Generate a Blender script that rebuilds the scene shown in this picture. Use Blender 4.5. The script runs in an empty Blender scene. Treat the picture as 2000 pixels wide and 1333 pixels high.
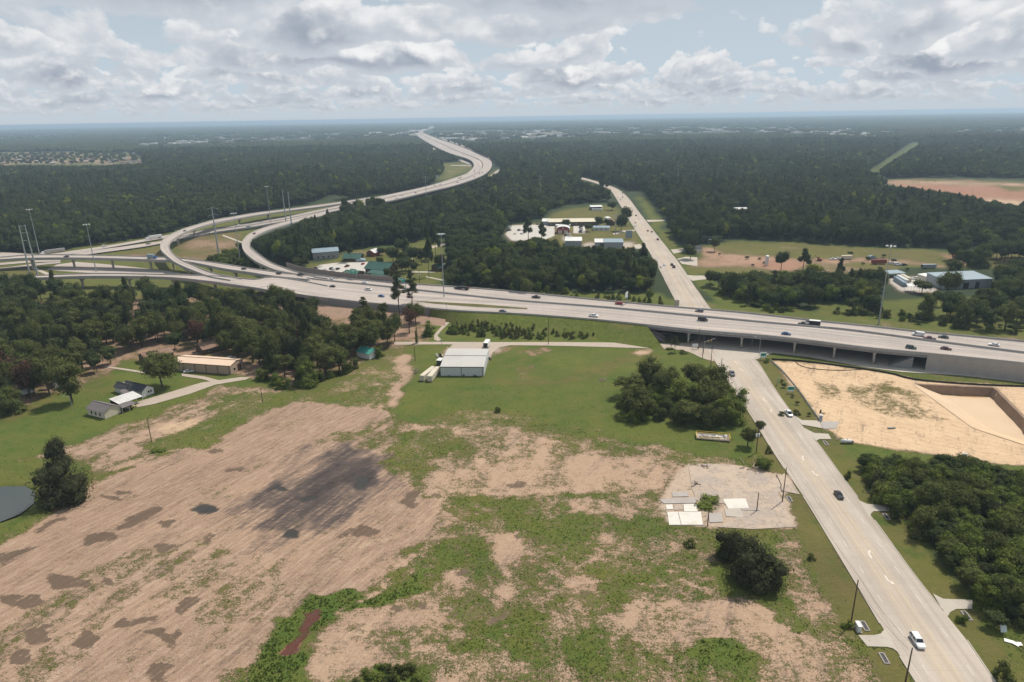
import bpy, bmesh, math, random
import numpy as np
from mathutils import Vector, Matrix

random.seed(11)
rng = np.random.default_rng(11)
sc = bpy.context.scene
COL = sc.collection

# ------------------------------------------------------------------ camera
CAM_H, FOC, ROLL, HOR = 120.0, 1333.0, math.radians(0.95), 228.5
PITCH = math.atan((666.5 - HOR) / FOC)
FWD = Vector((0, math.cos(PITCH), -math.sin(PITCH)))
R0 = Vector((1, 0, 0)); U0 = R0.cross(FWD)
RIGHT = math.cos(ROLL) * R0 - math.sin(ROLL) * U0
UP = math.sin(ROLL) * R0 + math.cos(ROLL) * U0
CAMP = Vector((0, 0, CAM_H))
cam = bpy.data.cameras.new('camera'); camo = bpy.data.objects.new('camera', cam); COL.objects.link(camo)
cam.sensor_width = 36.0; cam.lens = 36.0 * FOC / 2000.0
cam.clip_start = 0.5; cam.clip_end = 200000.0
m3 = Matrix((RIGHT, UP, -FWD)).transposed()
camo.matrix_world = Matrix.Translation(CAMP) @ m3.to_4x4()
sc.camera = camo

# ------------------------------------------------------------------ light
SUN_EL, SUN_AZ = math.radians(59), math.radians(42)      # azimuth counted from +X towards +Y
SUND = Vector((math.cos(SUN_EL) * math.cos(SUN_AZ), math.cos(SUN_EL) * math.sin(SUN_AZ), math.sin(SUN_EL)))
sl = bpy.data.lights.new('sun', 'SUN'); slo = bpy.data.objects.new('sun', sl); COL.objects.link(slo)
sl.energy = 4.5; sl.angle = math.radians(0.5); sl.color = (1.0, 0.92, 0.80)
slo.rotation_euler = SUND.to_track_quat('Z', 'Y').to_euler(); slo.location = (300, 300, 600)

world = bpy.data.worlds.new('World'); sc.world = world; world.use_nodes = True
def build_world():
    nt = world.node_tree; nt.nodes.clear(); N = nt.nodes.new; L = nt.links.new
    def math_(op, a, b=None, clamp=False):
        n = N('ShaderNodeMath'); n.operation = op; n.use_clamp = clamp
        for k, v in enumerate((a, b)):
            if v is None: continue
            if isinstance(v, (int, float)): n.inputs[k].default_value = v
            else: L(v, n.inputs[k])
        return n.outputs[0]
    def vm(op, a, b):
        n = N('ShaderNodeVectorMath'); n.operation = op
        for k, v in enumerate((a, b)):
            if isinstance(v, (tuple, list)): n.inputs[k].default_value = v
            elif isinstance(v, (int, float)): n.inputs['Scale'].default_value = v
            elif op == 'SCALE' and k == 1: L(v, n.inputs['Scale'])
            else: L(v, n.inputs[k])
        return n.outputs[0]
    def rng_(v, a, b, c=0.0, d=1.0, mode='SMOOTHSTEP'):
        n = N('ShaderNodeMapRange'); n.interpolation_type = mode; n.clamp = True if mode == 'LINEAR' else True
        L(v, n.inputs[0]) ; n.inputs[1].default_value = a; n.inputs[2].default_value = b
        n.inputs[3].default_value = c; n.inputs[4].default_value = d
        return n.outputs[0]
    def mixc(f, a, b):
        n = N('ShaderNodeMix'); n.data_type = 'RGBA'
        if isinstance(f, (int, float)): n.inputs[0].default_value = f
        else: L(f, n.inputs[0])
        for k, v in ((6, a), (7, b)):
            if isinstance(v, tuple): n.inputs[k].default_value = (*v, 1)
            else: L(v, n.inputs[k])
        return n.outputs[2]
    sky = N('ShaderNodeTexSky'); sky.sky_type = 'NISHITA'; sky.sun_disc = False
    sky.sun_elevation = SUN_EL; sky.sun_rotation = math.radians(90) - SUN_AZ
    sky.air_density = 1.0; sky.dust_density = 2.2; sky.ozone_density = 1.0; sky.altitude = 100
    skyv = vm('SCALE', sky.outputs[0], SKY_GAIN)
    tc = N('ShaderNodeTexCoord'); d = tc.outputs['Generated']
    sx = N('ShaderNodeSeparateXYZ'); L(d, sx.inputs[0]); dz = math_('MAXIMUM', sx.outputs[2], 0.004)
    # fair-weather cumulus: rows of cloud one behind the other, nearer rows higher and larger, flat grey bases and lit heaped tops
    el = math_('ARCSINE', sx.outputs[2])
    hx = vm('NORMALIZE', vm('MULTIPLY', d, (1, 1, 0)), (0, 0, 0))
    HZ = (0.56, 0.61, 0.665)
    veil = mixc(rng_(sx.outputs[2], 0.0, 0.30, 0.92, 0.55), skyv, (0.57, 0.675, 0.765))   # thin white haze, thickest low down
    acc = veil
    rows = []
    e = 0.011
    while e < 0.75: rows.append(e); e *= 1.45 if e < 0.17 else 2.0
    for i, e in enumerate(rows):
        s = 0.95 * e + 0.006; off = CLOUD_OFF[0] * 3.7 * i + CLOUD_OFF[1]
        wob = N('ShaderNodeTexNoise'); wob.inputs['Scale'].default_value = 0.35; wob.inputs['Detail'].default_value = 2.0
        q0 = vm('ADD', vm('SCALE', hx, 1 / s), (0, 0, off)); L(q0, wob.inputs['Vector'])
        b = math_('DIVIDE', math_('SUBTRACT', el, e), s); b = math_('ADD', b, math_('MULTIPLY', math_('SUBTRACT', wob.outputs[0], 0.5), 1.1))
        def nz(bb, dx):
            cb = N('ShaderNodeCombineXYZ'); L(bb, cb.inputs[2])
            v = vm('ADD', vm('SCALE', hx, 0.95 / s), cb.outputs[0]); v = vm('ADD', v, (dx, -dx, off * 1.7))
            n = N('ShaderNodeTexNoise'); n.inputs['Scale'].default_value = 1.0; n.inputs['Detail'].default_value = 6.0; n.inputs['Roughness'].default_value = 0.53; n.inputs['Distortion'].default_value = 0.0
            L(v, n.inputs['Vector']); return n.outputs[0]
        bs = math_('MULTIPLY', b, 1.45); n1 = nz(bs, 0.0); n2 = nz(math_('ADD', bs, 0.22), 0.10)
        cov = N('ShaderNodeTexNoise'); cov.inputs['Scale'].default_value = 0.42; cov.inputs['Detail'].default_value = 1.0; L(vm('ADD', q0, (5.2, 1.7, 3.3)), cov.inputs['Vector'])
        up_ = math_('POWER', math_('MAXIMUM', b, 0.0), 1.35); dn_ = math_('MAXIMUM', math_('MULTIPLY', b, -1.0), 0.0)
        D = math_('ADD', math_('MULTIPLY', n1, 1.25), math_('MULTIPLY', cov.outputs[0], 1.15))
        D = math_('SUBTRACT', math_('SUBTRACT', D, math_('MULTIPLY', up_, 0.34)), math_('MULTIPLY', dn_, 1.5))
        al = rng_(D, 1.025, 1.105)
        relief = math_('MULTIPLY', math_('SUBTRACT', n1, n2), 3.6)
        tt = math_('ADD', math_('ADD', math_('MULTIPLY', b, 1.0), relief), 0.16)
        thick = rng_(D, 1.08, 1.52)
        lit = mixc(rng_(tt, 0.0, 1.0), mixc(thick, (0.56, 0.605, 0.665), (0.33, 0.38, 0.46)), mixc(thick, (0.83, 0.84, 0.85), (0.91, 0.91, 0.91)))
        hz = min(0.75, max(0.0, 0.75 - 25.0 * (e - 0.011))) if e < 0.1 else 0.0
        acc = mixc(math_('MULTIPLY', al, 0.96), acc, mixc(hz * 0.92, lit, HZ))
    fade = rng_(sx.outputs[2], 0.0, 0.020, 0.75, 0.0)     # far clouds dissolve into the haze above the horizon
    out = mixc(fade, acc, HZ)
    bg = N('ShaderNodeBackground'); bg.inputs[1].default_value = 0.1
    outs = vm('SCALE', out, 10.0)
    L(outs, bg.inputs[0]); o = N('ShaderNodeOutputWorld'); L(bg.outputs[0], o.inputs[0])
HAZE = 1.0e-4
SKY_GAIN = 0.055; CLOUD_OFF = (3.1, 7.7)
build_world()
sc.view_settings.view_transform = 'Standard'; sc.view_settings.look = 'None'
sc.view_settings.exposure = 0.0; sc.view_settings.gamma = 1.0; sc.view_settings.use_curve_mapping = False
cy = sc.cycles
cy.max_bounces = 5; cy.diffuse_bounces = 2; cy.glossy_bounces = 2; cy.transmission_bounces = 3; cy.transparent_max_bounces = 6; cy.volume_bounces = 0
cy.use_denoising = True
cy.caustics_reflective = False; cy.caustics_refractive = False

# ------------------------------------------------------------------ geometry helpers
def P(x, y, z=0.0):
    """world point at height z that the photograph shows at pixel (x, y) of its 2000 x 1333"""
    x, y, z = float(x), float(y), float(z); d = (x - 1000) / FOC * RIGHT - (y - 666.5) / FOC * UP + FWD
    return CAMP + d * ((z - CAM_H) / d.z)
RA, UA, FA = (np.array(v) for v in (RIGHT, UP, FWD))
def proj(xyz):
    v = np.asarray(xyz, dtype=float) - np.array([0, 0, CAM_H]); zc = v @ FA
    zc = np.where(zc < 1, 1, zc)
    return 1000 + FOC * (v @ RA) / zc, 666.5 - FOC * (v @ UA) / zc
def inpoly(x, y, poly):
    r = np.zeros(x.shape, bool); n = len(poly)
    xs = [p[0] for p in poly]; ys = [p[1] for p in poly]
    sel = np.nonzero((x >= min(xs)) & (x <= max(xs)) & (y >= min(ys)) & (y <= max(ys)))
    if len(sel[0]) == 0: return r
    xx, yy = x[sel], y[sel]; c = np.zeros(xx.shape, bool)
    for i in range(n):
        x0, y0 = poly[i]; x1, y1 = poly[(i + 1) % n]
        if y0 == y1: continue
        c ^= ((y0 > yy) != (y1 > yy)) & (xx < (x1 - x0) * (yy - y0) / (y1 - y0) + x0)
    r[sel] = c
    return r
def V(*a): return Vector(a)
class MB:
    def __init__(s): s.v = []; s.f = []; s.m = []; s.uv = {}
    def add(s, vs, fs, m=0):
        o = len(s.v); s.v += [tuple(v) for v in vs]
        for f in fs: s.f.append(tuple(o + i for i in f)); s.m.append(m)
        return s
    def box(s, c, sz, rz=0.0, m=0, rx=0.0, ry=0.0):
        M = Matrix.Translation(c) @ Matrix.Rotation(rz, 4, 'Z') @ Matrix.Rotation(ry, 4, 'Y') @ Matrix.Rotation(rx, 4, 'X')
        hx, hy, hz = sz[0] / 2, sz[1] / 2, sz[2] / 2
        vs = [M @ V(x, y, z) for x in (-hx, hx) for y in (-hy, hy) for z in (-hz, hz)]
        return s.add(vs, [(0, 1, 3, 2), (4, 6, 7, 5), (0, 4, 5, 1), (2, 3, 7, 6), (0, 2, 6, 4), (1, 5, 7, 3)], m)
    def tube(s, a, b, r0, r1=None, n=8, m=0, cap=True):
        a, b = Vector(a), Vector(b); r1 = r0 if r1 is None else r1
        q = (b - a).to_track_quat('Z', 'Y'); vs = []
        for c, r in ((a, r0), (b, r1)):
            for k in range(n):
                t = 2 * math.pi * k / n; vs.append(c + q @ V(math.cos(t) * r, math.sin(t) * r, 0))
        fs = [(k, (k + 1) % n, n + (k + 1) % n, n + k) for k in range(n)]
        if cap: fs += [tuple(range(n))[::-1], tuple(range(n, 2 * n))]
        return s.add(vs, fs, m)
    def prism(s, pts, z0, z1, m=0, mt=None):
        n = len(pts); vs = [(p[0], p[1], z0) for p in pts] + [(p[0], p[1], z1) for p in pts]
        s.add(vs, [(k, (k + 1) % n, n + (k + 1) % n, n + k) for k in range(n)] + [tuple(range(n))[::-1]], m)
        return s.add([(p[0], p[1], z1) for p in pts], [tuple(range(n))], m if mt is None else mt)
    def loft(s, secs, m=0):
        """rings of equal length, closed at both ends"""
        n = len(secs[0]); vs = [v for r in secs for v in r]; fs = []
        for i in range(len(secs) - 1):
            for k in range(n):
                a, b = i * n + k, i * n + (k + 1) % n; fs.append((a, b, b + n, a + n))
        fs += [tuple(range(n))[::-1], tuple(range(len(vs) - n, len(vs)))]
        return s.add(vs, fs, m)
    def mesh(s, name, mats, smooth=False):
        me = bpy.data.meshes.new(name); me.from_pydata(s.v, [], s.f)
        for mm in (mats if isinstance(mats, (list, tuple)) else [mats]): me.materials.append(mm)
        if any(s.m): me.polygons.foreach_set('material_index', s.m)
        bm = bmesh.new(); bm.from_mesh(me); bmesh.ops.recalc_face_normals(bm, faces=bm.faces); bm.to_mesh(me); bm.free()
        if smooth: me.polygons.foreach_set('use_smooth', [True] * len(me.polygons))
        me.update(); return me
    def obj(s, name, mats, parent=None, smooth=False):
        return link(name, s.mesh(name, mats, smooth), parent)
def link(name, data, parent=None):
    o = bpy.data.objects.new(name, data); COL.objects.link(o)
    if parent is not None: o.parent = parent
    return o
def tag(o, label=None, cat=None, group=None, kind=None):
    if label: o['label'] = label
    if cat: o['category'] = cat
    if group: o['group'] = group
    if kind: o['kind'] = kind
    return o
def thing(name, label, cat, loc=(0, 0, 0), rz=0.0, group=None):
    o = link(name, None); o.location = loc; o.rotation_euler = (0, 0, rz); o.empty_display_size = 0.5
    return tag(o, label, cat, group)
def dup(root, loc, rz, label=None, group=None, scale=None):
    r = root.copy(); COL.objects.link(r); r.location = loc; r.rotation_euler = (0, 0, rz)
    if scale: r.scale = scale
    if label: r['label'] = label
    if group: r['group'] = group
    for ch in list(root.children):
        c = ch.copy(); COL.objects.link(c); c.parent = r
        for g in list(ch.children):
            d = g.copy(); COL.objects.link(d); d.parent = c
    return r

# ------------------------------------------------------------------ materials
def rgb(r, g, b):   # sRGB 0-255 to linear
    f = lambda c: (c / 12.92) if c <= 0.04045 else ((c + 0.055) / 1.055) ** 2.4
    return (f(r / 255), f(g / 255), f(b / 255))
class NT:
    def __init__(s, mat):
        s.m = mat; mat.use_nodes = True; s.nt = mat.node_tree; s.nt.nodes.clear()
    def n(s, t, **k):
        x = s.nt.nodes.new('ShaderNode' + t)
        for a, b in k.items(): setattr(x, a, b)
        return x
    def l(s, a, b): s.nt.links.new(a, b)
    def put(s, sock, v):
        if isinstance(v, (int, float)): sock.default_value = v
        elif isinstance(v, tuple): sock.default_value = (*v, 1) if len(v) == 3 and len(sock.default_value) == 4 else v
        else: s.l(v, sock)
    def math(s, op, a, b=0.0, c=None, clamp=False):
        x = s.n('Math', operation=op, use_clamp=clamp); s.put(x.inputs[0], a); s.put(x.inputs[1], b)
        if c is not None: s.put(x.inputs[2], c)
        return x.outputs[0]
    def noise(s, vec, scale, detail=4.0, rough=0.55):
        x = s.n('TexNoise'); s.l(vec, x.inputs['Vector']); x.inputs['Scale'].default_value = scale
        x.inputs['Detail'].default_value = detail; x.inputs['Roughness'].default_value = rough
        return x.outputs[0]
    def rng(s, v, a, b, c=0.0, d=1.0, mode='LINEAR'):
        x = s.n('MapRange', interpolation_type=mode); s.put(x.inputs[0], v)
        for i, q in enumerate((a, b, c, d)): s.put(x.inputs[i + 1], q)
        return x.outputs[0]
    def mix(s, f, a, b, blend='MIX'):
        x = s.n('Mix', data_type='RGBA', blend_type=blend); s.put(x.inputs[0], f); s.put(x.inputs[6], a); s.put(x.inputs[7], b)
        return x.outputs[2]
    def vec(s, op, a, b):
        x = s.n('VectorMath', operation=op); s.put(x.inputs[0], a); s.put(x.inputs[1], b); return x.outputs[0]
    def attr(s, name):
        return s.n('Attribute', attribute_name=name)
    def out(s, col, rough=0.85, bump=None, bstr=0.3, bdist=0.1, metal=0.0, spec=0.3):
        b = s.n('BsdfPrincipled'); s.put(b.inputs['Base Color'], col); s.put(b.inputs['Roughness'], rough)
        b.inputs['Metallic'].default_value = metal; b.inputs['Specular IOR Level'].default_value = spec
        if bump is not None:
            x = s.n('Bump'); s.put(x.inputs['Height'], bump); x.inputs['Strength'].default_value = bstr; x.inputs['Distance'].default_value = bdist
            s.l(x.outputs[0], b.inputs['Normal'])
        o = s.n('OutputMaterial'); s.l(b.outputs[0], o.inputs[0]); return b
def mat(name, col, rough=0.7, var=0.12, scale=1.2, metal=0.0, spec=0.4, dirt=None, ribs=0.0):
    m = bpy.data.materials.new(name); t = NT(m)
    g = t.n('TexCoord').outputs['Object']
    n1 = t.noise(g, scale, 5.0); n2 = t.noise(g, scale * 0.23, 3.0)
    f = t.rng(t.math('ADD', t.math('MULTIPLY', n1, 0.6), t.math('MULTIPLY', n2, 0.6)), 0.35, 0.85)
    c = t.mix(f, tuple(x * (1 - var) for x in col), tuple(min(1, x * (1 + var)) for x in col))
    if dirt: c = t.mix(t.rng(n2, 0.5, 0.75, 0, 0.6), c, dirt)
    t.out(c, rough, n1, 0.1, 0.03, metal, spec); return m
M = {}
M['white_metal'] = mat('white_metal', (0.66, 0.66, 0.65), 0.45, 0.06, 0.4, dirt=(0.48, 0.46, 0.42))
M['grey_roof'] = mat('grey_metal_roof', (0.46, 0.45, 0.43), 0.5, 0.06, 0.3, dirt=(0.38, 0.36, 0.34))
M['pale_wall'] = mat('pale_wall', (0.50, 0.52, 0.52), 0.6, 0.06, 0.4)
M['dark_trim'] = mat('dark_trim', (0.05, 0.055, 0.06), 0.6)
M['tan_roof'] = mat('tan_roof', (0.66, 0.50, 0.38), 0.6, 0.05, 0.3)
M['tan_wall'] = mat('tan_wall', (0.38, 0.29, 0.22), 0.7, 0.06, 0.4)
M['brown_trim'] = mat('brown_trim', (0.07, 0.04, 0.03), 0.7)
M['shingle'] = mat('grey_shingle', (0.14, 0.125, 0.125), 0.9, 0.15, 2.0)
M['dark_shingle'] = mat('dark_shingle', (0.045, 0.048, 0.055), 0.9, 0.2, 2.0)
M['brown_shingle'] = mat('brown_shingle', (0.22, 0.14, 0.10), 0.9, 0.2, 1.5)
M['cream_wall'] = mat('cream_wall', (0.55, 0.50, 0.40), 0.8, 0.08, 0.8)
M['white_wall'] = mat('white_wall', (0.60, 0.60, 0.58), 0.8, 0.08, 0.8)
M['galv'] = mat('galvanised_sheet', (0.56, 0.55, 0.54), 0.45, 0.12, 0.6, dirt=(0.35, 0.30, 0.28))
M['teal_roof'] = mat('teal_roof', (0.06, 0.27, 0.23), 0.5, 0.1, 0.5)
M['green_roof'] = mat('green_roof', (0.026, 0.082, 0.062), 0.55, 0.12, 0.5)
M['log_wall'] = mat('log_wall', (0.10, 0.065, 0.045), 0.9, 0.2, 1.0)
M['red_wall'] = mat('red_wall', (0.25, 0.025, 0.025), 0.7, 0.1, 0.6)
M['red_brown'] = mat('red_brown_paint', (0.20, 0.05, 0.035), 0.8, 0.15, 0.6)
M['blue_grey'] = mat('blue_grey_metal', (0.22, 0.29, 0.34), 0.5, 0.1, 0.5)
M['grey_blue_wall'] = mat('grey_blue_wall', (0.27, 0.30, 0.32), 0.6, 0.06, 0.5)
M['concrete'] = mat('concrete', (0.42, 0.375, 0.32), 0.85, 0.12, 0.5, dirt=(0.28, 0.26, 0.24))
M['concrete_white'] = mat('bleached_concrete', (0.60, 0.57, 0.52), 0.85, 0.08, 0.9, dirt=(0.42, 0.38, 0.32))
M['concrete_grey'] = mat('weathered_concrete', (0.36, 0.33, 0.31), 0.9, 0.15, 0.9, dirt=(0.24, 0.21, 0.18))
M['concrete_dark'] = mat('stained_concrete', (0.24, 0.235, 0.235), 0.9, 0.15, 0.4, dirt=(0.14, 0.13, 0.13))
M['barrier'] = mat('barrier_concrete', (0.36, 0.34, 0.32), 0.9, 0.12, 0.8, dirt=(0.2, 0.19, 0.18))
M['noise_wall'] = mat('noise_wall', (0.22, 0.18, 0.155), 0.9, 0.18, 0.8)
M['steel'] = mat('galvanised_steel', (0.33, 0.35, 0.36), 0.5, 0.08, 0.5, metal=0.3)
M['dark_steel'] = mat('dark_steel', (0.10, 0.105, 0.11), 0.6)
M['pole_wood'] = mat('pole_wood', (0.085, 0.06, 0.042), 0.95, 0.25, 2.0)
M['dead_wood'] = mat('dead_wood', (0.30, 0.24, 0.18), 0.95, 0.25, 2.0)
M['bark'] = mat('bark', (0.085, 0.065, 0.05), 0.95, 0.25, 3.0)
M['lamp'] = mat('lamp_housing', (0.62, 0.66, 0.66), 0.4)
M['sign_green'] = mat('sign_green', (0.0, 0.30, 0.20), 0.5, 0.05)
M['sign_white'] = mat('sign_white', (0.75, 0.76, 0.75), 0.5, 0.04)
M['yellow'] = mat('yellow_paint', (0.62, 0.42, 0.06), 0.5, 0.1, 1.5)
M['glass'] = mat('dark_glass', (0.012, 0.016, 0.02), 0.08, 0.05, 1.0, spec=0.8)
M['tyre'] = mat('tyre_rubber', (0.018, 0.018, 0.019), 0.85)
M['head'] = mat('headlight_glass', (0.75, 0.76, 0.78), 0.2)
M['tail'] = mat('taillight_red', (0.35, 0.01, 0.01), 0.3)
M['black'] = mat('black_plastic', (0.016, 0.016, 0.018), 0.6)
M['blue'] = mat('blue_plastic', (0.03, 0.10, 0.28), 0.6)
M['red_earth_metal'] = mat('red_machine_paint', (0.32, 0.06, 0.03), 0.6)
M['paint_white'] = mat('road_paint_white', (0.62, 0.565, 0.50), 0.8, 0.15, 2.0)
M['paint_yellow'] = mat('road_paint_yellow', (0.56, 0.46, 0.31), 0.8, 0.15, 2.0)
M['sand_fence'] = mat('silt_fence_fabric', (0.03, 0.028, 0.025), 0.9)
M['grey_junk'] = mat('grey_mixed_junk', (0.33, 0.31, 0.31), 0.8, 0.3, 1.6)
CARC = {'white': (0.72, 0.73, 0.74), 'black': (0.012, 0.012, 0.014), 'dark': (0.03, 0.035, 0.04), 'grey': (0.14, 0.15, 0.16), 'silver': (0.42, 0.43, 0.44),
        'blue': (0.02, 0.09, 0.24), 'darkblue': (0.015, 0.03, 0.08), 'red': (0.32, 0.015, 0.02), 'maroon': (0.09, 0.012, 0.018), 'green': (0.015, 0.05, 0.035)}
for k, c in CARC.items(): M['car_' + k] = mat('car_paint_' + k, c, 0.22, 0.03, 1.0, spec=0.6)

def mat_road(name, col, lane=3.7, joint=4.6, tint=None, mid=None, grey=0.0):
    """cast concrete: joints, tyre-darkened wheel paths, blotches; UV in metres (u across, v along)"""
    m = bpy.data.materials.new(name); t = NT(m)
    uv = t.n('UVMap', uv_map='UVMap').outputs[0]; sp = t.n('SeparateXYZ'); t.l(uv, sp.inputs[0]); u, v = sp.outputs[0], sp.outputs[1]
    ob = t.n('TexCoord').outputs['Object']
    st = t.vec('MULTIPLY', uv, (1.0, 0.03, 0.0))
    n1 = t.noise(st, 0.55, 4.0); n2 = t.noise(ob, 0.045, 4.0); n3 = t.noise(ob, 1.4, 5.0)
    n4 = t.noise(t.vec('MULTIPLY', uv, (1.0, 0.10, 0.0)), 1.7, 4.0)
    c = t.mix(t.rng(n2, 0.35, 0.65), tuple(x * 0.90 for x in col), tuple(x * 1.08 for x in col))
    c = t.mix(t.rng(n1, 0.42, 0.62, 0.0, 0.55), c, tuple(x * 0.80 for x in (tint or col)))
    c = t.mix(t.rng(n4, 0.56, 0.72, 0.0, 0.35), c, tuple(x * 0.72 for x in col))
    c = t.mix(t.math('MULTIPLY', t.rng(n3, 0.5, 0.8), 0.25), c, tuple(min(1, x * 1.2) for x in col))
    if mid: c = t.mix(t.math('MULTIPLY', t.rng(t.math('ABSOLUTE', t.math('SUBTRACT', u, mid)), 1.0, 4.2, 0.5, 0.0, 'SMOOTHSTEP'), t.rng(n2, 0.3, 0.6, 0.5, 1.0)), c, t.mix(n4, (0.49, 0.39, 0.28), (0.45, 0.37, 0.28)))
    if grey: n6 = t.noise(t.vec('MULTIPLY', uv, (0.30, 0.0022, 0.0)), 1.0, 3.0); c = t.mix(t.rng(n6, 0.50, 0.62, 0.0, grey), c, (0.26, 0.245, 0.24)); c = t.mix(t.rng(n6, 0.46, 0.36, 0.0, 0.5), c, (0.56, 0.475, 0.41))
    # slab by slab differences
    sl = t.n('TexWhiteNoise', noise_dimensions='2D'); cb = t.n('CombineXYZ')
    t.l(t.math('FLOOR', t.math('DIVIDE', u, lane)), cb.inputs[0]); t.l(t.math('FLOOR', t.math('DIVIDE', v, joint * 4)), cb.inputs[1]); t.l(cb.outputs[0], sl.inputs['Vector'])
    c = t.mix(1.0, c, t.mix(sl.outputs[0], (0.93, 0.925, 0.92), (1.0, 1.0, 1.0)), 'MULTIPLY')
    ju = t.math('LESS_THAN', t.math('ABSOLUTE', t.math('SUBTRACT', t.math('FRACT', t.math('DIVIDE', u, lane)), 0.5)), 0.018)
    jv = t.math('LESS_THAN', t.math('ABSOLUTE', t.math('SUBTRACT', t.math('FRACT', t.math('DIVIDE', v, joint)), 0.5)), 0.012)
    c = t.mix(t.math('MULTIPLY', t.math('MAXIMUM', ju, jv), 0.28), c, tuple(x * 0.45 for x in col))
    t.out(c, 0.85, n3, 0.12, 0.02); return m
M['road'] = mat_road('road_concrete', (0.435, 0.380, 0.330), tint=(0.40, 0.335, 0.275), mid=8.3)
M['highway'] = mat_road('highway_concrete', (0.425, 0.366, 0.328), 3.6, 4.5, tint=(0.36, 0.325, 0.31), grey=0.75)
M['gravel_road'] = mat('gravel_road', (0.39, 0.325, 0.27), 0.95, 0.16, 0.7, dirt=(0.30, 0.25, 0.20))
M['lot'] = mat('parking_concrete', (0.47, 0.44, 0.40), 0.9, 0.14, 0.25, dirt=(0.36, 0.33, 0.3))
def mat_cracked():
    m = bpy.data.materials.new('old_cracked_pavement'); t = NT(m); p = t.n('NewGeometry').outputs['Position']
    n1 = t.noise(p, 0.10, 5.0, 0.65); n2 = t.noise(p, 0.7, 6.0, 0.7); n3 = t.noise(p, 3.0, 4.0, 0.7)
    c = t.mix(t.rng(n1, 0.38, 0.60), (0.33, 0.285, 0.255), (0.43, 0.345, 0.275)); c = t.mix(t.rng(n2, 0.48, 0.68, 0, 0.75), c, (0.50, 0.385, 0.28)); c = t.mix(t.rng(n2, 0.44, 0.28, 0, 0.7), c, (0.21, 0.175, 0.155)); c = t.mix(t.rng(n3, 0.5, 0.75, 0, 0.4), c, (0.20, 0.16, 0.13))
    c = t.mix(t.rng(n1, 0.50, 0.515, 0.45, 0.0), c, t.mix(t.rng(n1, 0.485, 0.5), c, (0.16, 0.13, 0.09)))
    t.out(c, 0.95, n3, 0.3, 0.05); return m
M['cracked_lot'] = mat_cracked()

def mat_leaf(name, dark, light, var=0.5, trans=0.30):
    m = bpy.data.materials.new(name); t = NT(m)
    r = t.n('ObjectInfo').outputs['Random']; tone = t.attr('tone').outputs['Fac']
    loc = t.n('ObjectInfo').outputs['Location']; stand = t.rng(t.noise(t.vec('MULTIPLY', loc, (1, 1, 0)), 0.0035, 4.0, 0.6), 0.33, 0.67)   # stands of one colour
    r = t.math('ADD', t.math('MULTIPLY', r, 0.6), t.math('MULTIPLY', stand, 0.4)); f = t.math('ADD', t.math('MULTIPLY', r, var), t.math('MULTIPLY', tone, 1 - var))
    hue = t.math('FRACT', t.math('MULTIPLY', r, 7.31))
    c = t.mix(f, dark, light)
    c = t.mix(t.math('MULTIPLY', hue, 0.30), c, (light[0] * 1.05, light[1] * 0.86, light[2] * 0.95))
    d = t.n('BsdfDiffuse'); t.l(c, d.inputs[0]); tr = t.n('BsdfTranslucent'); t.l(c, tr.inputs[0])
    x = t.n('MixShader'); x.inputs[0].default_value = trans; t.l(d.outputs[0], x.inputs[1]); t.l(tr.outputs[0], x.inputs[2])
    o = t.n('OutputMaterial'); t.l(x.outputs[0], o.inputs[0]); return m
M['leaf'] = mat_leaf('broad_leaves', (0.034, 0.050, 0.017), (0.158, 0.184, 0.060))
M['leaf_shaded'] = mat_leaf('cloud_shaded_leaves', (0.024, 0.038, 0.017), (0.096, 0.120, 0.046), trans=0.2)  # canopy of the farther woods, cloud shadow darkened into the leaf colour
M['leaf_dark'] = mat_leaf('evergreen_oak_leaves', (0.026, 0.034, 0.019), (0.084, 0.096, 0.046))
M['leaf_bright'] = mat_leaf('fresh_green_leaves', (0.056, 0.094, 0.021), (0.185, 0.230, 0.056))
M['leaf_yellow'] = mat_leaf('yellow_green_leaves', (0.11, 0.15, 0.025), (0.24, 0.27, 0.05))
M['leaf_pine'] = mat_leaf('pine_needles', (0.030, 0.045, 0.020), (0.112, 0.130, 0.054))
M['leaf_red'] = mat_leaf('rust_red_leaves', (0.07, 0.04, 0.03), (0.14, 0.08, 0.055))
M['weed'] = mat_leaf('weed_leaves', (0.075, 0.125, 0.024), (0.16, 0.21, 0.055), trans=0.35)
M['weed_dry'] = mat_leaf('dry_grass_blades', (0.14, 0.13, 0.05), (0.28, 0.22, 0.11))

def mat_grass(name, a, b, dry, amount=0.4):
    m = bpy.data.materials.new(name); t = NT(m); g = t.n('NewGeometry').outputs['Position']
    n1 = t.noise(g, 0.06, 4.0); n2 = t.noise(g, 0.5, 5.0); n3 = t.noise(g, 2.2, 4.0)
    c = t.mix(t.rng(n2, 0.3, 0.7), a, b); c = t.mix(t.rng(n1, 0.45, 0.7, 0, amount), c, dry)
    c = t.mix(t.rng(n3, 0.35, 0.7, 0.35, 0.0), c, tuple(x * 0.5 for x in a))
    t.out(c, 0.95, n3, 0.5, 0.25, spec=0.1); return m
M['verge'] = mat_grass('verge_grass', (0.085, 0.115, 0.022), (0.15, 0.175, 0.042), (0.22, 0.18, 0.075), 0.6)
M['loop_grass'] = mat_grass('dry_loop_grass', (0.15, 0.125, 0.05), (0.24, 0.18, 0.085), (0.26, 0.17, 0.10), 0.7)
M['olive'] = mat_grass('olive_grass', (0.085, 0.085, 0.032), (0.14, 0.13, 0.055), (0.20, 0.155, 0.08), 0.6)
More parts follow.
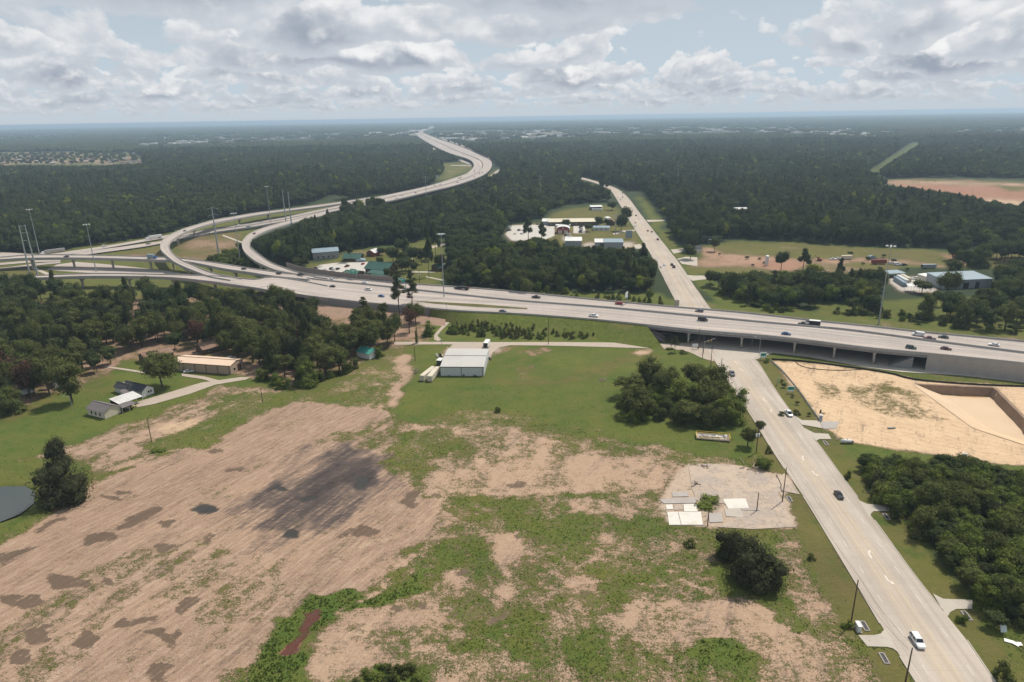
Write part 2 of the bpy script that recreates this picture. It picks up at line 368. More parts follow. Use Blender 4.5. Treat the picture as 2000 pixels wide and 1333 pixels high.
# ------------------------------------------------------------------ ground: one sheet to the horizon, its cover stored as attributes
ZONES = []   # painted in order: (polygon in photo pixels, cover values)
def zone(poly, **k): ZONES.append((poly, k))
def ell(cx, cy, rx, ry, ang=0, n=14, wob=0.16):
    a = math.radians(ang); o = []
    for i in range(n):
        t = 2 * math.pi * i / n; k = 1 + random.uniform(-wob, wob)
        x, y = rx * k * math.cos(t), ry * k * math.sin(t); o.append((cx + x * math.cos(a) - y * math.sin(a), cy + x * math.sin(a) + y * math.cos(a)))
    return o
BASE = dict(g=0.85, gc=0.5, d=0.0, w=0.0, s=0.35, r=0.0, f=0.0, b=0.0)
# beyond the motorway: woods floor first, then clearings
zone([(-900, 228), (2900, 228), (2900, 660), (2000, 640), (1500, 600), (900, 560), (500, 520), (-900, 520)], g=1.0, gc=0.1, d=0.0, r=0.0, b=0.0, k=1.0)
zone([(600, 528), (612, 512), (640, 506), (690, 488), (740, 484), (790, 478), (830, 466), (870, 468), (880, 520), (870, 566), (790, 555), (700, 545)], g=0.96, gc=0.62, k=0)
zone([(612, 524), (650, 515), (700, 513), (745, 512), (738, 528), (700, 538), (640, 534)], b=1.0, g=0.0, hard=1)
zone([(640, 500), (700, 494), (770, 492), (780, 500), (700, 505)], g=0.75, gc=0.8, s=.3)
zone([(985, 455), (1010, 440), (1060, 436), (1075, 418), (1110, 408), (1200, 400), (1235, 440), (1262, 485), (1110, 485), (1040, 470)], g=0.97, gc=0.85, k=0, hard=1)
zone([(986, 457), (1000, 441), (1060, 438), (1083, 440), (1083, 462), (1060, 470), (1000, 472)], b=1.0, g=0.0, hard=1)
zone([(1120, 441), (1143, 441), (1143, 457), (1120, 457)], b=1.0, g=0.0, hard=1)
zone([(1092, 462), (1116, 458), (1118, 474), (1100, 474)], b=1.0, g=0.0, hard=1)
zone([(1138, 476), (1240, 476), (1242, 484), (1140, 484)], b=0.8, g=0.0)
zone([(1243, 385), (1262, 385), (1300, 440), (1345, 500), (1400, 560), (1360, 560), (1300, 480)], g=0.97, gc=0.55, k=0)
zone([(1358, 488), (1430, 470), (1560, 476), (1660, 484), (2100, 496), (2100, 522), (1850, 522), (1700, 535), (1560, 545), (1355, 532)], g=0.92, gc=0.78, s=0.3, k=0)
zone([(1360, 500), (1385, 482), (1392, 484), (1400, 497), (1500, 503), (1700, 506), (1830, 516), (1830, 521), (1700, 517), (1560, 515), (1470, 524), (1440, 520), (1362, 522)], g=0.22, s=0.35, r=0.14)
zone([(1475, 512), (1560, 512), (1555, 530), (1530, 531), (1478, 522)], g=0.05, s=0.1, r=0.25)
zone([(1560, 518), (1650, 520), (1720, 527), (1700, 535), (1600, 530)], g=0.5, s=0.5)
zone([(1525, 482), (1562, 486), (1562, 490), (1530, 488)], g=0.2, s=0.6)
zone([(1810, 497), (1890, 497), (1900, 515), (1835, 517)], g=0.03, s=0.1, r=0.3)
zone([(1930, 502), (2010, 505), (2010, 516), (1945, 512)], g=0.2, s=0.4, r=0.1)
zone([(1725, 543), (1830, 540), (1830, 572), (1760, 572)], b=1.0, g=0.0, hard=1)
zone([(1580, 590), (1700, 590), (1900, 580), (2100, 590), (2100, 660), (1900, 650), (1600, 615)], g=0.97, gc=0.5, k=0)
zone([(1880, 560), (1935, 570), (1930, 590), (1880, 585)], g=1.0, gc=0.5)
zone([(1350, 538), (1395, 538), (1450, 580), (1560, 610), (1400, 600)], g=1.0, gc=0.3, k=0)
zone([(980, 572), (1060, 573), (1290, 572), (1320, 600), (1180, 592), (1000, 575)], g=1.0, gc=0.42, k=0, hard=1)
zone([(1710, 354), (1800, 351), (2060, 357), (2060, 408), (1935, 402), (1860, 385), (1780, 372)], g=0.10, s=0.0, r=0.34, k=0)
zone([(1720, 354), (1800, 353), (2060, 360), (2060, 366), (1900, 362), (1770, 360)], g=0.3, s=0.6, r=0)
zone([(1930, 362), (2060, 366), (2060, 373), (1960, 371)], g=0.9, gc=0.7)
zone([(1920, 388), (2060, 396), (2060, 408), (1935, 402)], g=0.05, s=0.75, r=0.0)
zone([(1688, 340), (1705, 340), (1800, 280), (1786, 280)], g=1.0, gc=0.35, k=0)
zone([(-200, 301), (60, 299), (140, 298), (200, 301), (255, 300), (285, 317), (200, 323), (-200, 323)], g=0.55, gc=0.6, s=0.25, r=0.05, b=0.15, k=0)
zone([(170, 302), (250, 300), (252, 312), (190, 309)], g=0.9, gc=0.75)
zone([(830, 320), (925, 316), (926, 332), (880, 350), (850, 352), (875, 335)], g=0.85, gc=0.7, s=0.7, k=0)
zone([(840, 283), (862, 292), (868, 302), (850, 300)], g=.9, gc=.75, k=0)
zone([(945, 340), (980, 330), (965, 350), (945, 352)], g=.6, gc=.7, s=.7, k=0)
# interchange
zone([(-900, 496), (70, 496), (300, 460), (420, 430), (600, 404), (760, 380), (760, 400), (590, 434), (520, 452), (478, 475), (500, 505), (560, 523), (620, 545), (600, 575), (400, 575), (-900, 575)], g=0.97, gc=0.55, s=0.3, k=0)
zone([(225, 497), (320, 478), (322, 500), (335, 512), (280, 508)], g=0.62, gc=0.98, s=0.2, r=0.05)
zone([(336, 512), (342, 482), (375, 464), (430, 457), (475, 457), (478, 478), (460, 490), (430, 500), (380, 512)], g=0.66, gc=0.98, s=0.25, r=0.05)
zone([(-900, 520), (60, 522), (95, 536), (-900, 560)], g=0.9, gc=0.75)
# near side ------------------------------------------------------------
zone([(-900, 560), (540, 575), (640, 600), (690, 612), (830, 612), (860, 640), (850, 664), (790, 668), (740, 690), (640, 735), (580, 755), (480, 735), (360, 690), (200, 740), (60, 800), (-900, 900)], g=0.30, gc=0.7, s=0.12, r=0.05, k=0.0)
zone([(-900, 548), (90, 556), (330, 572), (330, 584), (60, 590), (-900, 600)], g=0.85, gc=0.6)
zone([(640, 618), (700, 612), (770, 620), (860, 640), (850, 664), (790, 668), (700, 655), (650, 645)], g=0.28, s=0.15, r=0.06)
zone([(840, 640), (880, 620), (1290, 660), (1400, 690), (1460, 780), (1470, 880), (1440, 905), (1290, 872), (1130, 852), (1000, 842), (800, 828), (745, 795), (770, 720), (790, 690), (840, 668)], g=1.0, gc=0.30, s=0.35, r=0, k=0)
zone([(940, 742), (1100, 738), (1190, 700), (1240, 688), (1300, 694), (1200, 724), (1100, 752), (960, 752)], g=0.93, gc=0.72)
zone([(1020, 690), (1060, 684), (1040, 694)], g=0.1, r=0.3, s=0.2)
zone([(1000, 682), (1080, 682), (1060, 689), (1004, 690)], g=0.35, r=0.2, s=0.3)
zone([(1236, 684), (1285, 682), (1262, 694), (1238, 692)], g=0.05, s=0.7)
zone([(860, 700), (880, 676), (985, 674), (965, 690), (955, 700)], g=0.06, s=0.75, b=0.5)
zone([(955, 684), (975, 678), (1010, 677), (1000, 684), (965, 690)], g=0.25, s=0.2, r=0.15)
zone([(800, 828), (900, 800), (1020, 806), (1100, 830), (1180, 840), (1130, 852), (1000, 842)], g=0.80, gc=0.5, s=0.6)
zone([(1000, 720), (1040, 716), (1036, 742), (1010, 744)], g=0.80, gc=.8, s=.3)
zone([(780, 690), (690, 735), (640, 760), (560, 775), (520, 790), (740, 800), (770, 760)], g=0.74, gc=0.5, s=0.65, k=0)
zone([(565, 765), (740, 772), (750, 783), (620, 780)], g=0.96, gc=0.8)
zone([(786, 688), (806, 690), (802, 740), (790, 770), (762, 802), (744, 796), (764, 762), (772, 720)], g=0.10, s=0.5)
zone([(-900, 900), (0, 815), (60, 792), (120, 770), (205, 738), (230, 705), (330, 700), (400, 735), (480, 735), (500, 755), (440, 752), (370, 775), (300, 805), (240, 838), (150, 868), (60, 893), (0, 912), (-900, 1100)], g=1.0, gc=0.20, s=0.3, r=0, k=0)
zone([(0, 812), (100, 770), (120, 772), (60, 805), (0, 835)], g=1.0, gc=0.75)
zone([(160, 760), (205, 738), (250, 745), (220, 765), (170, 790)], g=1.0, gc=0.55)
zone([(-900, 1090), (0, 912), (60, 893), (120, 903), (200, 940), (80, 1000), (0, 1045), (-900, 1500)], g=0.98, gc=0.45, s=0.6, k=0)
zone([(0, 1060), (110, 985), (200, 925), (215, 935), (90, 1010), (0, 1078)], g=0.3, s=0.45, r=0.12)
zone([(36, 897), (90, 884), (150, 868), (240, 830), (300, 812), (370, 785), (440, 755), (500, 755), (540, 765), (500, 778), (430, 792), (390, 830), (330, 850), (320, 880), (385, 885), (300, 908), (230, 918), (190, 922), (170, 902), (120, 899)], g=0.30, gc=.6, s=0.42, f=0.6, k=0)
zone([(250, 872), (330, 847), (420, 815), (470, 785), (490, 768), (560, 766), (700, 775), (760, 775), (745, 797), (600, 787), (540, 795), (450, 840), (380, 880), (330, 887)], g=0.90, gc=0.45, s=0.7)
zone([(300, 838), (345, 822), (395, 815), (380, 838), (330, 848)], g=0.14, s=0.85)
zone([(390, 790), (450, 770), (500, 762), (480, 785), (430, 806)], g=0.80, gc=0.5, s=0.8)
zone([(-900, 1600), (-400, 1330), (0, 1062), (195, 945), (330, 882), (390, 881), (520, 800), (575, 786), (740, 797), (772, 830), (762, 870), (720, 900), (800, 960), (872, 985), (842, 1040), (762, 1110), (690, 1160), (620, 1160), (560, 1210), (490, 1270), (455, 1340), (300, 1700), (-900, 2600)], g=0.05, gc=.5, s=0.22, f=1.0, r=0, k=0)
zone([(-300, 1250), (0, 1090), (170, 1000), (330, 930), (520, 850), (560, 880), (300, 1010), (160, 1090), (0, 1180), (-300, 1500)], g=0.03, s=0.10)
zone([(570, 905), (640, 850), (745, 822), (775, 850), (752, 888), (650, 885)], g=0.40, s=0.3)
zone([(230, 1085), (400, 1050), (560, 1100), (570, 1180), (480, 1222), (250, 1182), (140, 1340), (300, 1400), (100, 1400), (-100, 1300), (60, 1180)], g=0.22, s=0.35)
zone([(560, 880), (590, 870), (640, 900), (470, 930), (440, 970), (400, 960), (480, 910)], g=0.14)
zone(ell(606, 972, 172, 78, -24, 22, .28), d=0.40, g=0.03)
for e in [(640, 945, 105, 42, -24), (575, 1000, 62, 36, -15), (705, 915, 62, 34, -20), (660, 990, 60, 26, -30), (530, 965, 44, 20, -25)]: zone(ell(*e, 18, .34), d=0.85, g=0.02)
zone([(640, 915), (720, 900), (738, 940), (700, 962), (650, 940)], d=1.35)
zone([(590, 950), (640, 915), (700, 895), (730, 900), (690, 930), (640, 955), (600, 975)], d=1.25)
for e in [(134, 1130, 42, 15, 14), (222, 1130, 14, 9, 0), (55, 1172, 32, 13, -12), (8, 1178, 16, 12, 0), (266, 1206, 24, 12, -8), (362, 1178, 30, 11, -32), (182, 1242, 28, 24, -20), (296, 1246, 22, 12, 20), (304, 1294, 28, 15, -5),
          (80, 1240, 22, 15, 0), (46, 1284, 36, 14, -28), (318, 1072, 23, 12, -5), (396, 1054, 16, 9, -10), (186, 1054, 34, 10, -8), (258, 1016, 54, 10, -22), (318, 1022, 14, 6, 0), (406, 990, 24, 11, 0), (564, 1044, 24, 13, 10), (222, 970, 20, 7, 0),
          (250, 954, 14, 4, -10), (604, 972, 30, 6, -3), (30, 1088, 34, 8, -20), (92, 1028, 42, 6, -22), (172, 1326, 18, 8, 0), (308, 1332, 30, 8, 0), (800, 976, 17, 16, 0), (708, 1040, 24, 12, 0), (850, 972, 14, 7, 0), (1012, 940, 20, 7, 0), (670, 1040, 14, 6, -30),
          (936, 982, 16, 7, 0), (832, 1120, 20, 13, 0), (914, 1108, 20, 11, 0), (912, 1188, 18, 13, 0), (966, 1200, 20, 12, 0), (1150, 1168, 16, 11, 0), (826, 1192, 16, 10, 0), (778, 1200, 22, 9, 0), (1010, 1048, 16, 9, 0), (405, 885, 24, 4, -5), (450, 915, 16, 4, -5), (340, 1240, 26, 6, -45), (540, 960, 20, 5, 0), (700, 945, 16, 10, -20)]:
    zone(ell(*e), w=1.0, g=0.0)
for e in [(604, 972, 30, 6, -3), (564, 1044, 24, 13, 10), (540, 960, 20, 5, 0), (712, 938, 20, 9, -30), (406, 990, 22, 10, 0)]: zone(ell(*e), d=1.4)
# middle field
zone([(740, 797), (800, 828), (1000, 842), (1130, 852), (1200, 862), (1290, 872), (1440, 905), (1350, 915), (1300, 965), (1200, 970), (1000, 975), (880, 990), (800, 960), (735, 905), (770, 850)], g=0.52, gc=0.55, s=0.5, k=0)
zone([(800, 822), (880, 832), (905, 850), (905, 862), (870, 858), (820, 840)], g=0.2, s=0.6)
zone([(790, 842), (860, 838), (910, 852), (905, 882), (800, 897), (765, 892)], g=0.82, gc=0.5)
zone([(930, 850), (1100, 862), (1140, 880), (1100, 905), (960, 895), (925, 870)], g=0.34, s=0.55)
zone([(830, 935), (900, 915), (1000, 902), (1130, 890), (1320, 900), (1352, 915), (1295, 955), (1150, 966), (990, 966), (860, 962)], g=0.17, gc=.6, s=0.52)
zone([(1140, 860), (1290, 874), (1350, 900), (1200, 895), (1130, 885)], g=0.5, s=0.5)
zone([(1330, 880), (1440, 906), (1450, 912), (1380, 912), (1300, 890)], g=0.55, s=.7)
zone([(972, 988), (1100, 966), (1210, 966), (1280, 985), (1300, 1030), (1390, 1060), (1400, 1130), (1530, 1150), (1555, 1232), (1350, 1202), (1250, 1192), (1200, 1132), (1120, 1102), (1000, 1042), (930, 1012)], g=0.70, gc=0.32, s=0.35, k=0)
zone([(1108, 984), (1170, 976), (1250, 1002), (1232, 1022), (1180, 1000), (1140, 1004)], g=0.22, s=.45)
zone([(1160, 1036), (1210, 1032), (1200, 1052), (1170, 1050)], g=0.3, s=.45)
zone([(1296, 1045), (1312, 1050), (1325, 1075), (1308, 1078)], g=0.3)
zone([(1390, 1130), (1400, 1060), (1545, 1060), (1545, 1150), (1440, 1170)], g=0.95, gc=0.25)
zone([(842, 1040), (880, 990), (970, 990), (1120, 1102), (1200, 1182), (1100, 1202), (950, 1202), (840, 1232), (700, 1282), (640, 1232), (720, 1172), (790, 1112)], g=0.45, gc=0.45, s=0.35, k=0)
zone([(840, 1070), (900, 1050), (910, 1090), (860, 1110)], g=0.82, gc=0.3)
zone([(930, 1080), (985, 1070), (985, 1120), (920, 1140)], g=0.78, gc=0.3)
zone([(980, 1040), (1010, 1040), (1000, 1100), (1025, 1130), (1010, 1165), (985, 1160), (985, 1110), (970, 1080)], g=0.08, s=0.45)
zone([(600, 1400), (600, 1300), (640, 1252), (800, 1222), (1000, 1232), (1080, 1202), (1250, 1192), (1330, 1172), (1500, 1182), (1560, 1152), (1640, 1252), (1722, 1340), (1722, 2200), (500, 2200)], g=0.40, gc=0.3, s=0.45, k=0)
zone([(900, 1250), (1000, 1226), (1100, 1232), (1230, 1285), (1225, 1400), (1060, 1400), (1000, 1290)], g=0.62, gc=0.25)
zone([(820, 1270), (1000, 1295), (1060, 1333), (1000, 1420), (820, 1420)], g=0.3, s=0.5)
zone([(1230, 1182), (1330, 1172), (1480, 1192), (1560, 1232), (1650, 1262), (1702, 1335), (1500, 1335), (1480, 1282), (1330, 1242), (1240, 1272)], g=0.22, gc=0.4, s=0.5)
zone([(1345, 1250), (1385, 1240), (1415, 1258), (1442, 1272), (1480, 1288), (1470, 1340), (1425, 1332), (1398, 1302), (1362, 1292)], g=0.93, gc=0.08)
zone([(1450, 1160), (1535, 1150), (1556, 1232), (1510, 1215)], g=0.9, gc=0.3)
zone([(455, 1420), (455, 1336), (490, 1272), (560, 1202), (620, 1158), (700, 1162), (790, 1142), (842, 1110), (802, 1162), (720, 1192), (640, 1217), (602, 1272), (580, 1336), (560, 1420)], g=1.1, gc=0.0, s=.2, k=0)
zone([(545, 1278), (588, 1240), (612, 1186), (630, 1186), (622, 1220), (592, 1260), (560, 1282)], r=2.2, g=0.0)
zone([(680, 1420), (692, 1330), (760, 1285), (830, 1310), (852, 1340), (850, 1420)], g=1.1, gc=0.1)
for line, w in [([(860, 960), (1000, 957), (1150, 956), (1300, 947)], 2), ([(850, 968), (1000, 965), (1180, 963), (1310, 953)], 1.6), ([(930, 945), (1060, 940), (1200, 936), (1330, 922)], 1.6), ([(1190, 862), (1290, 880), (1380, 900), (1450, 912)], 1.8), ([(1230, 865), (1330, 880), (1440, 905)], 1.2), ([(1008, 972), (1030, 1010), (1052, 1050), (1075, 1080)], 2.5), ([(925, 850), (935, 880), (930, 905), (940, 930)], 6), ([(640, 1100), (740, 1060), (850, 1000), (900, 950)], 3), ([(1150, 1090), (1240, 1105), (1330, 1120)], 1.5), ([(1120, 1060), (1150, 1130), (1170, 1190)], 2.5), ([(1050, 1150), (1250, 1140), (1400, 1150)], 2), ([(870, 1040), (760, 1120), (660, 1210)], 2.5), ([(900, 1100), (820, 1160), (700, 1230), (620, 1300)], 3), ([(1295, 1040), (1310, 1090), (1350, 1130)], 2)]:
    zone([(x, y - w) for x, y in line] + [(x + w, y + w) for x, y in line[::-1]], g=0.12, s=0.62)
# slab yard by the road
zone([(1288, 985), (1300, 960), (1340, 905), (1400, 905), (1460, 912), (1540, 930), (1545, 985), (1560, 1030), (1400, 1032), (1300, 1022)], g=0.12, s=0.7, b=0.35, k=0, hard=1)
zone([(1500, 1050), (1545, 1045), (1600, 1150), (1650, 1246), (1600, 1232), (1540, 1142)], g=0.36, s=0.4, k=0)
zone([(1395, 1035), (1545, 1034), (1540, 1062), (1400, 1060)], g=0.85, gc=.6)
# road verges
zone([(1395, 695), (1410, 727), (1455, 795), (1490, 852), (1540, 925), (1525, 928), (1480, 880), (1440, 800), (1400, 740), (1380, 700)], g=0.97, gc=0.85, k=0, hard=1)
zone([(1536, 962), (1566, 962), (1622, 1050), (1702, 1180), (1722, 1225), (1700, 1241), (1645, 1236), (1600, 1130), (1556, 1025)], g=0.97, gc=0.85, k=0, hard=1)
zone([(1696, 1266), (1746, 1266), (1790, 1336), (1900, 1500), (1800, 1500), (1720, 1336)], g=0.96, gc=0.92, k=0, hard=1)
zone([(1470, 700), (1512, 700), (1562, 772), (1602, 826), (1590, 836), (1546, 812), (1500, 748)], g=0.97, gc=0.80, k=0, hard=1)
zone([(1590, 862), (1655, 862), (1705, 908), (1690, 960), (1752, 1010), (1802, 1060), (1900, 1190), (2100, 1230), (2300, 1500), (2060, 1500), (1930, 1336), (1840, 1200), (1640, 925)], g=1.0, gc=0.72, k=0, hard=1)
zone([(1900, 1190), (2000, 1230), (2100, 1340), (1980, 1340)], g=1.0, gc=0.5)
zone([(1960, 1240), (2100, 1220), (2100, 1300), (2000, 1290)], g=.7, s=.2, gc=.6)
zone([(1640, 868), (1702, 872), (1872, 892), (2300, 920), (2300, 970), (1760, 932), (1692, 907)], g=1.0, gc=0.22, k=0)
zone([(1700, 906), (1850, 905), (2300, 950), (2300, 1300), (2000, 1220), (1890, 1150), (1790, 1040)], g=0.9, gc=0.5, k=0.7)
# building site
zone([(1505, 704), (1580, 706), (1740, 727), (1790, 741), (2300, 765), (2300, 918), (1960, 907), (1870, 891), (1700, 871), (1652, 862), (1610, 838), (1604, 824), (1560, 768)], g=0.0, gc=.8, s=1.0, k=0, r=0, hard=1)
zone([(1665, 752), (1740, 746), (1782, 762), (1842, 822), (1720, 812), (1662, 782)], g=0.47, gc=0.9)
zone([(1588, 738), (1622, 732), (1645, 760), (1652, 785), (1630, 785), (1590, 750)], g=0.36, gc=0.9)
zone([(1560, 706), (1700, 724), (1640, 726), (1575, 716)], g=0.36, gc=0.9)
zone([(1486, 688), (1580, 697), (1762, 727), (1792, 734), (2300, 764), (2300, 772), (2000, 755), (1800, 743), (1740, 728), (1580, 707), (1506, 702)], g=1.0, gc=0.42, k=0, hard=1)
PITC = [(1788, 751), (1941, 757.6), (2072, 890), (1905, 836)]     # excavated basin

class VN:   # lattice noise in metres
    def __init__(s, seed): s.t = np.random.default_rng(seed).uniform(-1, 1, (256, 256))
    def __call__(s, x, y, c):
        x, y = x / c, y / c; i, j = np.floor(x).astype(int), np.floor(y).astype(int); u, v = x - i, y - j; u = u * u * (3 - 2 * u); v = v * v * (3 - 2 * v); i &= 255; j &= 255; i2, j2 = (i + 1) & 255, (j + 1) & 255
        return (s.t[i, j] * (1 - u) + s.t[i2, j] * u) * (1 - v) + (s.t[i, j2] * (1 - u) + s.t[i2, j2] * u) * v
VNS = [VN(40 + i) for i in range(12)]
FDIR = (P(560, 800) - P(130, 1010)).normalized()      # direction of the scraper passes
def build_ground():
    th = np.concatenate([np.linspace(math.radians(72), math.radians(43.5), 30, endpoint=False), np.linspace(math.tan(math.radians(43.5)), math.tan(math.radians(0.165)), 600)])
    tt = np.concatenate([np.tan(th[:30]), th[30:]])
    Y = CAM_H / tt; Y = np.concatenate([[-3000, -200], Y, [60000]])
    a = np.concatenate([-np.geomspace(12, 0.96, 12), np.linspace(-0.93, 0.93, 690), np.geomspace(0.96, 12, 12)])
    A, YY = np.meshgrid(a, Y); X = A * (np.maximum(YY, 30) + 52.0)
    nr, nc = X.shape
    px, py = proj(np.stack([X, YY, np.zeros_like(X)], -1))
    front = YY > 45
    ch = {k: np.full(X.shape, v) for k, v in BASE.items()}; ch['k'] = np.zeros(X.shape)
    nearw = np.clip((480 - YY) / 80, 0, 1); n_ = VNS
    wx = nearw * (n_[0](X, YY, 9) * 2.6 + n_[1](X, YY, 3.4) * 1.3 + n_[2](X, YY, 1.3) * .6) + (1 - nearw) * (n_[0](X, YY, 40) * 9 + n_[1](X, YY, 15) * 4)
    wy = nearw * (n_[3](X, YY, 9) * 2.6 + n_[4](X, YY, 3.4) * 1.3 + n_[5](X, YY, 1.3) * .6) + (1 - nearw) * (n_[3](X, YY, 40) * 9 + n_[4](X, YY, 15) * 4)
    wpx, wpy = proj(np.stack([X + wx, YY + wy, np.zeros_like(X)], -1)); hpx, hpy = proj(np.stack([X + wx * .12, YY + wy * .12, np.zeros_like(X)], -1))
    for poly, vals in ZONES:
        vals = dict(vals); hard = vals.pop('hard', 0)
        msk = (inpoly(hpx, hpy, poly) if hard else inpoly(wpx, wpy, poly)) & front
        for k, v in vals.items(): ch[k][msk] = v
    ch['k'][~front] = 0
    def blur(z, it=1):
        for _ in range(it):
            z = (np.roll(z, 1, 0) + 2 * z + np.roll(z, -1, 0)) / 4; z = (np.roll(z, 1, 1) + 2 * z + np.roll(z, -1, 1)) / 4
        return z
    for k in ch: ch[k] = blur(ch[k], 3 if k == 'g' else 2)
    U, W_ = X * FDIR.x + YY * FDIR.y, -X * FDIR.y + YY * FDIR.x
    iso = .55 * n_[6](X, YY, 13) + .45 * n_[7](X, YY, 5.5) + .38 * n_[8](X, YY, 2.4) + .25 * n_[9](X, YY, 1.15)
    aln = .5 * n_[6](U, W_ * 3.2, 14) + .5 * n_[7](U, W_ * 3.5, 6) + .4 * n_[8](X, YY, 2.2) + .3 * n_[9](X, YY, 1.1)
    patch = np.where(ch['f'] > .5, aln, iso) * nearw + (1 - nearw) * (.6 * n_[6](X, YY, 50) + .4 * n_[7](X, YY, 18))
    ch['g0'] = ch['g'].copy(); g0 = np.clip(ch['g'], 0, 1); ch['g'] = ch['g'] + patch * (0.12 + 2.0 * g0 * (1 - g0)) * np.where(g0 > .93, .55, 1.0) * (ch['k'] < .5)
    Z = np.zeros_like(X)
    def amp(seed, l):   # a few sines: gentle unevenness of the near field
        r = np.random.default_rng(seed); z = np.zeros_like(X)
        for _ in range(7):
            t = r.uniform(0, 6.28); w = r.uniform(.6, 1.4) / l; z += np.sin((X * math.cos(t) + YY * math.sin(t)) * w + r.uniform(0, 6.28))
        return z / 7
    near = np.clip((430 - YY) / 60, 0, 1) * front
    Z += near * (0.09 * amp(3, 4.5) + 0.06 * amp(5, 1.7)) * (0.25 + 0.75 * np.clip(ch['f'] + 0.5 - ch['b'], 0, 1)) - near * 0.12
    pit = blur(inpoly(px, py, PITC).astype(float), 0); Z -= 4.2 * pit
    pond = blur(inpoly(px, py, [(-300, 960), (-40, 950), (20, 946), (52, 948), (70, 965), (66, 985), (30, 1010), (-20, 1025), (-300, 1060)]).astype(float), 4); Z -= 1.0 * pond * (pond > .02)
    n = nr * nc
    me = bpy.data.meshes.new('ground'); me.vertices.add(n)
    co = np.stack([X, YY, Z], -1).reshape(-1, 3).astype(np.float32); me.vertices.foreach_set('co', co.ravel())
    i = np.arange(n).reshape(nr, nc); q = np.stack([i[:-1, :-1], i[1:, :-1], i[1:, 1:], i[:-1, 1:]], -1).reshape(-1, 4)[:, ::-1]
    me.loops.add(q.size); me.loops.foreach_set('vertex_index', q.ravel().astype(np.int32)); me.polygons.add(len(q))
    me.polygons.foreach_set('loop_start', np.arange(0, q.size, 4, dtype=np.int32)); me.polygons.foreach_set('loop_total', np.full(len(q), 4, np.int32))
    me.update(calc_edges=True)
    for nm, ks in (('cover', ('g', 'gc', 'd', 'w')), ('soil', ('s', 'r', 'f', 'b')), ('wood', ('k', 'k', 'k', 'k'))):
        at = me.attributes.new(nm, 'FLOAT_COLOR', 'POINT'); at.data.foreach_set('color', np.stack([ch[k] for k in ks], -1).reshape(-1).astype(np.float32))
    m = bpy.data.materials.new('open_ground'); t = NT(m); p = t.n('NewGeometry').outputs['Position']
    def split(nm):
        at = t.attr(nm); s = t.n('SeparateColor'); t.l(at.outputs['Color'], s.inputs[0]); return s.outputs[0], s.outputs[1], s.outputs[2], at.outputs['Alpha']
    g, gc, d, w = split('cover'); s_, r_, f_, b_ = split('soil'); k_ = split('wood')[0]
    fdir = FDIR
    rot = t.n('VectorRotate', rotation_type='Z_AXIS'); t.l(p, rot.inputs['Vector']); rot.inputs['Angle'].default_value = -math.atan2(fdir.y, fdir.x)
    fu = t.vec('MULTIPLY', rot.outputs[0], (0.15, 1.0, 1.0))
    nf = t.noise(fu, 0.85, 7.0, 0.72); nf2 = t.noise(fu, 0.16, 5.0, 0.6)
    n0 = t.noise(p, 0.035, 4.0); n1 = t.noise(p, 0.13, 5.0, 0.6); n2 = t.noise(p, 0.55, 5.0, 0.65); n3 = t.noise(p, 2.1, 4.0, 0.65); n4 = t.noise(t.vec('MULTIPLY', p, (0.45, 1.3, 1)), 0.8, 5.0, 0.7)
    # grass edge: patches within patches
    n5 = t.noise(p, 4.5, 3.0, 0.7); nn = t.math('ADD', t.math('MULTIPLY', n1, 0.16), t.math('ADD', t.math('MULTIPLY', n2, 0.34), t.math('ADD', t.math('MULTIPLY', n3, 0.40), t.math('ADD', t.math('MULTIPLY', n4, 0.16), t.math('MULTIPLY', n5, 0.30)))))
    gm = t.rng(t.math('ADD', t.math('MULTIPLY', t.math('SUBTRACT', nn, 0.68), t.math('ADD', 1.6, t.math('MULTIPLY', t.math('MULTIPLY', g, t.math('SUBTRACT', 1.0, g), clamp=True), 16.0))), t.math('SUBTRACT', g, 0.5)), -0.30, 0.36, 0, 1, 'SMOOTHSTEP')
    # soil
    pink = (0.242, 0.150, 0.106); tan = (0.370, 0.252, 0.172); sand = (0.575, 0.410, 0.256)
    soil = t.mix(t.rng(s_, 0.0, 0.6), pink, tan); soil = t.mix(t.rng(s_, 0.6, 1.0), soil, sand)
    soil = t.mix(t.rng(n2, 0.38, 0.72, 0, 0.40), soil, t.mix(0.5, soil, (0.56, 0.46, 0.36)))
    soil = t.mix(t.rng(n3, 0.50, 0.80, 0, 0.40), soil, t.mix(0.55, soil, (0.16, 0.11, 0.08)))
    soil = t.mix(t.math('MULTIPLY', f_, t.rng(nf, 0.46, 0.62, 0, 0.8)), soil, t.mix(0.5, soil, (0.20, 0.13, 0.09)))
    soil = t.mix(t.math('MULTIPLY', f_, t.rng(nf, 0.50, 0.34, 0, 0.6)), soil, t.mix(0.6, soil, (0.56, 0.44, 0.34)))
    soil = t.mix(t.math('MULTIPLY', f_, t.rng(nf2, 0.40, 0.60, 0, 0.75)), soil, t.mix(0.5, soil, (0.25, 0.165, 0.115)))
    soil = t.mix(t.rng(n5, 0.52, 0.70, 0, 0.65), soil, t.mix(0.6, soil, (0.62, 0.52, 0.40)))
    soil = t.mix(t.rng(n5, 0.47, 0.30, 0, 0.75), soil, t.mix(0.6, soil, (0.12, 0.08, 0.055)))
    soil = t.mix(t.rng(n4, 0.52, 0.70, 0, 0.45), soil, t.mix(0.6, soil, (0.19, 0.12, 0.08)))
    soil = t.mix(t.rng(n0, 0.42, 0.62, 0, 0.30), soil, t.mix(0.6, soil, (0.44, 0.30, 0.20)))
    soil = t.mix(t.rng(r_, 0.0, 0.5, 0, 0.85), soil, t.mix(t.rng(r_, 0.5, 1.0), (0.30, 0.13, 0.075), (0.060, 0.011, 0.011)))
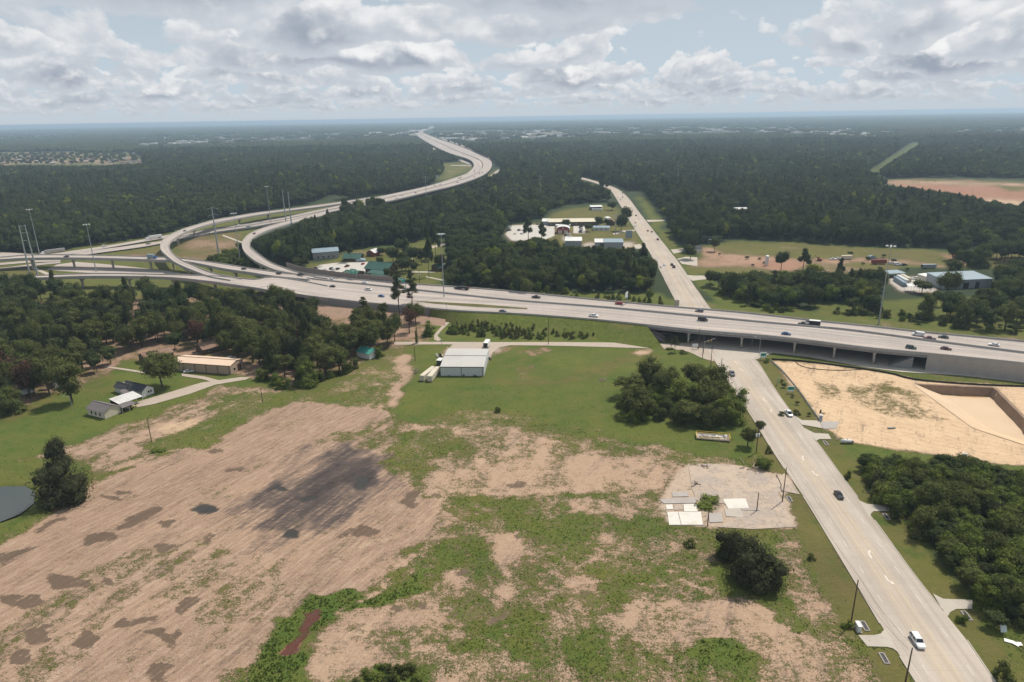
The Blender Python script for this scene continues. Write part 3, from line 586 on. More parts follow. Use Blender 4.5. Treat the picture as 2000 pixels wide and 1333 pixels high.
    vor = t.n('TexWave', wave_type='BANDS', bands_direction='DIAGONAL'); t.l(p, vor.inputs['Vector']); vor.inputs['Scale'].default_value = 0.11; vor.inputs['Distortion'].default_value = 14.0; vor.inputs['Detail'].default_value = 3.0; vor.inputs['Detail Scale'].default_value = 0.35
    soil = t.mix(t.math('MULTIPLY', t.rng(s_, 0.75, 1.0), t.rng(vor.outputs['Fac'], 0.80, 1.0, 0, 0.5)), soil, t.mix(0.5, soil, (0.30, 0.20, 0.12)))
    soil = t.mix(t.math('MULTIPLY', t.rng(s_, 0.75, 1.0), t.rng(n1, 0.45, 0.62, 0, 0.5)), soil, (0.62, 0.465, 0.305))
    soil = t.mix(t.math('MULTIPLY', t.rng(s_, 0.75, 1.0), t.rng(n4, 0.54, 0.66, 0, 0.55)), soil, (0.42, 0.28, 0.17))
    soil = t.mix(b_, soil, t.mix(t.rng(n2, 0.35, 0.65), (0.36, 0.33, 0.30), (0.46, 0.42, 0.37)))
    ne = t.math('ADD', t.math('MULTIPLY', nf, 0.5), t.math('ADD', t.math('MULTIPLY', nf2, 0.5), t.math('MULTIPLY', n4, 0.3)))
    dm = t.rng(t.math('ADD', d, t.math('MULTIPLY', t.math('SUBTRACT', ne, 0.65), 4.2)), 0.12, 0.95, 0, 1.0)
    soil = t.mix(t.math('MULTIPLY', dm, 0.92), soil, t.mix(t.rng(nf, 0.35, 0.65), (0.040, 0.035, 0.037), (0.110, 0.086, 0.080)))
    wm = t.rng(t.math('ADD', w, t.math('MULTIPLY', t.math('SUBTRACT', t.math('ADD', t.math('MULTIPLY', n2, .5), t.math('ADD', t.math('MULTIPLY', nf, .5), t.math('MULTIPLY', n3, .3))), 0.65), 3.6)), 0.20, 0.85, 0, 1, 'SMOOTHSTEP')
    soil = t.mix(t.math('MULTIPLY', t.rng(t.math('ADD', d, t.math('MULTIPLY', t.math('SUBTRACT', ne, 0.65), 5.0)), 0.95, 1.7), 0.9), soil, (0.032, 0.028, 0.029)); soil = t.mix(t.math('MULTIPLY', wm, 0.85), soil, t.mix(t.math('MINIMUM', d, 1.0), (0.088, 0.062, 0.043), (0.040, 0.042, 0.040)))
    # plants
    lush = t.mix(n2, (0.050, 0.094, 0.015), (0.104, 0.150, 0.028)); mid = t.mix(n2, (0.070, 0.092, 0.018), (0.126, 0.136, 0.034)); dry = t.mix(n2, (0.108, 0.088, 0.034), (0.165, 0.128, 0.054))
    gcv = t.math('ADD', gc, t.math('MULTIPLY', t.math('SUBTRACT', n1, 0.5), 1.1))
    gr = t.mix(t.rng(gcv, 0.0, 0.5), lush, mid); gr = t.mix(t.rng(gcv, 0.5, 1.0), gr, dry)
    gr = t.mix(t.rng(n3, 0.30, 0.62, 0.50, 0.0), gr, t.mix(0.5, gr, (0.018, 0.030, 0.008)))
    gr = t.mix(t.rng(n0, 0.40, 0.65, 0.0, 0.35), gr, (0.165, 0.165, 0.035)); gr = t.mix(t.rng(n1, 0.52, 0.70, 0.0, 0.35), gr, (0.150, 0.135, 0.042)); gr = t.mix(t.rng(n1, 0.46, 0.30, 0.0, 0.45), gr, (0.040, 0.082, 0.014)); gr = t.mix(t.rng(n4, 0.50, 0.72, 0.0, 0.50), gr, t.mix(0.5, gr, (0.22, 0.20, 0.075)))
    gr = t.mix(t.rng(n5, 0.50, 0.30, 0.0, 0.55), gr, t.mix(0.6, gr, (0.016, 0.028, 0.008))); gr = t.mix(t.rng(n2, 0.55, 0.75, 0.0, 0.45), gr, t.mix(0.6, gr, (0.03, 0.055, 0.010)))
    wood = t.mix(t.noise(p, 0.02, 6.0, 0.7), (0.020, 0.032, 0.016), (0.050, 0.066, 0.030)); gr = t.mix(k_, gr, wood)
    col = t.mix(gm, soil, gr)
    hb = t.math('ADD', t.math('MULTIPLY', n3, 0.5), t.math('ADD', t.math('MULTIPLY', t.math('MULTIPLY', nf, f_), 1.1), t.math('MULTIPLY', gm, t.math('ADD', 0.25, t.math('MULTIPLY', n3, 0.9)))))
    fadeb = t.math('SUBTRACT', 1.0, t.math('MULTIPLY', wm, 0.8))
    t.out(col, t.rng(wm, 0, 1, 0.95, 0.75), t.math('MULTIPLY', hb, fadeb), 0.75, 0.35, spec=0.15)
    me.materials.append(m)
    me.polygons.foreach_set('use_smooth', np.ones(len(q), bool))
    tag(link('ground', me), 'flat ground with scraped earth, patchy grass and pale sand', kind='structure')
    return X, YY, Z, ch, px, py
GX, GY, GZ, GCH, GPX, GPY = build_ground()
# pond by the left edge
pts = [P(x, y, -0.35) for x, y in [(-260, 985), (-60, 957), (10, 950), (50, 950), (68, 962), (66, 984), (40, 1004), (0, 1020), (-60, 1034), (-260, 1060)]]
mw = bpy.data.materials.new('pond_water'); t = NT(mw); t.out((0.045, 0.055, 0.05), 0.06, t.noise(t.n('TexCoord').outputs['Object'], 1.5, 3), 0.04, 0.02, spec=0.5)
tag(MB().add(pts, [tuple(range(len(pts)))]).obj('pond_water', mw), 'still grey pond water at the edge of the grass', kind='structure')
# ------------------------------------------------------------------ roads
def I(x, tab):   # piecewise linear table
    xs = [p[0] for p in tab]; ys = [p[1] for p in tab]
    if xs[0] > xs[-1]: xs, ys = xs[::-1], ys[::-1]
    return float(np.interp(x, xs, ys))
def smooth_line(pts, n):
    """n points evenly along a Catmull-Rom curve through 3-D points"""
    p = [Vector(q) for q in pts]; p = [p[0] * 2 - p[1]] + p + [p[-1] * 2 - p[-2]]; d = []
    for i in range(1, len(p) - 2):
        for k in range(12):
            t = k / 12; a, b, c, e = p[i - 1], p[i], p[i + 1], p[i + 2]
            d.append(0.5 * ((2 * b) + (c - a) * t + (2 * a - 5 * b + 4 * c - e) * t * t + (3 * b - a - 3 * c + e) * t ** 3))
    d.append(p[-2]); L = [0.0]
    for i in range(1, len(d)): L.append(L[-1] + (d[i] - d[i - 1]).length)
    o = []; k = 0
    for j in range(n):
        s = L[-1] * j / (n - 1)
        while k < len(L) - 2 and L[k + 1] < s: k += 1
        f = (s - L[k]) / max(1e-6, L[k + 1] - L[k]); o.append(d[k].lerp(d[k + 1], min(1, f)))
    return o
def strip(name, A, B, mats, thick=0.0, dz=0.0, parent=None, cols=1):
    """road surface between edge lines A and B, with UV in metres; thick > 0 gives a deck with sides and underside"""
    n = len(A); vs = []; uv = []; fs = []; mi = []; L = 0.0; up = V(0, 0, dz)
    for i in range(n):
        if i: L += ((A[i] + B[i]) / 2 - (A[i - 1] + B[i - 1]) / 2).length
        w = (A[i] - B[i]).length
        for c in range(cols + 1):
            vs.append(A[i].lerp(B[i], c / cols) + up); uv.append((w * c / cols, L))
    k = cols + 1
    for i in range(n - 1):
        for c in range(cols): a = i * k + c; fs.append((a, a + 1, a + 1 + k, a + k)); mi.append(0)
    if thick:
        o = len(vs)
        for i in range(n):
            for e in (A[i], B[i]):
                for z in (0, -thick): vs.append(e + V(0, 0, z + dz)); uv.append((0, 0))
        for i in range(n - 1):
            a = o + i * 4; b = a + 4
            fs += [(a, b, b + 1, a + 1), (a + 2, a + 3, b + 3, b + 2), (a + 1, b + 1, b + 3, a + 3)]; mi += [1, 1, 1]
        for a in (o, o + (n - 1) * 4): fs.append((a, a + 1, a + 3, a + 2)); mi.append(1)
    me = bpy.data.meshes.new(name); me.from_pydata([tuple(v) for v in vs], [], fs)
    for q in mats: me.materials.append(q)
    me.polygons.foreach_set('material_index', mi)
    u = me.uv_layers.new(name='UVMap'); u.data.foreach_set('uv', [c for l in me.loops for c in uv[l.vertex_index]])
    bm = bmesh.new(); bm.from_mesh(me); bmesh.ops.recalc_face_normals(bm, faces=[f for f in bm.faces if f.material_index])
    for f in bm.faces:
        if f.material_index == 0 and f.normal.z < 0: f.normal_flip()
    bm.to_mesh(me); bm.free(); me.update()
    return link(name, me, parent)
def ribbon(pts, w, z0, z1, mb=None, m=0, off=0.0, wtop=None):
    """a wall of width w along a line"""
    mb = mb or MB(); n = len(pts); L = []
    for i in range(n):
        t = (pts[min(n - 1, i + 1)] - pts[max(0, i - 1)]); t.z = 0; t.normalize(); s = V(-t.y, t.x, 0); c = pts[i] + s * off; h = w / 2; ht = h if wtop is None else wtop / 2
        L.append([c + s * h + V(0, 0, z0), c + s * ht + V(0, 0, z1), c - s * ht + V(0, 0, z1), c - s * h + V(0, 0, z0)])
    return mb.loft(L, m)
def seg(a, b, n): return [a.lerp(b, i / (n - 1)) for i in range(n)]

# ---- the straight road in front (five lanes, concrete)
FM = [(1333, 1790, 1944), (1240, 1732, 1880), (1172, 1692, 1824), (1112, 1656, 1777), (1044, 1615, 1728), (980, 1576, 1681), (924, 1538, 1639), (864, 1499, 1595), (812, 1467, 1550), (757, 1430, 1511),
      (700, 1393, 1474), (640, 1351, 1419), (599, 1326, 1384), (554, 1302, 1353), (502, 1274, 1317), (454, 1243.6, 1279), (413, 1218.6, 1247), (389, 1204, 1229), (373, 1193, 1212), (364, 1178, 1193), (355, 1153, 1166), (347, 1120, 1138)]
fl = [P(a, y, 0.03) for y, a, b in FM]; fr = [P(b, y, 0.03) for y, a, b in FM]
fl = [fl[0] + (fl[0] - fl[1]) * 1.5] + fl; fr = [fr[0] + (fr[0] - fr[1]) * 1.5] + fr
fmL, fmR = smooth_line(fl, 150), smooth_line(fr, 150)
road = tag(strip('road', fmL, fmR, [M['road']], dz=0.0, cols=6), 'pale concrete five lane road running straight into the distance', kind='structure')
def fm_at(f, s):   # f: fraction across from left, s: index along
    i = min(148, int(s)); q = s - i
    return fmL[i].lerp(fmL[i + 1], q).lerp(fmR[i].lerp(fmR[i + 1], q), f)
# kerbs, broken where the driveways cut in
def kerb(line, gaps, side):
    mb = MB(); cur = []
    for p in line:
        x, y = proj(np.array(p)); ok = not any(a < y < b for a, b in gaps) and y > 500
        if ok: cur.append(p)
        if (not ok or p is line[-1]) and len(cur) > 1: ribbon(cur, 0.25, -0.2, 0.11, mb, off=side * 0.13); cur = []
        elif not ok: cur = []
    return mb.obj('kerb', M['concrete'], road)
kl = smooth_line(fl, 500); kr = smooth_line(fr, 500)
kerb(kl, [(1226, 1268), (922, 966), (650, 700), (520, 545), (474, 490)], 1); kerb(kr, [(1200, 1236), (978, 1008), (818, 862), (640, 705), (548, 566)], -1)
# lane lines and turn arrows (paint, 2 cm proud of the slab)
mb = MB()
def dash(f, s0, s1, w=0.13):
    a, b = fm_at(f, s0), fm_at(f, s1); t = (b - a).normalized(); n = V(-t.y, t.x, 0) * w / 2; z = V(0, 0, 0.02)
    mb.add([a - n + z, a + n + z, b + n + z, b - n + z], [(0, 1, 2, 3)])
pitch_ = [(fmL[i + 1] - fmL[i]).length for i in range(149)]; s = 0.0
while s < 60:
    d = 1 / pitch_[min(148, int(s))]
    for f in (0.215, 0.785): dash(f, s, s + 3 * d)
    s += 12 * d
mb.obj('lane_dashes', M['paint_white'], road)
mb = MB(); s = 0.0
while s < 60:
    d = 1 / pitch_[min(148, int(s))]
    for f in (0.405, 0.595): dash(f, s, s + 3 * d, 0.12); dash(f + (0.014 if f < .5 else -.014), s, s + 12 * d, 0.10)
    s += 12 * d
mb.obj('yellow_lines', M['paint_yellow'], road)
def arrow(px, py, flip, rev):
    o = P(px, py, 0.055); i = min(range(149), key=lambda k: abs(fmL[k].y - o.y)); t = ((fmL[i + 1] - fmL[i])).normalized() * (-1 if rev else 1); n = V(t.y, -t.x, 0) * flip
    shape = [(-1.9, -.16), (0.2, -.16), (0.9, .5), (0.9, 1.1), (1.45, .2), (0.9, -.7), (.9, -.1), (0.6, .12), (.3, .16), (-1.9, .16)]
    shape = [(-1.9, -.22), (.5, -.22), (1.1, -.62), (1.1, -1.05), (1.9, -.2), (1.1, .65), (1.1, .22), (-1.9, .22)]
    body = [(-1.9, -.2), (.3, -.2), (1.0, .25), (.75, .6), (.15, .22), (-1.9, .22)]; head = [(.45, .85), (1.45, .05), (1.75, 1.05)]
    m = MB(); z = V(0, 0, 0)
    for sh in (body, head): m.add([o + t * a + n * b for a, b in sh], [tuple(range(len(sh)))])
    return m.obj('turn_arrow', M['paint_white'], road)
for px, py, fl_, rv in [(1567, 895, 1, 0), (1590, 925, -1, 1), (1697, 1082, 1, 0), (1734, 1133, -1, 1), (1505, 803, 1, 0), (1492, 782, -1, 1), (1446, 722, -1, 1), (1436, 708, -1, 1)]: arrow(px, py, fl_, rv)

def flat(name, poly, m, z=0.02, label=None, parent=None, kind='structure', thick=0.0):
    pts = [P(x, y, 0) for x, y in poly]; b = MB()
    if thick: b.prism(pts, -0.4, z)
    else: b.add([(p.x, p.y, z + .03) for p in pts], [tuple(range(len(pts)))])
    o = b.obj(name, m, parent)
    for f in o.data.polygons:
        if not thick and f.normal.z < 0: o.data.flip_normals(); break
    if label: tag(o, label, kind=kind)
    return o
# driveways off the road
for nm, poly in [('driveway', [(1676, 1241), (1708, 1241), (1720, 1238), (1728, 1229), (1735, 1238), (1756, 1276), (1744, 1267), (1732, 1264), (1694, 1263)]),
                 ('driveway', [(1678, 978), (1694, 985), (1712, 986), (1738, 990), (1738, 999), (1706, 999), (1701, 1004), (1699, 1012)]),
                 ('driveway', [(1822, 1160), (1842, 1170), (1860, 1171), (1899, 1172), (1899, 1190), (1868, 1190), (1856, 1196), (1850, 1206)]),
                 ('driveway', [(1546, 808), (1566, 830), (1607, 837), (1601, 822), (1566, 821)]), ('driveway', [(1570, 836), (1594, 862), (1600, 858), (1624, 858), (1618, 848), (1590, 846)]),
                 ('driveway', [(1338, 537), (1352, 549), (1420, 541), (1420, 538), (1356, 539)]), ('driveway', [(1322, 506), (1332, 516), (1362, 520), (1362, 503), (1340, 502)]),
                 ('driveway', [(1250, 477), (1258, 487), (1240, 486), (1238, 479)]), ('driveway', [(1310, 488), (1316, 496), (1345, 489), (1343, 485)]), ('driveway', [(1262, 430), (1266, 434), (1300, 432), (1300, 430)])]:
    flat(nm, poly, M['concrete'], 0.022, 'short concrete driveway apron joining the road')
flat('driveway', [(1532, 925), (1546, 940), (1562, 966), (1540, 962), (1528, 960), (1506, 940)], M['cracked_lot'], 0.022, 'worn driveway into the slab yard')
flat('gravel_apron', [(1602, 823), (1640, 824), (1632, 838), (1608, 838)], M['concrete_grey'], 0.024, 'grey gravel apron at the building site gate')
# the side road left of the underpass and the yard of the white hall
fa = smooth_line([P(x, y, 0.03) for x, y in [(770, 668), (850, 668), (950, 668.5), (1100, 668.5), (1240, 670), (1330, 671), (1362, 662), (1400, 652)]], 50)
fb = smooth_line([P(x, y, 0.03) for x, y in [(770, 674), (850, 673), (950, 674), (1100, 676), (1240, 680), (1330, 684), (1372, 700), (1394, 706)]], 50)
tag(strip('side_road', fa, fb, [M['gravel_road']], cols=2, dz=-0.006), 'narrow pale side road leading to the underpass', kind='structure')
flat('hall_yard', [(868, 700), (876, 682), (884, 673.5), (998, 674.5), (975, 679), (962, 690), (955, 700)], M['gravel_road'], 0.02, 'gravel yard behind the white metal hall')
flat('farm_track', [(270, 785), (320, 770), (392, 748), (470, 737), (490, 737), (480, 742), (420, 752), (370, 770), (300, 790), (262, 797)], M['gravel_road'], 0.02, 'gravel drive past the tan shed')
flat('farm_track', [(355, 730), (400, 736), (430, 744), (420, 748), (395, 741), (355, 735)], M['gravel_road'], 0.026, 'gravel spur by the tan shed')
flat('farm_track', [(205, 715), (290, 727), (290, 731), (205, 718)], M['gravel_road'], 0.02, 'two wheel tracks across the lawn')
flat('foot_track', [(848, 655), (856, 645), (872, 628), (880, 622), (884, 625), (862, 646), (854, 656), (862, 664), (856, 667), (848, 664)], M['gravel_road'], 0.02, 'pale foot track curling up to the ramp')
# roadway and paving under and beside the bridge
flat('frontage_paving', [(1325, 640), (1500, 630), (1620, 640), (1770, 690), (2000, 728), (2200, 757), (2200, 772), (2000, 741), (1760, 727), (1685, 717), (1580, 698), (1510, 690), (1478, 702), (1398, 706), (1392, 668), (1345, 662)], M['concrete'], 0.026, 'frontage lane and paving under the bridge')
flat('slab_yard', [(1345, 912), (1382, 906), (1408, 907), (1455, 911), (1480, 922), (1512, 932), (1536, 950), (1520, 965), (1532, 985), (1552, 1030), (1470, 1034), (1400, 1030), (1440, 1010), (1420, 985), (1360, 978), (1352, 955)], M['cracked_lot'], 0.02, 'cracked grey pavement of a cleared lot')
for poly in [[(1790, 540), (1822, 541), (1822, 566), (1768, 568), (1762, 548)]]: flat('yard', poly, M['lot'], 0.03, 'pale concrete yard beside the blue grey metal building')
flat('car_park', [(612, 526), (625, 518), (655, 514), (742, 512), (735, 526), (690, 537), (650, 535)], M['lot'], 0.03, 'pale car park of the green roofed lodge')
flat('car_park', [(987, 458), (1000, 441), (1060, 439), (1083, 441), (1083, 461), (1060, 470), (1000, 470)], M['lot'], 0.03, 'large pale car park left of the red barn')
flat('car_park', [(1120, 442), (1143, 442), (1143, 456), (1120, 456)], M['lot'], 0.03, 'small car park between red barn and round tree')
flat('path', [(832, 540), (866, 547), (866, 549), (832, 542)], M['concrete'], 0.03, 'thin concrete path over the lodge lawn')
flat('path', [(798, 530), (850, 531), (850, 533), (798, 533)], M['concrete'], 0.03, 'thin concrete path beside the lodge')
flat('path', [(830, 484), (870, 475), (870, 479), (835, 488)], M['gravel_road'], 0.03, 'pale gravel path at the far end of the lodge lawn')
flat('side_street', [(1420, 541), (1420, 538), (1470, 539), (1700, 556), (1700, 560), (1480, 545)], M['concrete'], 0.024, 'thin concrete lane between the woods')
flat('side_street', [(1196, 457), (1215, 451), (1240, 449), (1240, 452), (1218, 454), (1200, 459)], M['concrete'], 0.024, 'curved concrete drive to the low grey building')

# ---- motorway: edge lines in photo pixels, heights by photo column
NEAR = [(-160, 560), (0, 549), (95, 543), (192, 541), (323, 543), (409, 551), (444, 555.5), (529, 569), (600, 579), (666, 588), (755, 597), (831, 603), (898, 609.5), (1000, 613.5), (1076, 619), (1165, 626), (1268, 637), (1357, 647), (1500, 658), (1576, 666.5), (1704, 683), (1806, 692), (2000, 711.5), (2260, 746)]
MED = [(600, 545), (653, 551), (755, 561), (824, 569), (1000, 588), (1178, 601), (1339, 616.5), (1500, 632), (1653, 645), (1831, 669), (2000, 690.5), (2260, 724)]
FAR = [(600, 537), (640, 541), (678, 546), (755, 552), (824, 557), (908, 562.5), (1000, 570), (1178, 588), (1319, 601), (1433, 610), (1500, 617), (1602, 629), (1704, 639), (1806, 650.5), (2000, 668), (2260, 698)]
ZN = [(-160, 9), (530, 9), (600, 7.4), (700, 6), (900, 6), (1100, 6.8), (1268, 8), (3000, 8)]
ZF = [(-160, 9.5), (530, 9.0), (600, 7.4), (700, 6), (900, 6), (1100, 6.8), (1268, 8), (3000, 8)]
xs = np.concatenate([np.arange(600, 1260, 30), np.arange(1268, 1806, 26), np.arange(1806, 2261, 35)])
nearE = [P(x, I(x, NEAR), I(x, ZN)) for x in xs]; medE = [P(x, I(x, MED), I(x, ZN)) for x in xs]; farE = [P(x, I(x, FAR), I(x, ZN)) for x in xs]
sm = lambda L: [((L[max(0, i - 1)] + L[i] * 2 + L[min(len(L) - 1, i + 1)]) / 4) if 0 < i < len(L) - 1 else L[i] for i in range(len(L))]
for _ in range(2): nearE, medE, farE = sm(nearE), sm(medE), sm(farE)
i0 = int(np.argmin(abs(xs - 1268))); i1 = int(np.argmin(abs(xs - 1804)))
hw = tag(link('highway', None), 'wide concrete motorway crossing the picture on a low bank', kind='structure'); hw.empty_display_size = 1
strip('carriageway', nearE, medE, [M['highway']], dz=0.0, cols=6, parent=hw); strip('carriageway', medE, farE, [M['highway']], dz=0.0, cols=5, parent=hw)
ribbon(nearE, 0.42, -0.02, 0.9, off=0.21, wtop=0.28).obj('barrier', M['barrier'], hw); ribbon(medE, 1.7, -0.02, 0.02).obj('median_strip', M['concrete_dark'], hw)
ribbon(medE, 0.55, 0.02, 1.05, wtop=0.25).obj('barrier', M['barrier'], hw); ribbon(farE, 0.5, -0.02, 0.95, off=-0.25, wtop=0.28).obj('barrier', M['barrier'], hw)
# lane lines
mb = MB()
def lane_line(A, B, f, i_from, i_to, dashed=True, w=0.16):
    L = [A[i].lerp(B[i], f) for i in range(i_from, i_to)]; L = smooth_line(L, 500); acc = 0
    for i in range(len(L) - 1):
        acc += (L[i + 1] - L[i]).length
        if dashed and (acc % 12.2) > 3.2: continue
        t = (L[i + 1] - L[i]).normalized(); n = V(-t.y, t.x, 0) * w / 2; z = V(0, 0, 0.02); mb.add([L[i] - n + z, L[i] + n + z, L[i + 1] + n + z, L[i + 1] - n + z], [(0, 1, 2, 3)])
for f in (0.22, 0.38, 0.54, 0.70): lane_line(nearE, medE, f, 12, len(xs))
for f in (0.28, 0.51, 0.74): lane_line(medE, farE, f, 0, len(xs))
lane_line(nearE, medE, 0.07, 10, len(xs), False); lane_line(nearE, medE, 0.88, 0, len(xs), False); lane_line(medE, farE, 0.92, 0, len(xs), False); lane_line(medE, farE, 0.10, 0, len(xs), False)
mb.obj('lane_lines', M['paint_white'], hw)
# the grass median between main lanes and the near ramp
for poly in [[(800, 588), (850, 590), (930, 594), (1030, 602), (1030, 604.5), (930, 600), (850, 594)]]:
    o = MB(); z = [P(x, y, I(x, ZN) + 0.02) for x, y in poly]; o.add(z, [tuple(range(len(z)))]); oo = o.obj('grass_median', M['olive'], hw)
# retaining walls in panels, and the bank
def panel_wall(parent, line, z1off, i_a, i_b, step, m, thick=0.5, off=0.0, gap=0.05):
    L = smooth_line(line[i_a:i_b + 1], max(3, int(sum((line[i + 1] - line[i]).length for i in range(i_a, i_b)) / step) + 1))
    for a, b in zip(L[:-1], L[1:]):
        t = (b - a); ln = Vector((t.x, t.y, 0)).length; ang = math.atan2(t.y, t.x); z = (a.z + b.z) / 2 + z1off; c = (a + b) / 2; n = V(-math.sin(ang), math.cos(ang), 0) * off
        MB().box((0, 0, 0), (ln - gap, thick, z + 0.6)).obj('wall_panel', m, parent).matrix_world = Matrix.Translation((c.x + n.x, c.y + n.y, (z - 0.6) / 2)) @ Matrix.Rotation(ang, 4, 'Z')
rw = thing('retaining_wall', 'tall grey concrete retaining wall under the motorway right of the bridge', 'wall', (0, 0, 0))
panel_wall(rw, nearE, -0.02, i1, len(xs) - 1, 6.0, M['concrete_grey'], off=-0.05); ribbon(nearE[i1:], 1.6, -9, -7.96, off=-1.4).obj('footing', M['concrete'], rw)
rw2 = thing('retaining_wall', 'long low grey retaining wall under the ramp behind the oak woods', 'wall', (0, 0, 0))
ia = int(np.argmin(abs(xs - 830))); panel_wall(rw2, nearE, -0.02, 0, ia, 6.5, M['concrete_dark'], off=-0.05)
rw3 = thing('retaining_wall', 'grey retaining wall on the far side of the motorway', 'wall', (0, 0, 0)); panel_wall(rw3, farE, -0.02, 0, len(xs) - 1, 14.0, M['concrete_grey'], off=0.05)
mb = MB(); eb = []
for i in range(0, ia + 2):
    tp = nearE[i]; h = 3.2 - 1.5 * i / (ia + 1); eb.append([V(tp.x, tp.y - .2, h), V(tp.x + .5, tp.y - 7, h * .6), V(tp.x + 1, tp.y - 16, -.3)])
mb.add([v for r in eb for v in r], [(i * 3 + k, i * 3 + k + 1, i * 3 + k + 4, i * 3 + k + 3) for i in range(len(eb) - 1) for k in range(2)]); M['red_earth'] = mat('red_earth', (0.30, 0.20, 0.145), .95, .2, .6, dirt=(.12, .12, .05))
tag(mb.obj('earth_bank', M['red_earth'], None, True), 'reddish earth bank at the foot of the ramp wall', kind='structure')
toe = [(835, 617), (870, 620), (930, 655), (1100, 660), (1250, 662), (1262, 660), (1268, 656)]
vs = []; 
for i in range(ia, i0 + 1):
    x = xs[i]; tp = nearE[i]; dwn = V(0.30, -0.95, 0); h = tp.z
    e = tp + dwn.normalized() * (h * (0.6 + 2.2 * min(1, (i - ia) / 4))); 
    vs.append([tp + V(0, 0, -0.05), tp.lerp(V(e.x, e.y, -0.3), 0.35) + V(0, 0, -0.2), tp.lerp(V(e.x, e.y, -0.3), 0.7) + V(0, 0, -0.35), V(e.x, e.y, -0.35)])
mb = MB(); flatv = [v for r in vs for v in r]; fsx = []
for i in range(len(vs) - 1):
    for k in range(3): a = i * 4 + k; fsx.append((a, a + 1, a + 5, a + 4))
mb.add(flatv, fsx); bank = tag(mb.obj('grass_bank', M['verge'], None, True), 'green grass slope of the motorway bank above the side road', kind='structure')

# ---- the bridge over the straight road
br = thing('overpass_bridge', 'concrete motorway bridge over the straight road, on rows of round-headed columns', 'bridge')
bi = list(range(i0, i1 + 1))
def slab(A, B, z0, z1, nm, m, parent):
    L = []
    for a, b in zip(A, B): L.append([a + V(0, 0, z1), b + V(0, 0, z1), b + V(0, 0, z0), a + V(0, 0, z0)])
    return MB().loft(L).obj(nm, m, parent)
nb = [nearE[i] for i in bi]; fb_ = [farE[i] for i in bi]; ac = (fb_[0] - nb[0]).normalized()
slab([p - ac * 0.45 for p in nb], [p + ac * 0.45 for p in fb_], -0.42, -0.03, 'deck', M['barrier'], br)
for k in range(11):     # beams under the deck
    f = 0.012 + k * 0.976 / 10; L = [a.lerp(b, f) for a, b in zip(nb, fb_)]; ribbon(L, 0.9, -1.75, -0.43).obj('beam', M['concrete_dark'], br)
tot = len(bi) - 1
for px in (1345, 1462, 1545, 1625, 1716):
    j = int(np.argmin(abs(xs - px))); j = min(max(j, i0 + 1), i1 - 1); a, b = nearE[j], farE[j]; d = (b - a); d.z = 0; W = d.length; u = d.normalized(); rz = math.atan2(u.y, u.x)
    c = (a + b) / 2
    MB().box((0, 0, 0), (W - 1.0, 1.3, 1.1)).obj('bent_cap', M['concrete'], br).matrix_world = Matrix.Translation((c.x, c.y, a.z - 2.32)) @ Matrix.Rotation(rz, 4, 'Z')
    ncol = 5
    colm = MB().tube((0, 0, 0), (0, 0, a.z - 2.87), 0.52, n=12)
    me = colm.mesh('column', M['concrete'], True)
    for k in range(ncol):
        q = a + u * (1.4 + (W - 2.8) * k / (ncol - 1)); o = link('column', me, br); o.location = (q.x, q.y, -0.02)
# sloped concrete paving at both ends of the span
def abutment(i, sgn, parent):
    a, b = nearE[i], farE[i]; t = (nearE[i + 1] - nearE[i]).normalized() if i < len(xs) - 1 else (nearE[i] - nearE[i - 1]).normalized(); t = t * sgn; t.z = 0
    m = MB(); o = V(0, 0, -1.9); w = (a - b).normalized() * 0.6
    m.add([a + w * 2 + o, b + o, V(b.x, b.y, -0.1) + t * 10.5, V(a.x, a.y, -0.1) + t * 10.5 + w * 2, V(a.x, a.y, -0.4), V(b.x, b.y, -0.4)], [(0, 1, 2, 3), (0, 3, 4), (1, 5, 2)])
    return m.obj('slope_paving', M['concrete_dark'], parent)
abutment(i0, 1, br); abutment(i1 - 1, -1, br)
q = [P(1262, 639, 6.3), P(1256, 659, 0.9), P(1299, 658, 0.5), P(1272, 641, 6.5)]
m_ = MB().add(q, [(0, 1, 2, 3)]); tag(m_.obj('slope_paving', M['cracked_lot']), 'tan triangle of paving on the bank at the bridge end', 'paving')
cp = MB()
for a, b in ((q[0], q[1]), (q[1], q[2])): ribbon([a + V(0, 0, .05), b + V(0, 0, .05)], 0.6, -0.1, 0.12, cp)
tag(cp.obj('paving_kerb', M['concrete']), 'pale kerb edging the tan paving triangle', 'kerb')
# bank faces left and right behind the bridge ends (earth fill under the motorway is closed by the walls)
# ---- curved ramps and flyovers
def ramp(name, label, A, B, z, n, kind_m='highway', piers=(), thick=1.5, rail=True, cat='ramp'):
    zs = z if isinstance(z, list) else [z] * len(A)
    a = smooth_line([P(x, y, q) for (x, y), q in zip(A, zs)], n); b = smooth_line([P(x, y, q) for (x, y), q in zip(B, zs)], n)
    r = thing(name, label, cat)
    strip('deck', a, b, [M[kind_m], M['barrier']], thick=thick, parent=r, cols=3)
    if rail:
        for e, s in ((a, 1), (b, -1)): ribbon(e, 0.4, -0.3, 0.85, wtop=0.28).obj('parapet', M['barrier'], r)
    for i in piers:
        c = (a[i] + b[i]) / 2; d = (b[i] - a[i]); w = d.length; rz = math.atan2(d.y, d.x); t = c.z - thick
        m = MB().tube((0, 0, -0.3), (0, 0, t - 1.2), 0.95, n=12); m.loft([[(x, y, zz) for x, y in ((-k, -1), (k, -1), (k, 1), (-k, 1))] for zz, k in ((t - 2.4, 0.9), (t - 1.0, w * 0.36), (t, w * 0.36))])
        m.obj('pier', M['concrete'], r).matrix_world = Matrix.Translation((c.x, c.y, 0)) @ Matrix.Rotation(rz, 4, 'Z')
    return a, b
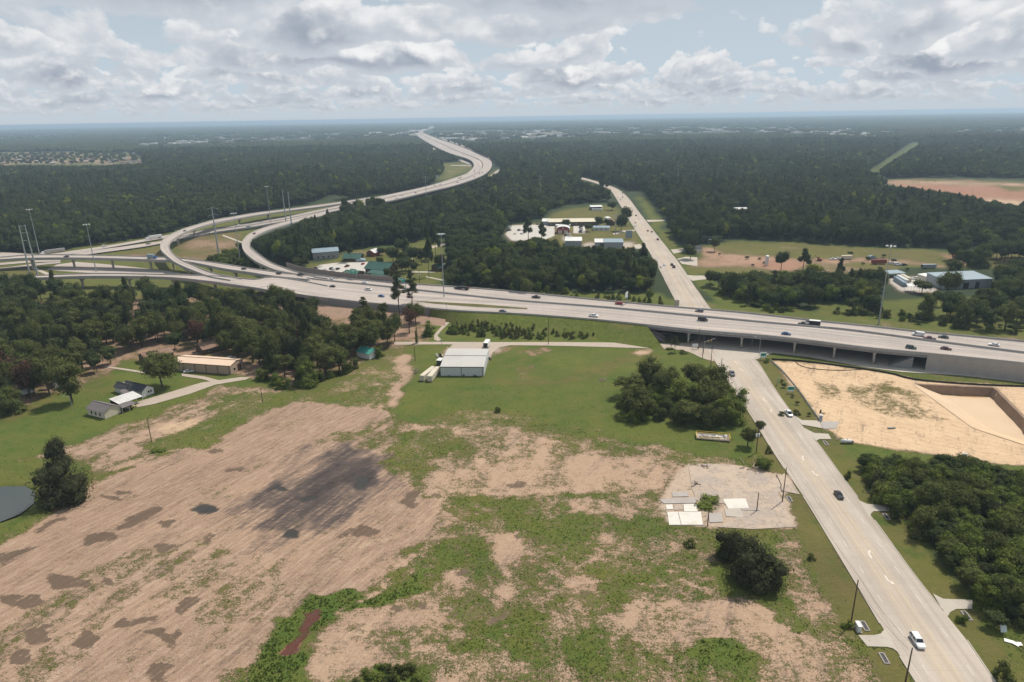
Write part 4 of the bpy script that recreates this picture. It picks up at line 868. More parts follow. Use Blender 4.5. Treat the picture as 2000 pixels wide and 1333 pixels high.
rC = ramp('flyover_ramp', 'high curved ramp, larger outer loop of the interchange', [(450, 549), (409, 541), (368, 526), (342.5, 514), (327, 502), (315, 490), (313.6, 480), (317, 471.4), (330.6, 461), (356, 449), (385, 440), (419, 430.6), (453, 424.7), (504, 416), (555, 410), (620, 401.5), (680, 393), (730, 385)],
          [(472, 546), (414, 534), (376.5, 519), (354.4, 509), (339, 497), (332, 486.7), (330.6, 480), (333, 473), (342.5, 465.5), (359.5, 456), (385, 446), (419, 436.6), (453, 429.8), (504, 421), (555, 413.6), (620, 405.5), (680, 396.5), (730, 388)],
          [9.1, 9.3, 10, 10.5, 11, 11, 11, 11, 11, 11, 11, 10.5, 10, 9, 8, 7.3, 7.4, 7.9], 100, piers=(12, 19, 26, 33, 40, 47, 54, 61, 69))
rD = ramp('flyover_ramp', 'inner curved ramp with a brown worn lane, beside the noise wall', [(640, 546), (600, 540), (546.5, 531), (521, 522), (495.5, 509), (477, 492), (472.6, 476.5), (477, 468), (487, 458), (512.5, 446.8), (546.5, 436.6), (572, 430), (640, 412)],
          [(660, 544), (640, 541), (589, 534), (555, 524), (526, 512), (492, 486.7), (488.7, 478), (490, 471), (500.6, 462), (524.4, 451), (555, 441.6), (575, 436), (646, 418)], [6.9, 7.5, 8.8, 9, 9.2, 9.4, 9.4, 9.4, 9.2, 9, 8.4, 8, 6], 70, piers=(16, 24, 32, 40, 48), thick=1.4)
rE = ramp('flyover', 'straight flyover crossing low over the interchange to the left edge', [(615, 540), (565, 536), (538, 532.6), (487, 525), (419, 514), (356, 506), (300, 503), (178, 499.5), (68, 498.8), (0, 503.5), (-160, 514)],
          [(605, 548), (560, 543.5), (528, 540), (487, 533.5), (436, 526), (359.5, 511.5), (300, 509), (178, 505.5), (68, 505.5), (0, 508.5), (-160, 521)], [7.6, 8.6, 9, 9.3, 9.5, 9.5, 9.5, 9.5, 9.5, 9.5, 9.5], 70, piers=(14, 20, 26, 33, 40, 47, 54, 61))
rF = ramp('flyover', 'near viaduct lanes running left behind the oak woods', [(640, 560), (600, 552), (565, 546), (530, 542.5), (497, 547), (444, 542), (409, 540), (323, 537.5), (192, 535.5), (95, 538.5), (0, 543.5), (-160, 553)],
          [(640, 584.5), (600, 579), (565, 573.5), (529, 569), (497, 563.5), (444, 556), (409, 551), (323, 543), (192, 541), (95, 543.5), (0, 549), (-160, 560)], [7.0, 7.6, 8.4, 9, 9, 9, 9, 9, 9, 9, 9, 9], 70, piers=(22, 30, 38, 46, 54, 62))
# ground-level roadways of the interchange and the motorway running off to the horizon
def ground_road(label, A, B, z, n, cols=4, walls=False, bar=True, nm='roadway', m='highway'):
    zs = z if isinstance(z, list) else [z] * len(A)
    a = smooth_line([P(x, y, q) for (x, y), q in zip(A, zs)], n); b = smooth_line([P(x, y, q) for (x, y), q in zip(B, zs)], n)
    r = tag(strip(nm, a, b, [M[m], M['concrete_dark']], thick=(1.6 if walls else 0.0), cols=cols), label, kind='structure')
    if bar:
        for e in (a, b): ribbon(e, 0.5, -0.2, 0.85, wtop=0.3).obj('barrier', M['barrier'], r)
    return a, b, r
ground_road('far roadway along the wood edge, left of the loop', [(-200, 492), (0, 493.5), (60, 496.5), (100, 496.0), (127.5, 492.2), (204, 481), (294, 465.5), (345, 456)], [(-200, 502), (0, 503), (60, 502), (105, 501), (135, 497), (178, 490), (255, 477), (345, 461.5)], 1.2, 50, bar=False)
ground_road('second far roadway, left of the loop', [(130, 499), (170, 491.5), (250, 480.5), (314.5, 471.5), (350, 466)], [(136, 501.5), (165, 498), (270, 484), (316, 476), (350, 471)], 1.2, 40, bar=False)
ground_road('slip road below the flyover at the left edge', [(-160, 525), (0, 514), (60, 509.5), (118, 508)], [(-160, 531), (0, 518), (62, 513), (118, 511)], 0.4, 20, bar=False)
ground_road('lower slip road at the left edge', [(-160, 533), (0, 523.5), (70, 515), (116, 511.5)], [(-160, 537), (0, 527), (70, 519), (120, 514)], 0.4, 20, bar=False)
flat('roadway', [(90, 527), (112, 517), (150, 512), (200, 516), (260, 522), (330, 530), (400, 541), (400, 546), (330, 539), (250, 535), (180, 534), (120, 530)], M['highway'], 0.05, 'broad pale roadway at ground level under the flyover')
flat('roadway', [(68, 522), (100, 536), (94, 539), (60, 524)], M['concrete'], 0.06, 'thin pale ramp edge beside the tall pylon')
flat('loop_kerb', [(436, 459), (476, 474), (474, 476), (434, 461)], M['concrete'], 0.05, 'pale drain channel across the brown loop grass')
# interleaved fill banks keep nothing floating: mainline stands on its own walls
hA = [(345, 462), (368, 458.6), (419, 446), (470, 440), (529.5, 431.5), (575, 421), (650, 405), (700, 394), (750, 383), (831.6, 365.4), (882.7, 350), (913, 338.6), (925, 326), (922, 316), (908, 309), (870, 296.5), (839, 281), (819, 268.5), (814, 262), (823, 254), (852, 246)]
hB = [(345, 469), (385, 462), (419, 454.5), (470, 447), (529.5, 439), (572, 430), (650, 414), (700, 404), (755, 394.7), (842, 374), (898, 360), (944, 342.4), (959.5, 327), (958, 314), (939, 304), (898, 286), (857, 272), (834, 263), (826, 259), (832, 254.5), (856, 246.4)]
hz = [1, 1.2, 2, 2.5, 3, 4, 6, 7, 8, 8, 8, 8, 8, 8, 7, 6, 5, 5, 5, 5, 5]
ha, hb, hr = ground_road('long motorway curving away to the horizon', hA, hB, hz, 220, 10, True, True, 'far_highway')
mid = [a.lerp(b, 0.5) for a, b in zip(ha, hb)]; ribbon(mid[20:], 2.6, -0.2, 0.35).obj('median_strip', M['brown_trim'] if False else M['olive'], hr)
ribbon(mid, 0.5, 0.3, 1.2).obj('barrier', M['barrier'], hr)
for i in range(75, 118, 4):
    c = ha[i].lerp(hb[i], 0.75); MB().tube((c.x, c.y, -0.3), (c.x, c.y, c.z - 1.6), 1.2, n=8).obj('pier', M['concrete'], hr)
ground_road('right frontage road of the far motorway', [(857, 270), (898, 284.5), (939, 302), (960, 313), (977, 323), (980, 327), (965, 337), (956, 346)], [(862, 270), (905, 284.5), (945, 302), (966, 313), (983, 324), (986, 328), (972, 340), (963, 349)], 0.8, 60, 2, bar=False)
ground_road('left frontage road of the far motorway', [(833, 283), (850, 296), (880, 306), (900, 316), (924, 323)], [(837, 282), (856, 295), (886, 305), (906, 314.5), (924, 321)], 0.8, 40, 2, bar=False)
ground_road('dirt service road inside the far bend', [(880, 323), (900, 323), (922, 322.5)], [(880, 324.5), (900, 324.5), (922, 324.5)], 0.5, 12, 1, bar=False)
flat('lake', [(1835, 224.2), (1905, 223.2), (1975, 224.8), (1900, 226.2)], M['lamp'], 0.3, 'pale strip of water near the horizon')

# noise wall along the far side of the motorway, panel by panel
nw = thing('noise_wall', 'long brown noise wall of upright panels beside the lodge car park', 'wall')
ramps_far = rD[1]
base = [P(x, y, z) for x, y, z in [(560, 523, 9.1), (589, 531.5, 8.9), (640, 539.5, 7.6), (691, 545.5, 6.2), (768, 552.5, 6.1), (790, 554.5, 6.1)]]
L = smooth_line(base, 34)
for k, (a, b) in enumerate(zip(L[:-1], L[1:])):
    t = b - a; ang = math.atan2(t.y, t.x); ln = V(t.x, t.y, 0).length; c = (a + b) / 2
    MB().box((0, 0, 0), (ln - 0.18, 0.22, 4.6)).obj('wall_panel', M['noise_wall'], nw).matrix_world = Matrix.Translation((c.x, c.y + .5, c.z + 1.9)) @ Matrix.Rotation(ang, 4, 'Z')
    MB().box((0, 0, 0), (0.36, 0.42, 4.75)).obj('post', M['concrete_dark'], nw).matrix_world = Matrix.Translation((a.x, a.y + .5, a.z + 1.9)) @ Matrix.Rotation(ang, 4, 'Z')
# ------------------------------------------------------------------ trees: prototypes
def octa(n=1):
    bm = bmesh.new(); bmesh.ops.create_icosphere(bm, subdivisions=n, radius=1.0)
    v = np.array([x.co[:] for x in bm.verts]); f = np.array([[q.index for q in x.verts] for x in bm.faces]); bm.free(); return v, f
ICO = octa(1)
def crown_data(lobes, nleaf, size, r, up=0.25, shell=(0.62, 1.24), core=0.62, aspect=0.62, flatten=1.0):
    """leaf-sized quads over the surface of many lobes, dark solid hearts inside"""
    L = np.array(lobes); w = L[:, 3] ** 2; idx = r.choice(len(L), nleaf, p=w / w.sum())
    d = r.normal(size=(nleaf, 3)); d[:, 2] += up; d /= np.linalg.norm(d, axis=1)[:, None]
    c = L[idx, :3]; rad = L[idx, 3][:, None] * r.uniform(*shell, size=(nleaf, 1)); o = d * rad; o[:, 2] *= flatten; p = c + o
    nrm = d + r.normal(scale=0.33, size=(nleaf, 3)); nrm /= np.linalg.norm(nrm, axis=1)[:, None]
    a = np.cross(nrm, r.normal(size=(nleaf, 3))); a /= np.linalg.norm(a, axis=1)[:, None]; b = np.cross(nrm, a)
    s = size * r.uniform(0.55, 1.6, size=(nleaf, 1)); a *= s * 0.5; b *= s * 0.5 * aspect
    q = np.stack([p - a, p - b * 0.9, p + a, p + b], 1).reshape(-1, 3)
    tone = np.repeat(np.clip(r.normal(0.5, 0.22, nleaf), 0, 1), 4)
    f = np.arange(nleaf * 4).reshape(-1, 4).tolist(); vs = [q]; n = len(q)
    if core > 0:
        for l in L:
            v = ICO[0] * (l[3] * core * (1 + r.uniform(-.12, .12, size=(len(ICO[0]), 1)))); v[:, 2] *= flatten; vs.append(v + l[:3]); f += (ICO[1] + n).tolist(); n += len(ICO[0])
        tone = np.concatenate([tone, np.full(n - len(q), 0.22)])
    return np.concatenate(vs), f, tone
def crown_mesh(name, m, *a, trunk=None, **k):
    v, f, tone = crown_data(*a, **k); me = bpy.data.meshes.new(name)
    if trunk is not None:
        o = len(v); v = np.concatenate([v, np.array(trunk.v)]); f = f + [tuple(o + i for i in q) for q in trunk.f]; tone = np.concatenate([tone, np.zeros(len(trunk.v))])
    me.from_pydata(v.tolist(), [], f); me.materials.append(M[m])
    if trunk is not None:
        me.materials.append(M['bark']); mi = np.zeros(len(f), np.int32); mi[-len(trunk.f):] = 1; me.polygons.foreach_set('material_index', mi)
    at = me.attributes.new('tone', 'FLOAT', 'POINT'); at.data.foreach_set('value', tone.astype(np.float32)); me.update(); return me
def trunk_mb(H, r0, lobes, hb, r, limbs=6, bend=0.4):
    mb = MB(); p = [V(0, 0, -0.6)]; n = 4
    for i in range(1, n + 1): p.append(V(r.normal() * bend * i / n, r.normal() * bend * i / n, H * i / n))
    for i in range(n): mb.tube(p[i], p[i + 1], r0 * (1 - 0.75 * i / n), r0 * (1 - 0.75 * (i + 1) / n), 7, cap=False)
    if limbs:
        ix = r.choice(len(lobes), min(limbs, len(lobes)), replace=False)
        for j in ix:
            l = lobes[j]; z = min(H * 0.85, max(hb, l[2] * r.uniform(0.5, 0.75))); k = min(n - 1, int(z / H * n)); a = p[k].lerp(p[k + 1], z / H * n - k)
            mb.tube(a, V(*l[:3]), r0 * 0.38, r0 * 0.1, 5, cap=False)
    return mb
def lobes_round(r, H, R, n, z0=0.35, z1=1.0, lr=(0.30, 0.46), round_=0.9):
    o = []
    for i in range(n):
        for _ in range(60):
            x, y, z = r.uniform(-1, 1, 3)
            q = math.sqrt(x * x + y * y + z * z)
            if 0.35 < q < 1: break
        k = r.uniform(*lr) * R; zc = (z0 + z1) / 2 * H; hz = (z1 - z0) / 2 * H
        zz = zc + z * max(0.2, hz - k * 0.8)
        if z0 <= 0.1 and i % 2: zz = k * 0.55; q = 0.55 + 0.45 * abs(z); a = r.uniform(0, 6.283); x, y = math.cos(a) * q, math.sin(a) * q
        o.append((x * (R - k * round_), y * (R - k * round_), zz, k))
    return o
def lobes_pine(r, H, R, n, z0=0.5):
    o = []
    for i in range(n):
        t = (i + r.uniform(0, 1)) / n; z = H * (z0 + (0.97 - z0) * t); rr = R * (1 - 0.72 * t ** 1.4); a = r.uniform(0, 6.283); k = R * r.uniform(0.26, 0.40) * (1 - 0.35 * t)
        d = max(0, rr - k) * r.uniform(0.55, 1.0); o.append((math.cos(a) * d, math.sin(a) * d, z, k))
    o.append((0, 0, H * 0.97, R * 0.22)); return o
PROTO = {}
def proto(key, kind, m, H, R, r, nl, nleaf, size, z0=0.35, tr=None, lr=(0.30, 0.46), **k):
    """kind: r round, p pine, c cone; keeps crown and trunk meshes and the true height and radius"""
    if kind == 'p': L = lobes_pine(r, H, R, nl, z0)
    elif kind == 'c': L = [(r.normal() * R * .12, r.normal() * R * .12, H * (0.12 + 0.85 * i / nl), R * (1.0 - 0.85 * i / nl) * 0.75) for i in range(nl)]
    else: L = lobes_round(r, H, R, nl, z0, lr=lr)
    cm = crown_mesh('crown', m, L, nleaf, size, r, **k)
    tm = trunk_mb(H * (0.93 if kind == 'p' else 0.72), tr or (0.03 * H * 0.5 + 0.12), L, H * max(0.2, z0 * 0.7), r, limbs=(7 if H > 5 else 3))
    PROTO[key] = dict(crown=cm, trunk=tm.mesh('trunk', M['bark'], True), H=H, R=R, kind=kind, m=m)
rr = np.random.default_rng(5)
for i in range(3): proto(f'oak{i}', 'r', 'leaf', 15, 7.2, rr, 26, 4200, 0.66, (0.22, 0.10, 0.16)[i], lr=(.24, .42))
for i in range(3): proto(f'elm{i}', 'r', 'leaf', 18, 5.2, rr, 22, 3400, 0.62, (0.26, 0.14, 0.2)[i], lr=(.25, .45))
for i in range(2): proto(f'live{i}', 'r', 'leaf_dark', 12, 7.4, rr, 24, 4600, 0.50, 0.08)
for i in range(3): proto(f'pine{i}', 'p', 'leaf_pine', 24, 4.0, rr, 24, 2600, 0.55, 0.46, tr=0.26, core=0.45, flatten=0.7)
for i in range(2): proto(f'fresh{i}', 'r', 'leaf_bright', 13, 5.2, rr, 18, 3000, 0.58, 0.08)
proto('yellow0', 'r', 'leaf_yellow', 11, 5.0, rr, 14, 2200, 0.7, 0.15)
for i in range(2): proto(f'red{i}', 'r', 'leaf_red', 11, 4.2, rr, 16, 1300, 0.5, 0.3, core=0.0)
for i in range(3): proto(f'thicket{i}', 'r', 'leaf_bright' if i > 0 else 'leaf', 6.5, 3.6, rr, 13, 1700, 0.48, 0.05)
for i in range(3): proto(f'bush{i}', 'r', 'leaf_bright' if i == 1 else 'leaf', 3.2, 2.1, rr, 8, 700, 0.36, 0.0, tr=0.08)
for i in range(2): proto(f'sapling{i}', 'c', 'leaf_bright', 4.2, 1.25, rr, 7, 420, 0.32, 0.1, tr=0.06)
proto('cypress0', 'c', 'leaf_bright', 6.5, 2.2, rr, 9, 900, 0.40, 0.1, tr=0.12)
proto('bare0', 'r', 'leaf_dark', 13, 4.6, rr, 12, 520, 0.45, 0.4, core=0.0)

NT_ = [0]
TREES = []   # name, px, py, key, H, R, label, group, cat
def tree(px, py, key, H, R, label=None, group=None, name='tree', cat='tree'): TREES.append(dict(p=P(px, py), px=px, py=py, key=key, H=H, R=R, label=label, group=group, name=name, cat=cat))
# trees one can point at
for a in [
 (1424, 1086, 'live0', 9, 6.0, 'smaller dark oak of the pair standing below the concrete slabs'), (1477, 1136, 'live1', 13.0, 8.8, 'larger dark oak of the pair below the concrete slabs, crown to the ground'),
 (131, 976, 'live1', 14.0, 10.0, 'wide dark tree with crown to the ground beside the pond'), (116, 912, 'live0', 12.5, 5.2, 'smaller dark tree close behind the wide tree at the pond'),
 (318, 757, 'oak0', 19.0, 10.5, 'big round oak in front of the tan shed by the grey roofed house'), (141, 786, 'elm1', 22.0, 7.5, 'tall lone tree on the lawn casting a long shadow'),
 (22, 806, 'oak1', 13.0, 7.5, 'tree at the far left edge of the bright lawn beside the open shelter'),
 (781, 622, 'pine0', 31, 6.2, 'taller of two lone pines standing up against the motorway'), (806, 612, 'pine1', 29, 5.8, 'right one of two lone pines standing up against the motorway'), (712, 628, 'pine2', 16, 5.0, 'shorter pine left of the two lone pines at the ramp wall'),
 (800, 650, 'red0', 16, 5.5, 'rusty leaved tree on red soil below the two lone pines'), (838, 655, 'fresh0', 9, 5.2, 'bushy green tree on the red soil beside the foot track'), (750, 622, 'elm0', 11, 4.0, 'small tree left of the two lone pines'), (812, 632, 'oak2', 14, 6.0, 'broad tree at the foot of the right lone pine'),
 (1272, 748, 'oak1', 14, 9.0, 'rearmost broad tree in the clump by the road'), (1228, 776, 'elm2', 12, 7.5, 'left edge tree of the clump by the road'), (1244, 812, 'oak2', 12, 8.5, 'round dark tree at the front left of the clump by the road'),
 (1302, 768, 'oak0', 13, 7.0, 'tree in the gap at the back of the clump by the road'), (1336, 800, 'fresh0', 15, 8.5, 'grey green tall tree in the middle of the clump by the road'), (1384, 806, 'oak0', 16, 9.5, 'largest tree at the right of the clump by the road'),
 (1352, 764, 'elm0', 15, 8.0, 'tree at the back right of the clump by the road'), (1402, 772, 'oak1', 15, 8.0, 'tree nearest the bridge in the clump by the road'), (1424, 824, 'fresh1', 13, 7.5, 'bright leaved tree at the front right of the clump by the road'),
 (1392, 830, 'oak2', 10, 6.5, 'low tree in front of the largest tree of the clump by the road'), (1344, 826, 'elm1', 10, 6.5, 'low dark tree at the front middle of the clump by the road'), (1440, 800, 'fresh0', 11, 5.5, 'tree of the clump closest to the carriageway'), (1312, 800, 'bare0', 10, 5.0, 'thin half bare tree in the middle of the clump by the road'),
 (1460, 872, 'elm2', 9, 3.6, 'slim small tree on the verge behind the yellow railed bin'), (1482, 846, 'elm0', 6, 2.4, 'small verge tree beside the transformer pole'),
 (1318, 688, 'pine2', 9, 2.6, 'narrow vine covered tree at the underpass corner'),
 (814, 671, 'sapling0', 12, 1.5, 'slim creeper covered stem standing by the dirt track'),
 (1388, 730, 'bush1', 5, 3.2, 'round green tree at the foot of the road poles')]: tree(*a)
for a in [(1488, 912, 'bush1', 6.0, 4.2, 'round bright green bush at the corner of the slab yard'), (1386, 985, 'bush1', 2.2, 5.4, 'low wide green bush growing between the concrete slabs'), (1345, 1066, 'bush0', 2.4, 2.2, 'small dark bush left of the two dark oaks'),
          (971, 805, 'bush2', 2.4, 1.8, 'lone small dark bush in the middle of the green field'), (1503, 884, 'bush0', 3.0, 1.6, 'small bush on the verge near the transformer pole'), (1655, 934, 'bush0', 3.2, 1.6, 'small round bush on the right road verge'),
          (1585, 1092, 'bush2', 1.8, 1.4, 'small bush on the left verge below the dark oaks'), (1656, 1226, 'bush1', 2.2, 1.8, 'green bush at the foot of the pole by the white cabinet'), (1878, 1216, 'bush1', 3.4, 1.6, 'thin shrub on the grass by the lowest right driveway'),
          (1962, 1326, 'bush0', 5.0, 2.6, 'dark bush at the lower right corner of the verge'), (1526, 812, 'bush2', 2.0, 1.5, 'olive bush on the verge by the pickup'), (1556, 810, 'bush2', 2.4, 2.0, 'second olive bush nearer the site gate'), (1498, 708, 'bush1', 3.0, 1.8, 'bush behind the green sign at the corner'),
          (310, 880, 'bush1', 1.6, 3.0, 'low green scrub at the foot of the lone field pole'), (1308, 682, 'bush1', 1.6, 2.4, 'low weeds at the corner pole of the side road'), (1335, 690, 'bush0', 1.6, 3.0, 'low dark scrub at the underpass corner'),
          (905, 734, 'bush2', 1.2, 1.2, 'small shrub against the hall wall left of the post'), (880, 733, 'bush2', 1.5, 1.8, 'widest shrub against the white hall wall'), (928, 735, 'bush0', 1.0, 1.4, 'small shrub against the hall wall right of the post')]: tree(*a, name='bush', cat='bush')

# woods: base-line regions in the photograph
def scatter(poly, spacing, keys, weights, Hs, Rs, group, name='tree', cat='tree', jitter=0.42, thin=0.0, r=np.random.default_rng(21), cover=True):
    w = [P(x, y) for x, y in poly]; x0, x1 = min(p.x for p in w), max(p.x for p in w); y0, y1 = min(p.y for p in w), max(p.y for p in w); k = 0
    gx, gy = np.meshgrid(np.arange(x0, x1, spacing), np.arange(y0, y1, spacing * .9)); gx[1::2] += spacing / 2
    gx = gx.ravel() + r.normal(0, spacing * jitter * .5, gx.size); gy = gy.ravel() + r.normal(0, spacing * jitter * .5, gy.size)
    px, py = proj(np.stack([gx, gy, 0 * gx], 1)); ok = inpoly(px, py, poly) & (r.random(gx.size) >= thin)
    for X, Y, a, b in zip(gx[ok], gy[ok], px[ok], py[ok]):
        key = r.choice(keys, p=np.array(weights) / sum(weights)); q = r.uniform(0, 1) ; s = r.uniform(0.85, 1.15)
        H = (Hs[0] + (Hs[1] - Hs[0]) * q); R = (Rs[0] + (Rs[1] - Rs[0]) * (0.6 * q + 0.4 * r.uniform(0, 1)))
        if key.startswith('pine'): H *= 1.22; R *= 0.66
        TREES.append(dict(p=V(X, Y, 0), px=a, py=b, key=key, H=H, R=R, label=None, group=group, name=name, cat=cat, cover=cover))
W_LEFT = [(-70, 640), (-40, 570), (30, 575), (75, 585), (110, 572), (160, 600), (240, 602), (255, 585), (300, 582), (330, 600), (400, 600), (430, 592), (520, 606), (600, 618), (648, 640), (655, 668), (690, 662), (700, 640), (770, 655), (782, 672), (748, 690), (690, 716), (640, 738), (600, 752), (570, 752), (540, 735), (500, 726), (462, 700), (430, 690), (395, 682), (345, 690), (300, 672), (250, 695), (215, 722), (200, 737), (150, 752), (110, 772), (60, 790), (0, 806), (-70, 830)]
DIRT_HOLES = [[(62, 600), (108, 588), (118, 612), (80, 636), (62, 632)], [(255, 588), (292, 585), (290, 640), (262, 640)], [(196, 690), (236, 676), (240, 700), (205, 716)], [(358, 590), (380, 585), (378, 640), (362, 636)], [(388, 612), (425, 606), (420, 625), (392, 628)], [(640, 640), (690, 612), (690, 640), (655, 668)], [(318, 645), (340, 640), (338, 680), (322, 676)]]
scatter(W_LEFT, 9.4, ['oak0', 'oak1', 'oak2', 'elm0', 'elm1', 'elm2', 'live0', 'pine0', 'pine1', 'red0', 'red1', 'bare0'], [4, 4, 4, 5, 5, 5, 2, 1.2, 1.2, .35, .35, .6], (10, 21), (4.2, 7.8), 'trees of the left wood')
n0 = len(TREES)
TREES[:] = [t for t in TREES if not (t['group'] == 'trees of the left wood' and any(inpoly(np.array([t['px']]), np.array([t['py']]), h)[0] for h in DIRT_HOLES))]
for x, y, k in [(165, 615, 'red0'), (205, 618, 'red1'), (228, 622, 'red0'), (240, 640, 'red1'), (372, 650, 'red0'), (388, 640, 'red1'), (322, 660, 'red0'), (185, 640, 'red1'), (300, 655, 'bare0')]: tree(x, y, k, 12, 5.5, None, 'trees of the left wood')
scatter([(500, 735), (560, 752), (600, 752), (650, 735), (690, 716), (750, 692), (745, 700), (690, 722), (640, 745), (590, 762), (540, 758)], 4.5, ['thicket0', 'thicket1', 'thicket2', 'fresh0'], [3, 2, 3, 1], (4, 8), (2.4, 4), 'scrub along the left wood edge', 'bush', 'bush')
tree(605, 752, 'fresh1', 13, 6.5, 'bright green tree at the front corner of the left wood')
scatter([(1672, 908), (1700, 905), (1760, 918), (1850, 905), (1950, 925), (2080, 945), (2120, 1250), (1998, 1222), (1960, 1205), (1925, 1190), (1895, 1155), (1850, 1100), (1800, 1050), (1755, 1012), (1722, 985), (1700, 950)], 4.3,
        ['thicket0', 'thicket1', 'thicket2', 'fresh0', 'fresh1', 'elm0', 'oak1', 'live0'], [6, 5, 6, 2, 2, 1, 1, .6], (4.5, 9.5), (2.8, 4.8), 'trees of the low wood beside the road')
for a in [(1812, 1010, 'elm1', 13, 5.0), (1850, 1000, 'oak0', 11, 5.6), (1812, 908, 'fresh0', 9, 3.6), (1888, 1180, 'fresh1', 9, 4.0), (1960, 1190, 'oak2', 10, 5), (1942, 1225, 'thicket2', 5, 3), (1800, 1090, 'thicket1', 5, 3.0)]: tree(*a, None, 'trees of the low wood beside the road')
scatter([(1595, 868), (1625, 866), (1660, 900), (1640, 905)], 5, ['bush0', 'bush2'], [1, 1], (1, 2), (.8, 1.4), 'low scrub on the right verge', 'bush', 'bush', thin=.5)
scatter([(1504, 716), (1520, 722), (1566, 776), (1600, 822), (1590, 830), (1556, 790), (1520, 750)], 3.2, ['bush0', 'bush1', 'bush2'], [1, 1, 1], (1, 2.4), (.9, 1.7), 'scrub along the silt fence', 'bush', 'bush', thin=.35)
scatter([(688, 1345), (700, 1325), (760, 1290), (825, 1312), (848, 1345)], 2.6, ['bush0', 'bush1', 'bush2'], [1, 2, 1], (1.2, 2.4), (1.1, 1.9), 'green scrub in the lower hollow', 'bush', 'bush')
scatter([(1212, 790), (1235, 770), (1330, 765), (1430, 790), (1452, 818), (1425, 838), (1340, 834), (1262, 824), (1215, 824)], 5.6, ['thicket0', 'thicket1', 'thicket2'], [3, 2, 3], (4, 7.5), (2.8, 4.4), 'undergrowth of the clump by the road', 'bush', 'bush', cover=False)
# young plantings on the bank in front of the motorway
scatter([(868, 655), (892, 632), (960, 632), (1080, 642), (1190, 645), (1252, 648), (1240, 658), (1080, 664), (960, 660)], 4.0, ['sapling0', 'sapling1', 'bush0', 'bush2'], [2, 2, 3, 3], (2.0, 5.0), (1.1, 2.4), 'young trees planted on the motorway bank', 'sapling', 'young tree', thin=0.25, cover=False)
scatter([(1000, 577), (1120, 588), (1290, 596), (1300, 590), (1180, 580), (1050, 572)], 6.0, ['bush0', 'cypress0', 'sapling1', 'thicket1'], [2, 1, 2, 2], (2.5, 6.5), (1.6, 3), 'young trees behind the motorway', 'sapling', 'young tree', thin=0.35, cover=False)
for x, y, h in [(1002, 574, 9), (1032, 576, 10), (1050, 577, 11), (1068, 578, 8), (1107, 582, 8), (1268, 590, 10)]: tree(x, y, 'cypress0', h, h * .34, None, 'pointed green trees behind the motorway')
# woods across the motorway, near enough to be told apart
scatter([(1355, 545), (1450, 528), (1560, 534), (1700, 540), (1720, 560), (1700, 590), (1620, 592), (1560, 606), (1460, 598), (1400, 568)], 8.2, ['oak0', 'oak1', 'elm0', 'elm1', 'fresh0', 'fresh1', 'pine1', 'oak2'], [4, 4, 3, 3, 1, 1, .4, 4], (10, 16), (5, 7.5), 'trees of the wood right of the underpass')
scatter([(1395, 572), (1440, 575), (1560, 612), (1500, 610)], 5, ['thicket0', 'thicket1', 'thicket2'], [1, 2, 1], (3, 5.5), (2.4, 3.8), 'scrub behind the motorway at the underpass', 'bush', 'bush', cover=False)
scatter([(1600, 606), (1700, 600), (1800, 592), (1900, 596), (2080, 600), (2080, 652), (1950, 650), (1800, 630), (1700, 622)], 11.2, ['oak0', 'elm0', 'elm1', 'elm2', 'pine2', 'oak1'], [3, 3, 3, 3, .6, 2], (10, 19), (4.6, 7.6), 'scattered trees on the grass right of the underpass', thin=.26)
scatter([(1850, 505), (1900, 500), (2080, 505), (2080, 600), (1945, 600), (1940, 540), (1860, 530)], 9.5, ['oak0', 'oak1', 'elm0', 'elm1', 'oak2'], [3, 3, 2, 2, 3], (12, 19), (5.5, 8.5), 'trees behind the grey blue warehouse', thin=.2)
scatter([(1600, 612), (1700, 622), (1900, 648), (2060, 658), (2060, 640), (1850, 628), (1700, 606)], 6.5, ['bush0', 'bush2', 'thicket0', 'thicket2'], [2, 2, 2, 2], (2, 6), (1.8, 3.6), 'scrub on the grass right of the underpass', 'bush', 'bush', thin=.4, cover=False)
scatter([(1860, 470), (2060, 480), (2060, 500), (1900, 498)], 8, ['oak0'], [1], (12, 18), (5, 7), 'trees behind the grey blue warehouse') if False else None
for a in [(1525, 530, 'bare0', 17, 6), (1568, 528, 'pine0', 17, 6.5), (1590, 540, 'yellow0', 10, 7), (1690, 592, 'yellow0', 11, 8), (1640, 546, 'pine2', 16, 4), (1800, 574, 'red0', 10, 7), (1470, 556, 'yellow0', 9, 6.5), (1348, 507, 'oak0', 14, 8), (1395, 492, 'elm0', 13, 6), (1940, 606, 'oak1', 15, 8), (1860, 545, 'oak1', 16, 7), (1960, 560, 'oak2', 17, 10), (1985, 540, 'oak0', 15, 9), (1880, 530, 'elm0', 18, 8), (1910, 522, 'oak1', 20, 10), (1850, 575, 'oak2', 17, 8)]: tree(*a)
scatter([(560, 500), (600, 488), (640, 486), (690, 476), (740, 474), (800, 462), (835, 455), (838, 468), (790, 476), (700, 486), (640, 494), (610, 505), (585, 520)], 7.5, ['oak0', 'elm0', 'elm1', 'pine0', 'pine1'], [3, 3, 3, 2, 2], (14, 22), (4.5, 6.5), 'trees behind the lodge lawn')
scatter([(776, 500), (830, 492), (846, 510), (835, 535), (800, 540), (776, 525)], 12, ['oak0', 'elm0', 'elm1', 'oak2', 'pine0'], [3, 3, 3, 3, 1.5], (9, 17), (4, 6.5), 'trees on the lodge lawn', thin=.35)
scatter([(1365, 500), (1560, 490), (1850, 512), (1850, 536), (1650, 538), (1440, 532), (1362, 530)], 15, ['bush0', 'bush2', 'thicket0'], [2, 2, 1], (1.5, 4), (1.5, 3.2), 'scrub along the dirt lane', 'bush', 'bush', thin=.8, cover=False)
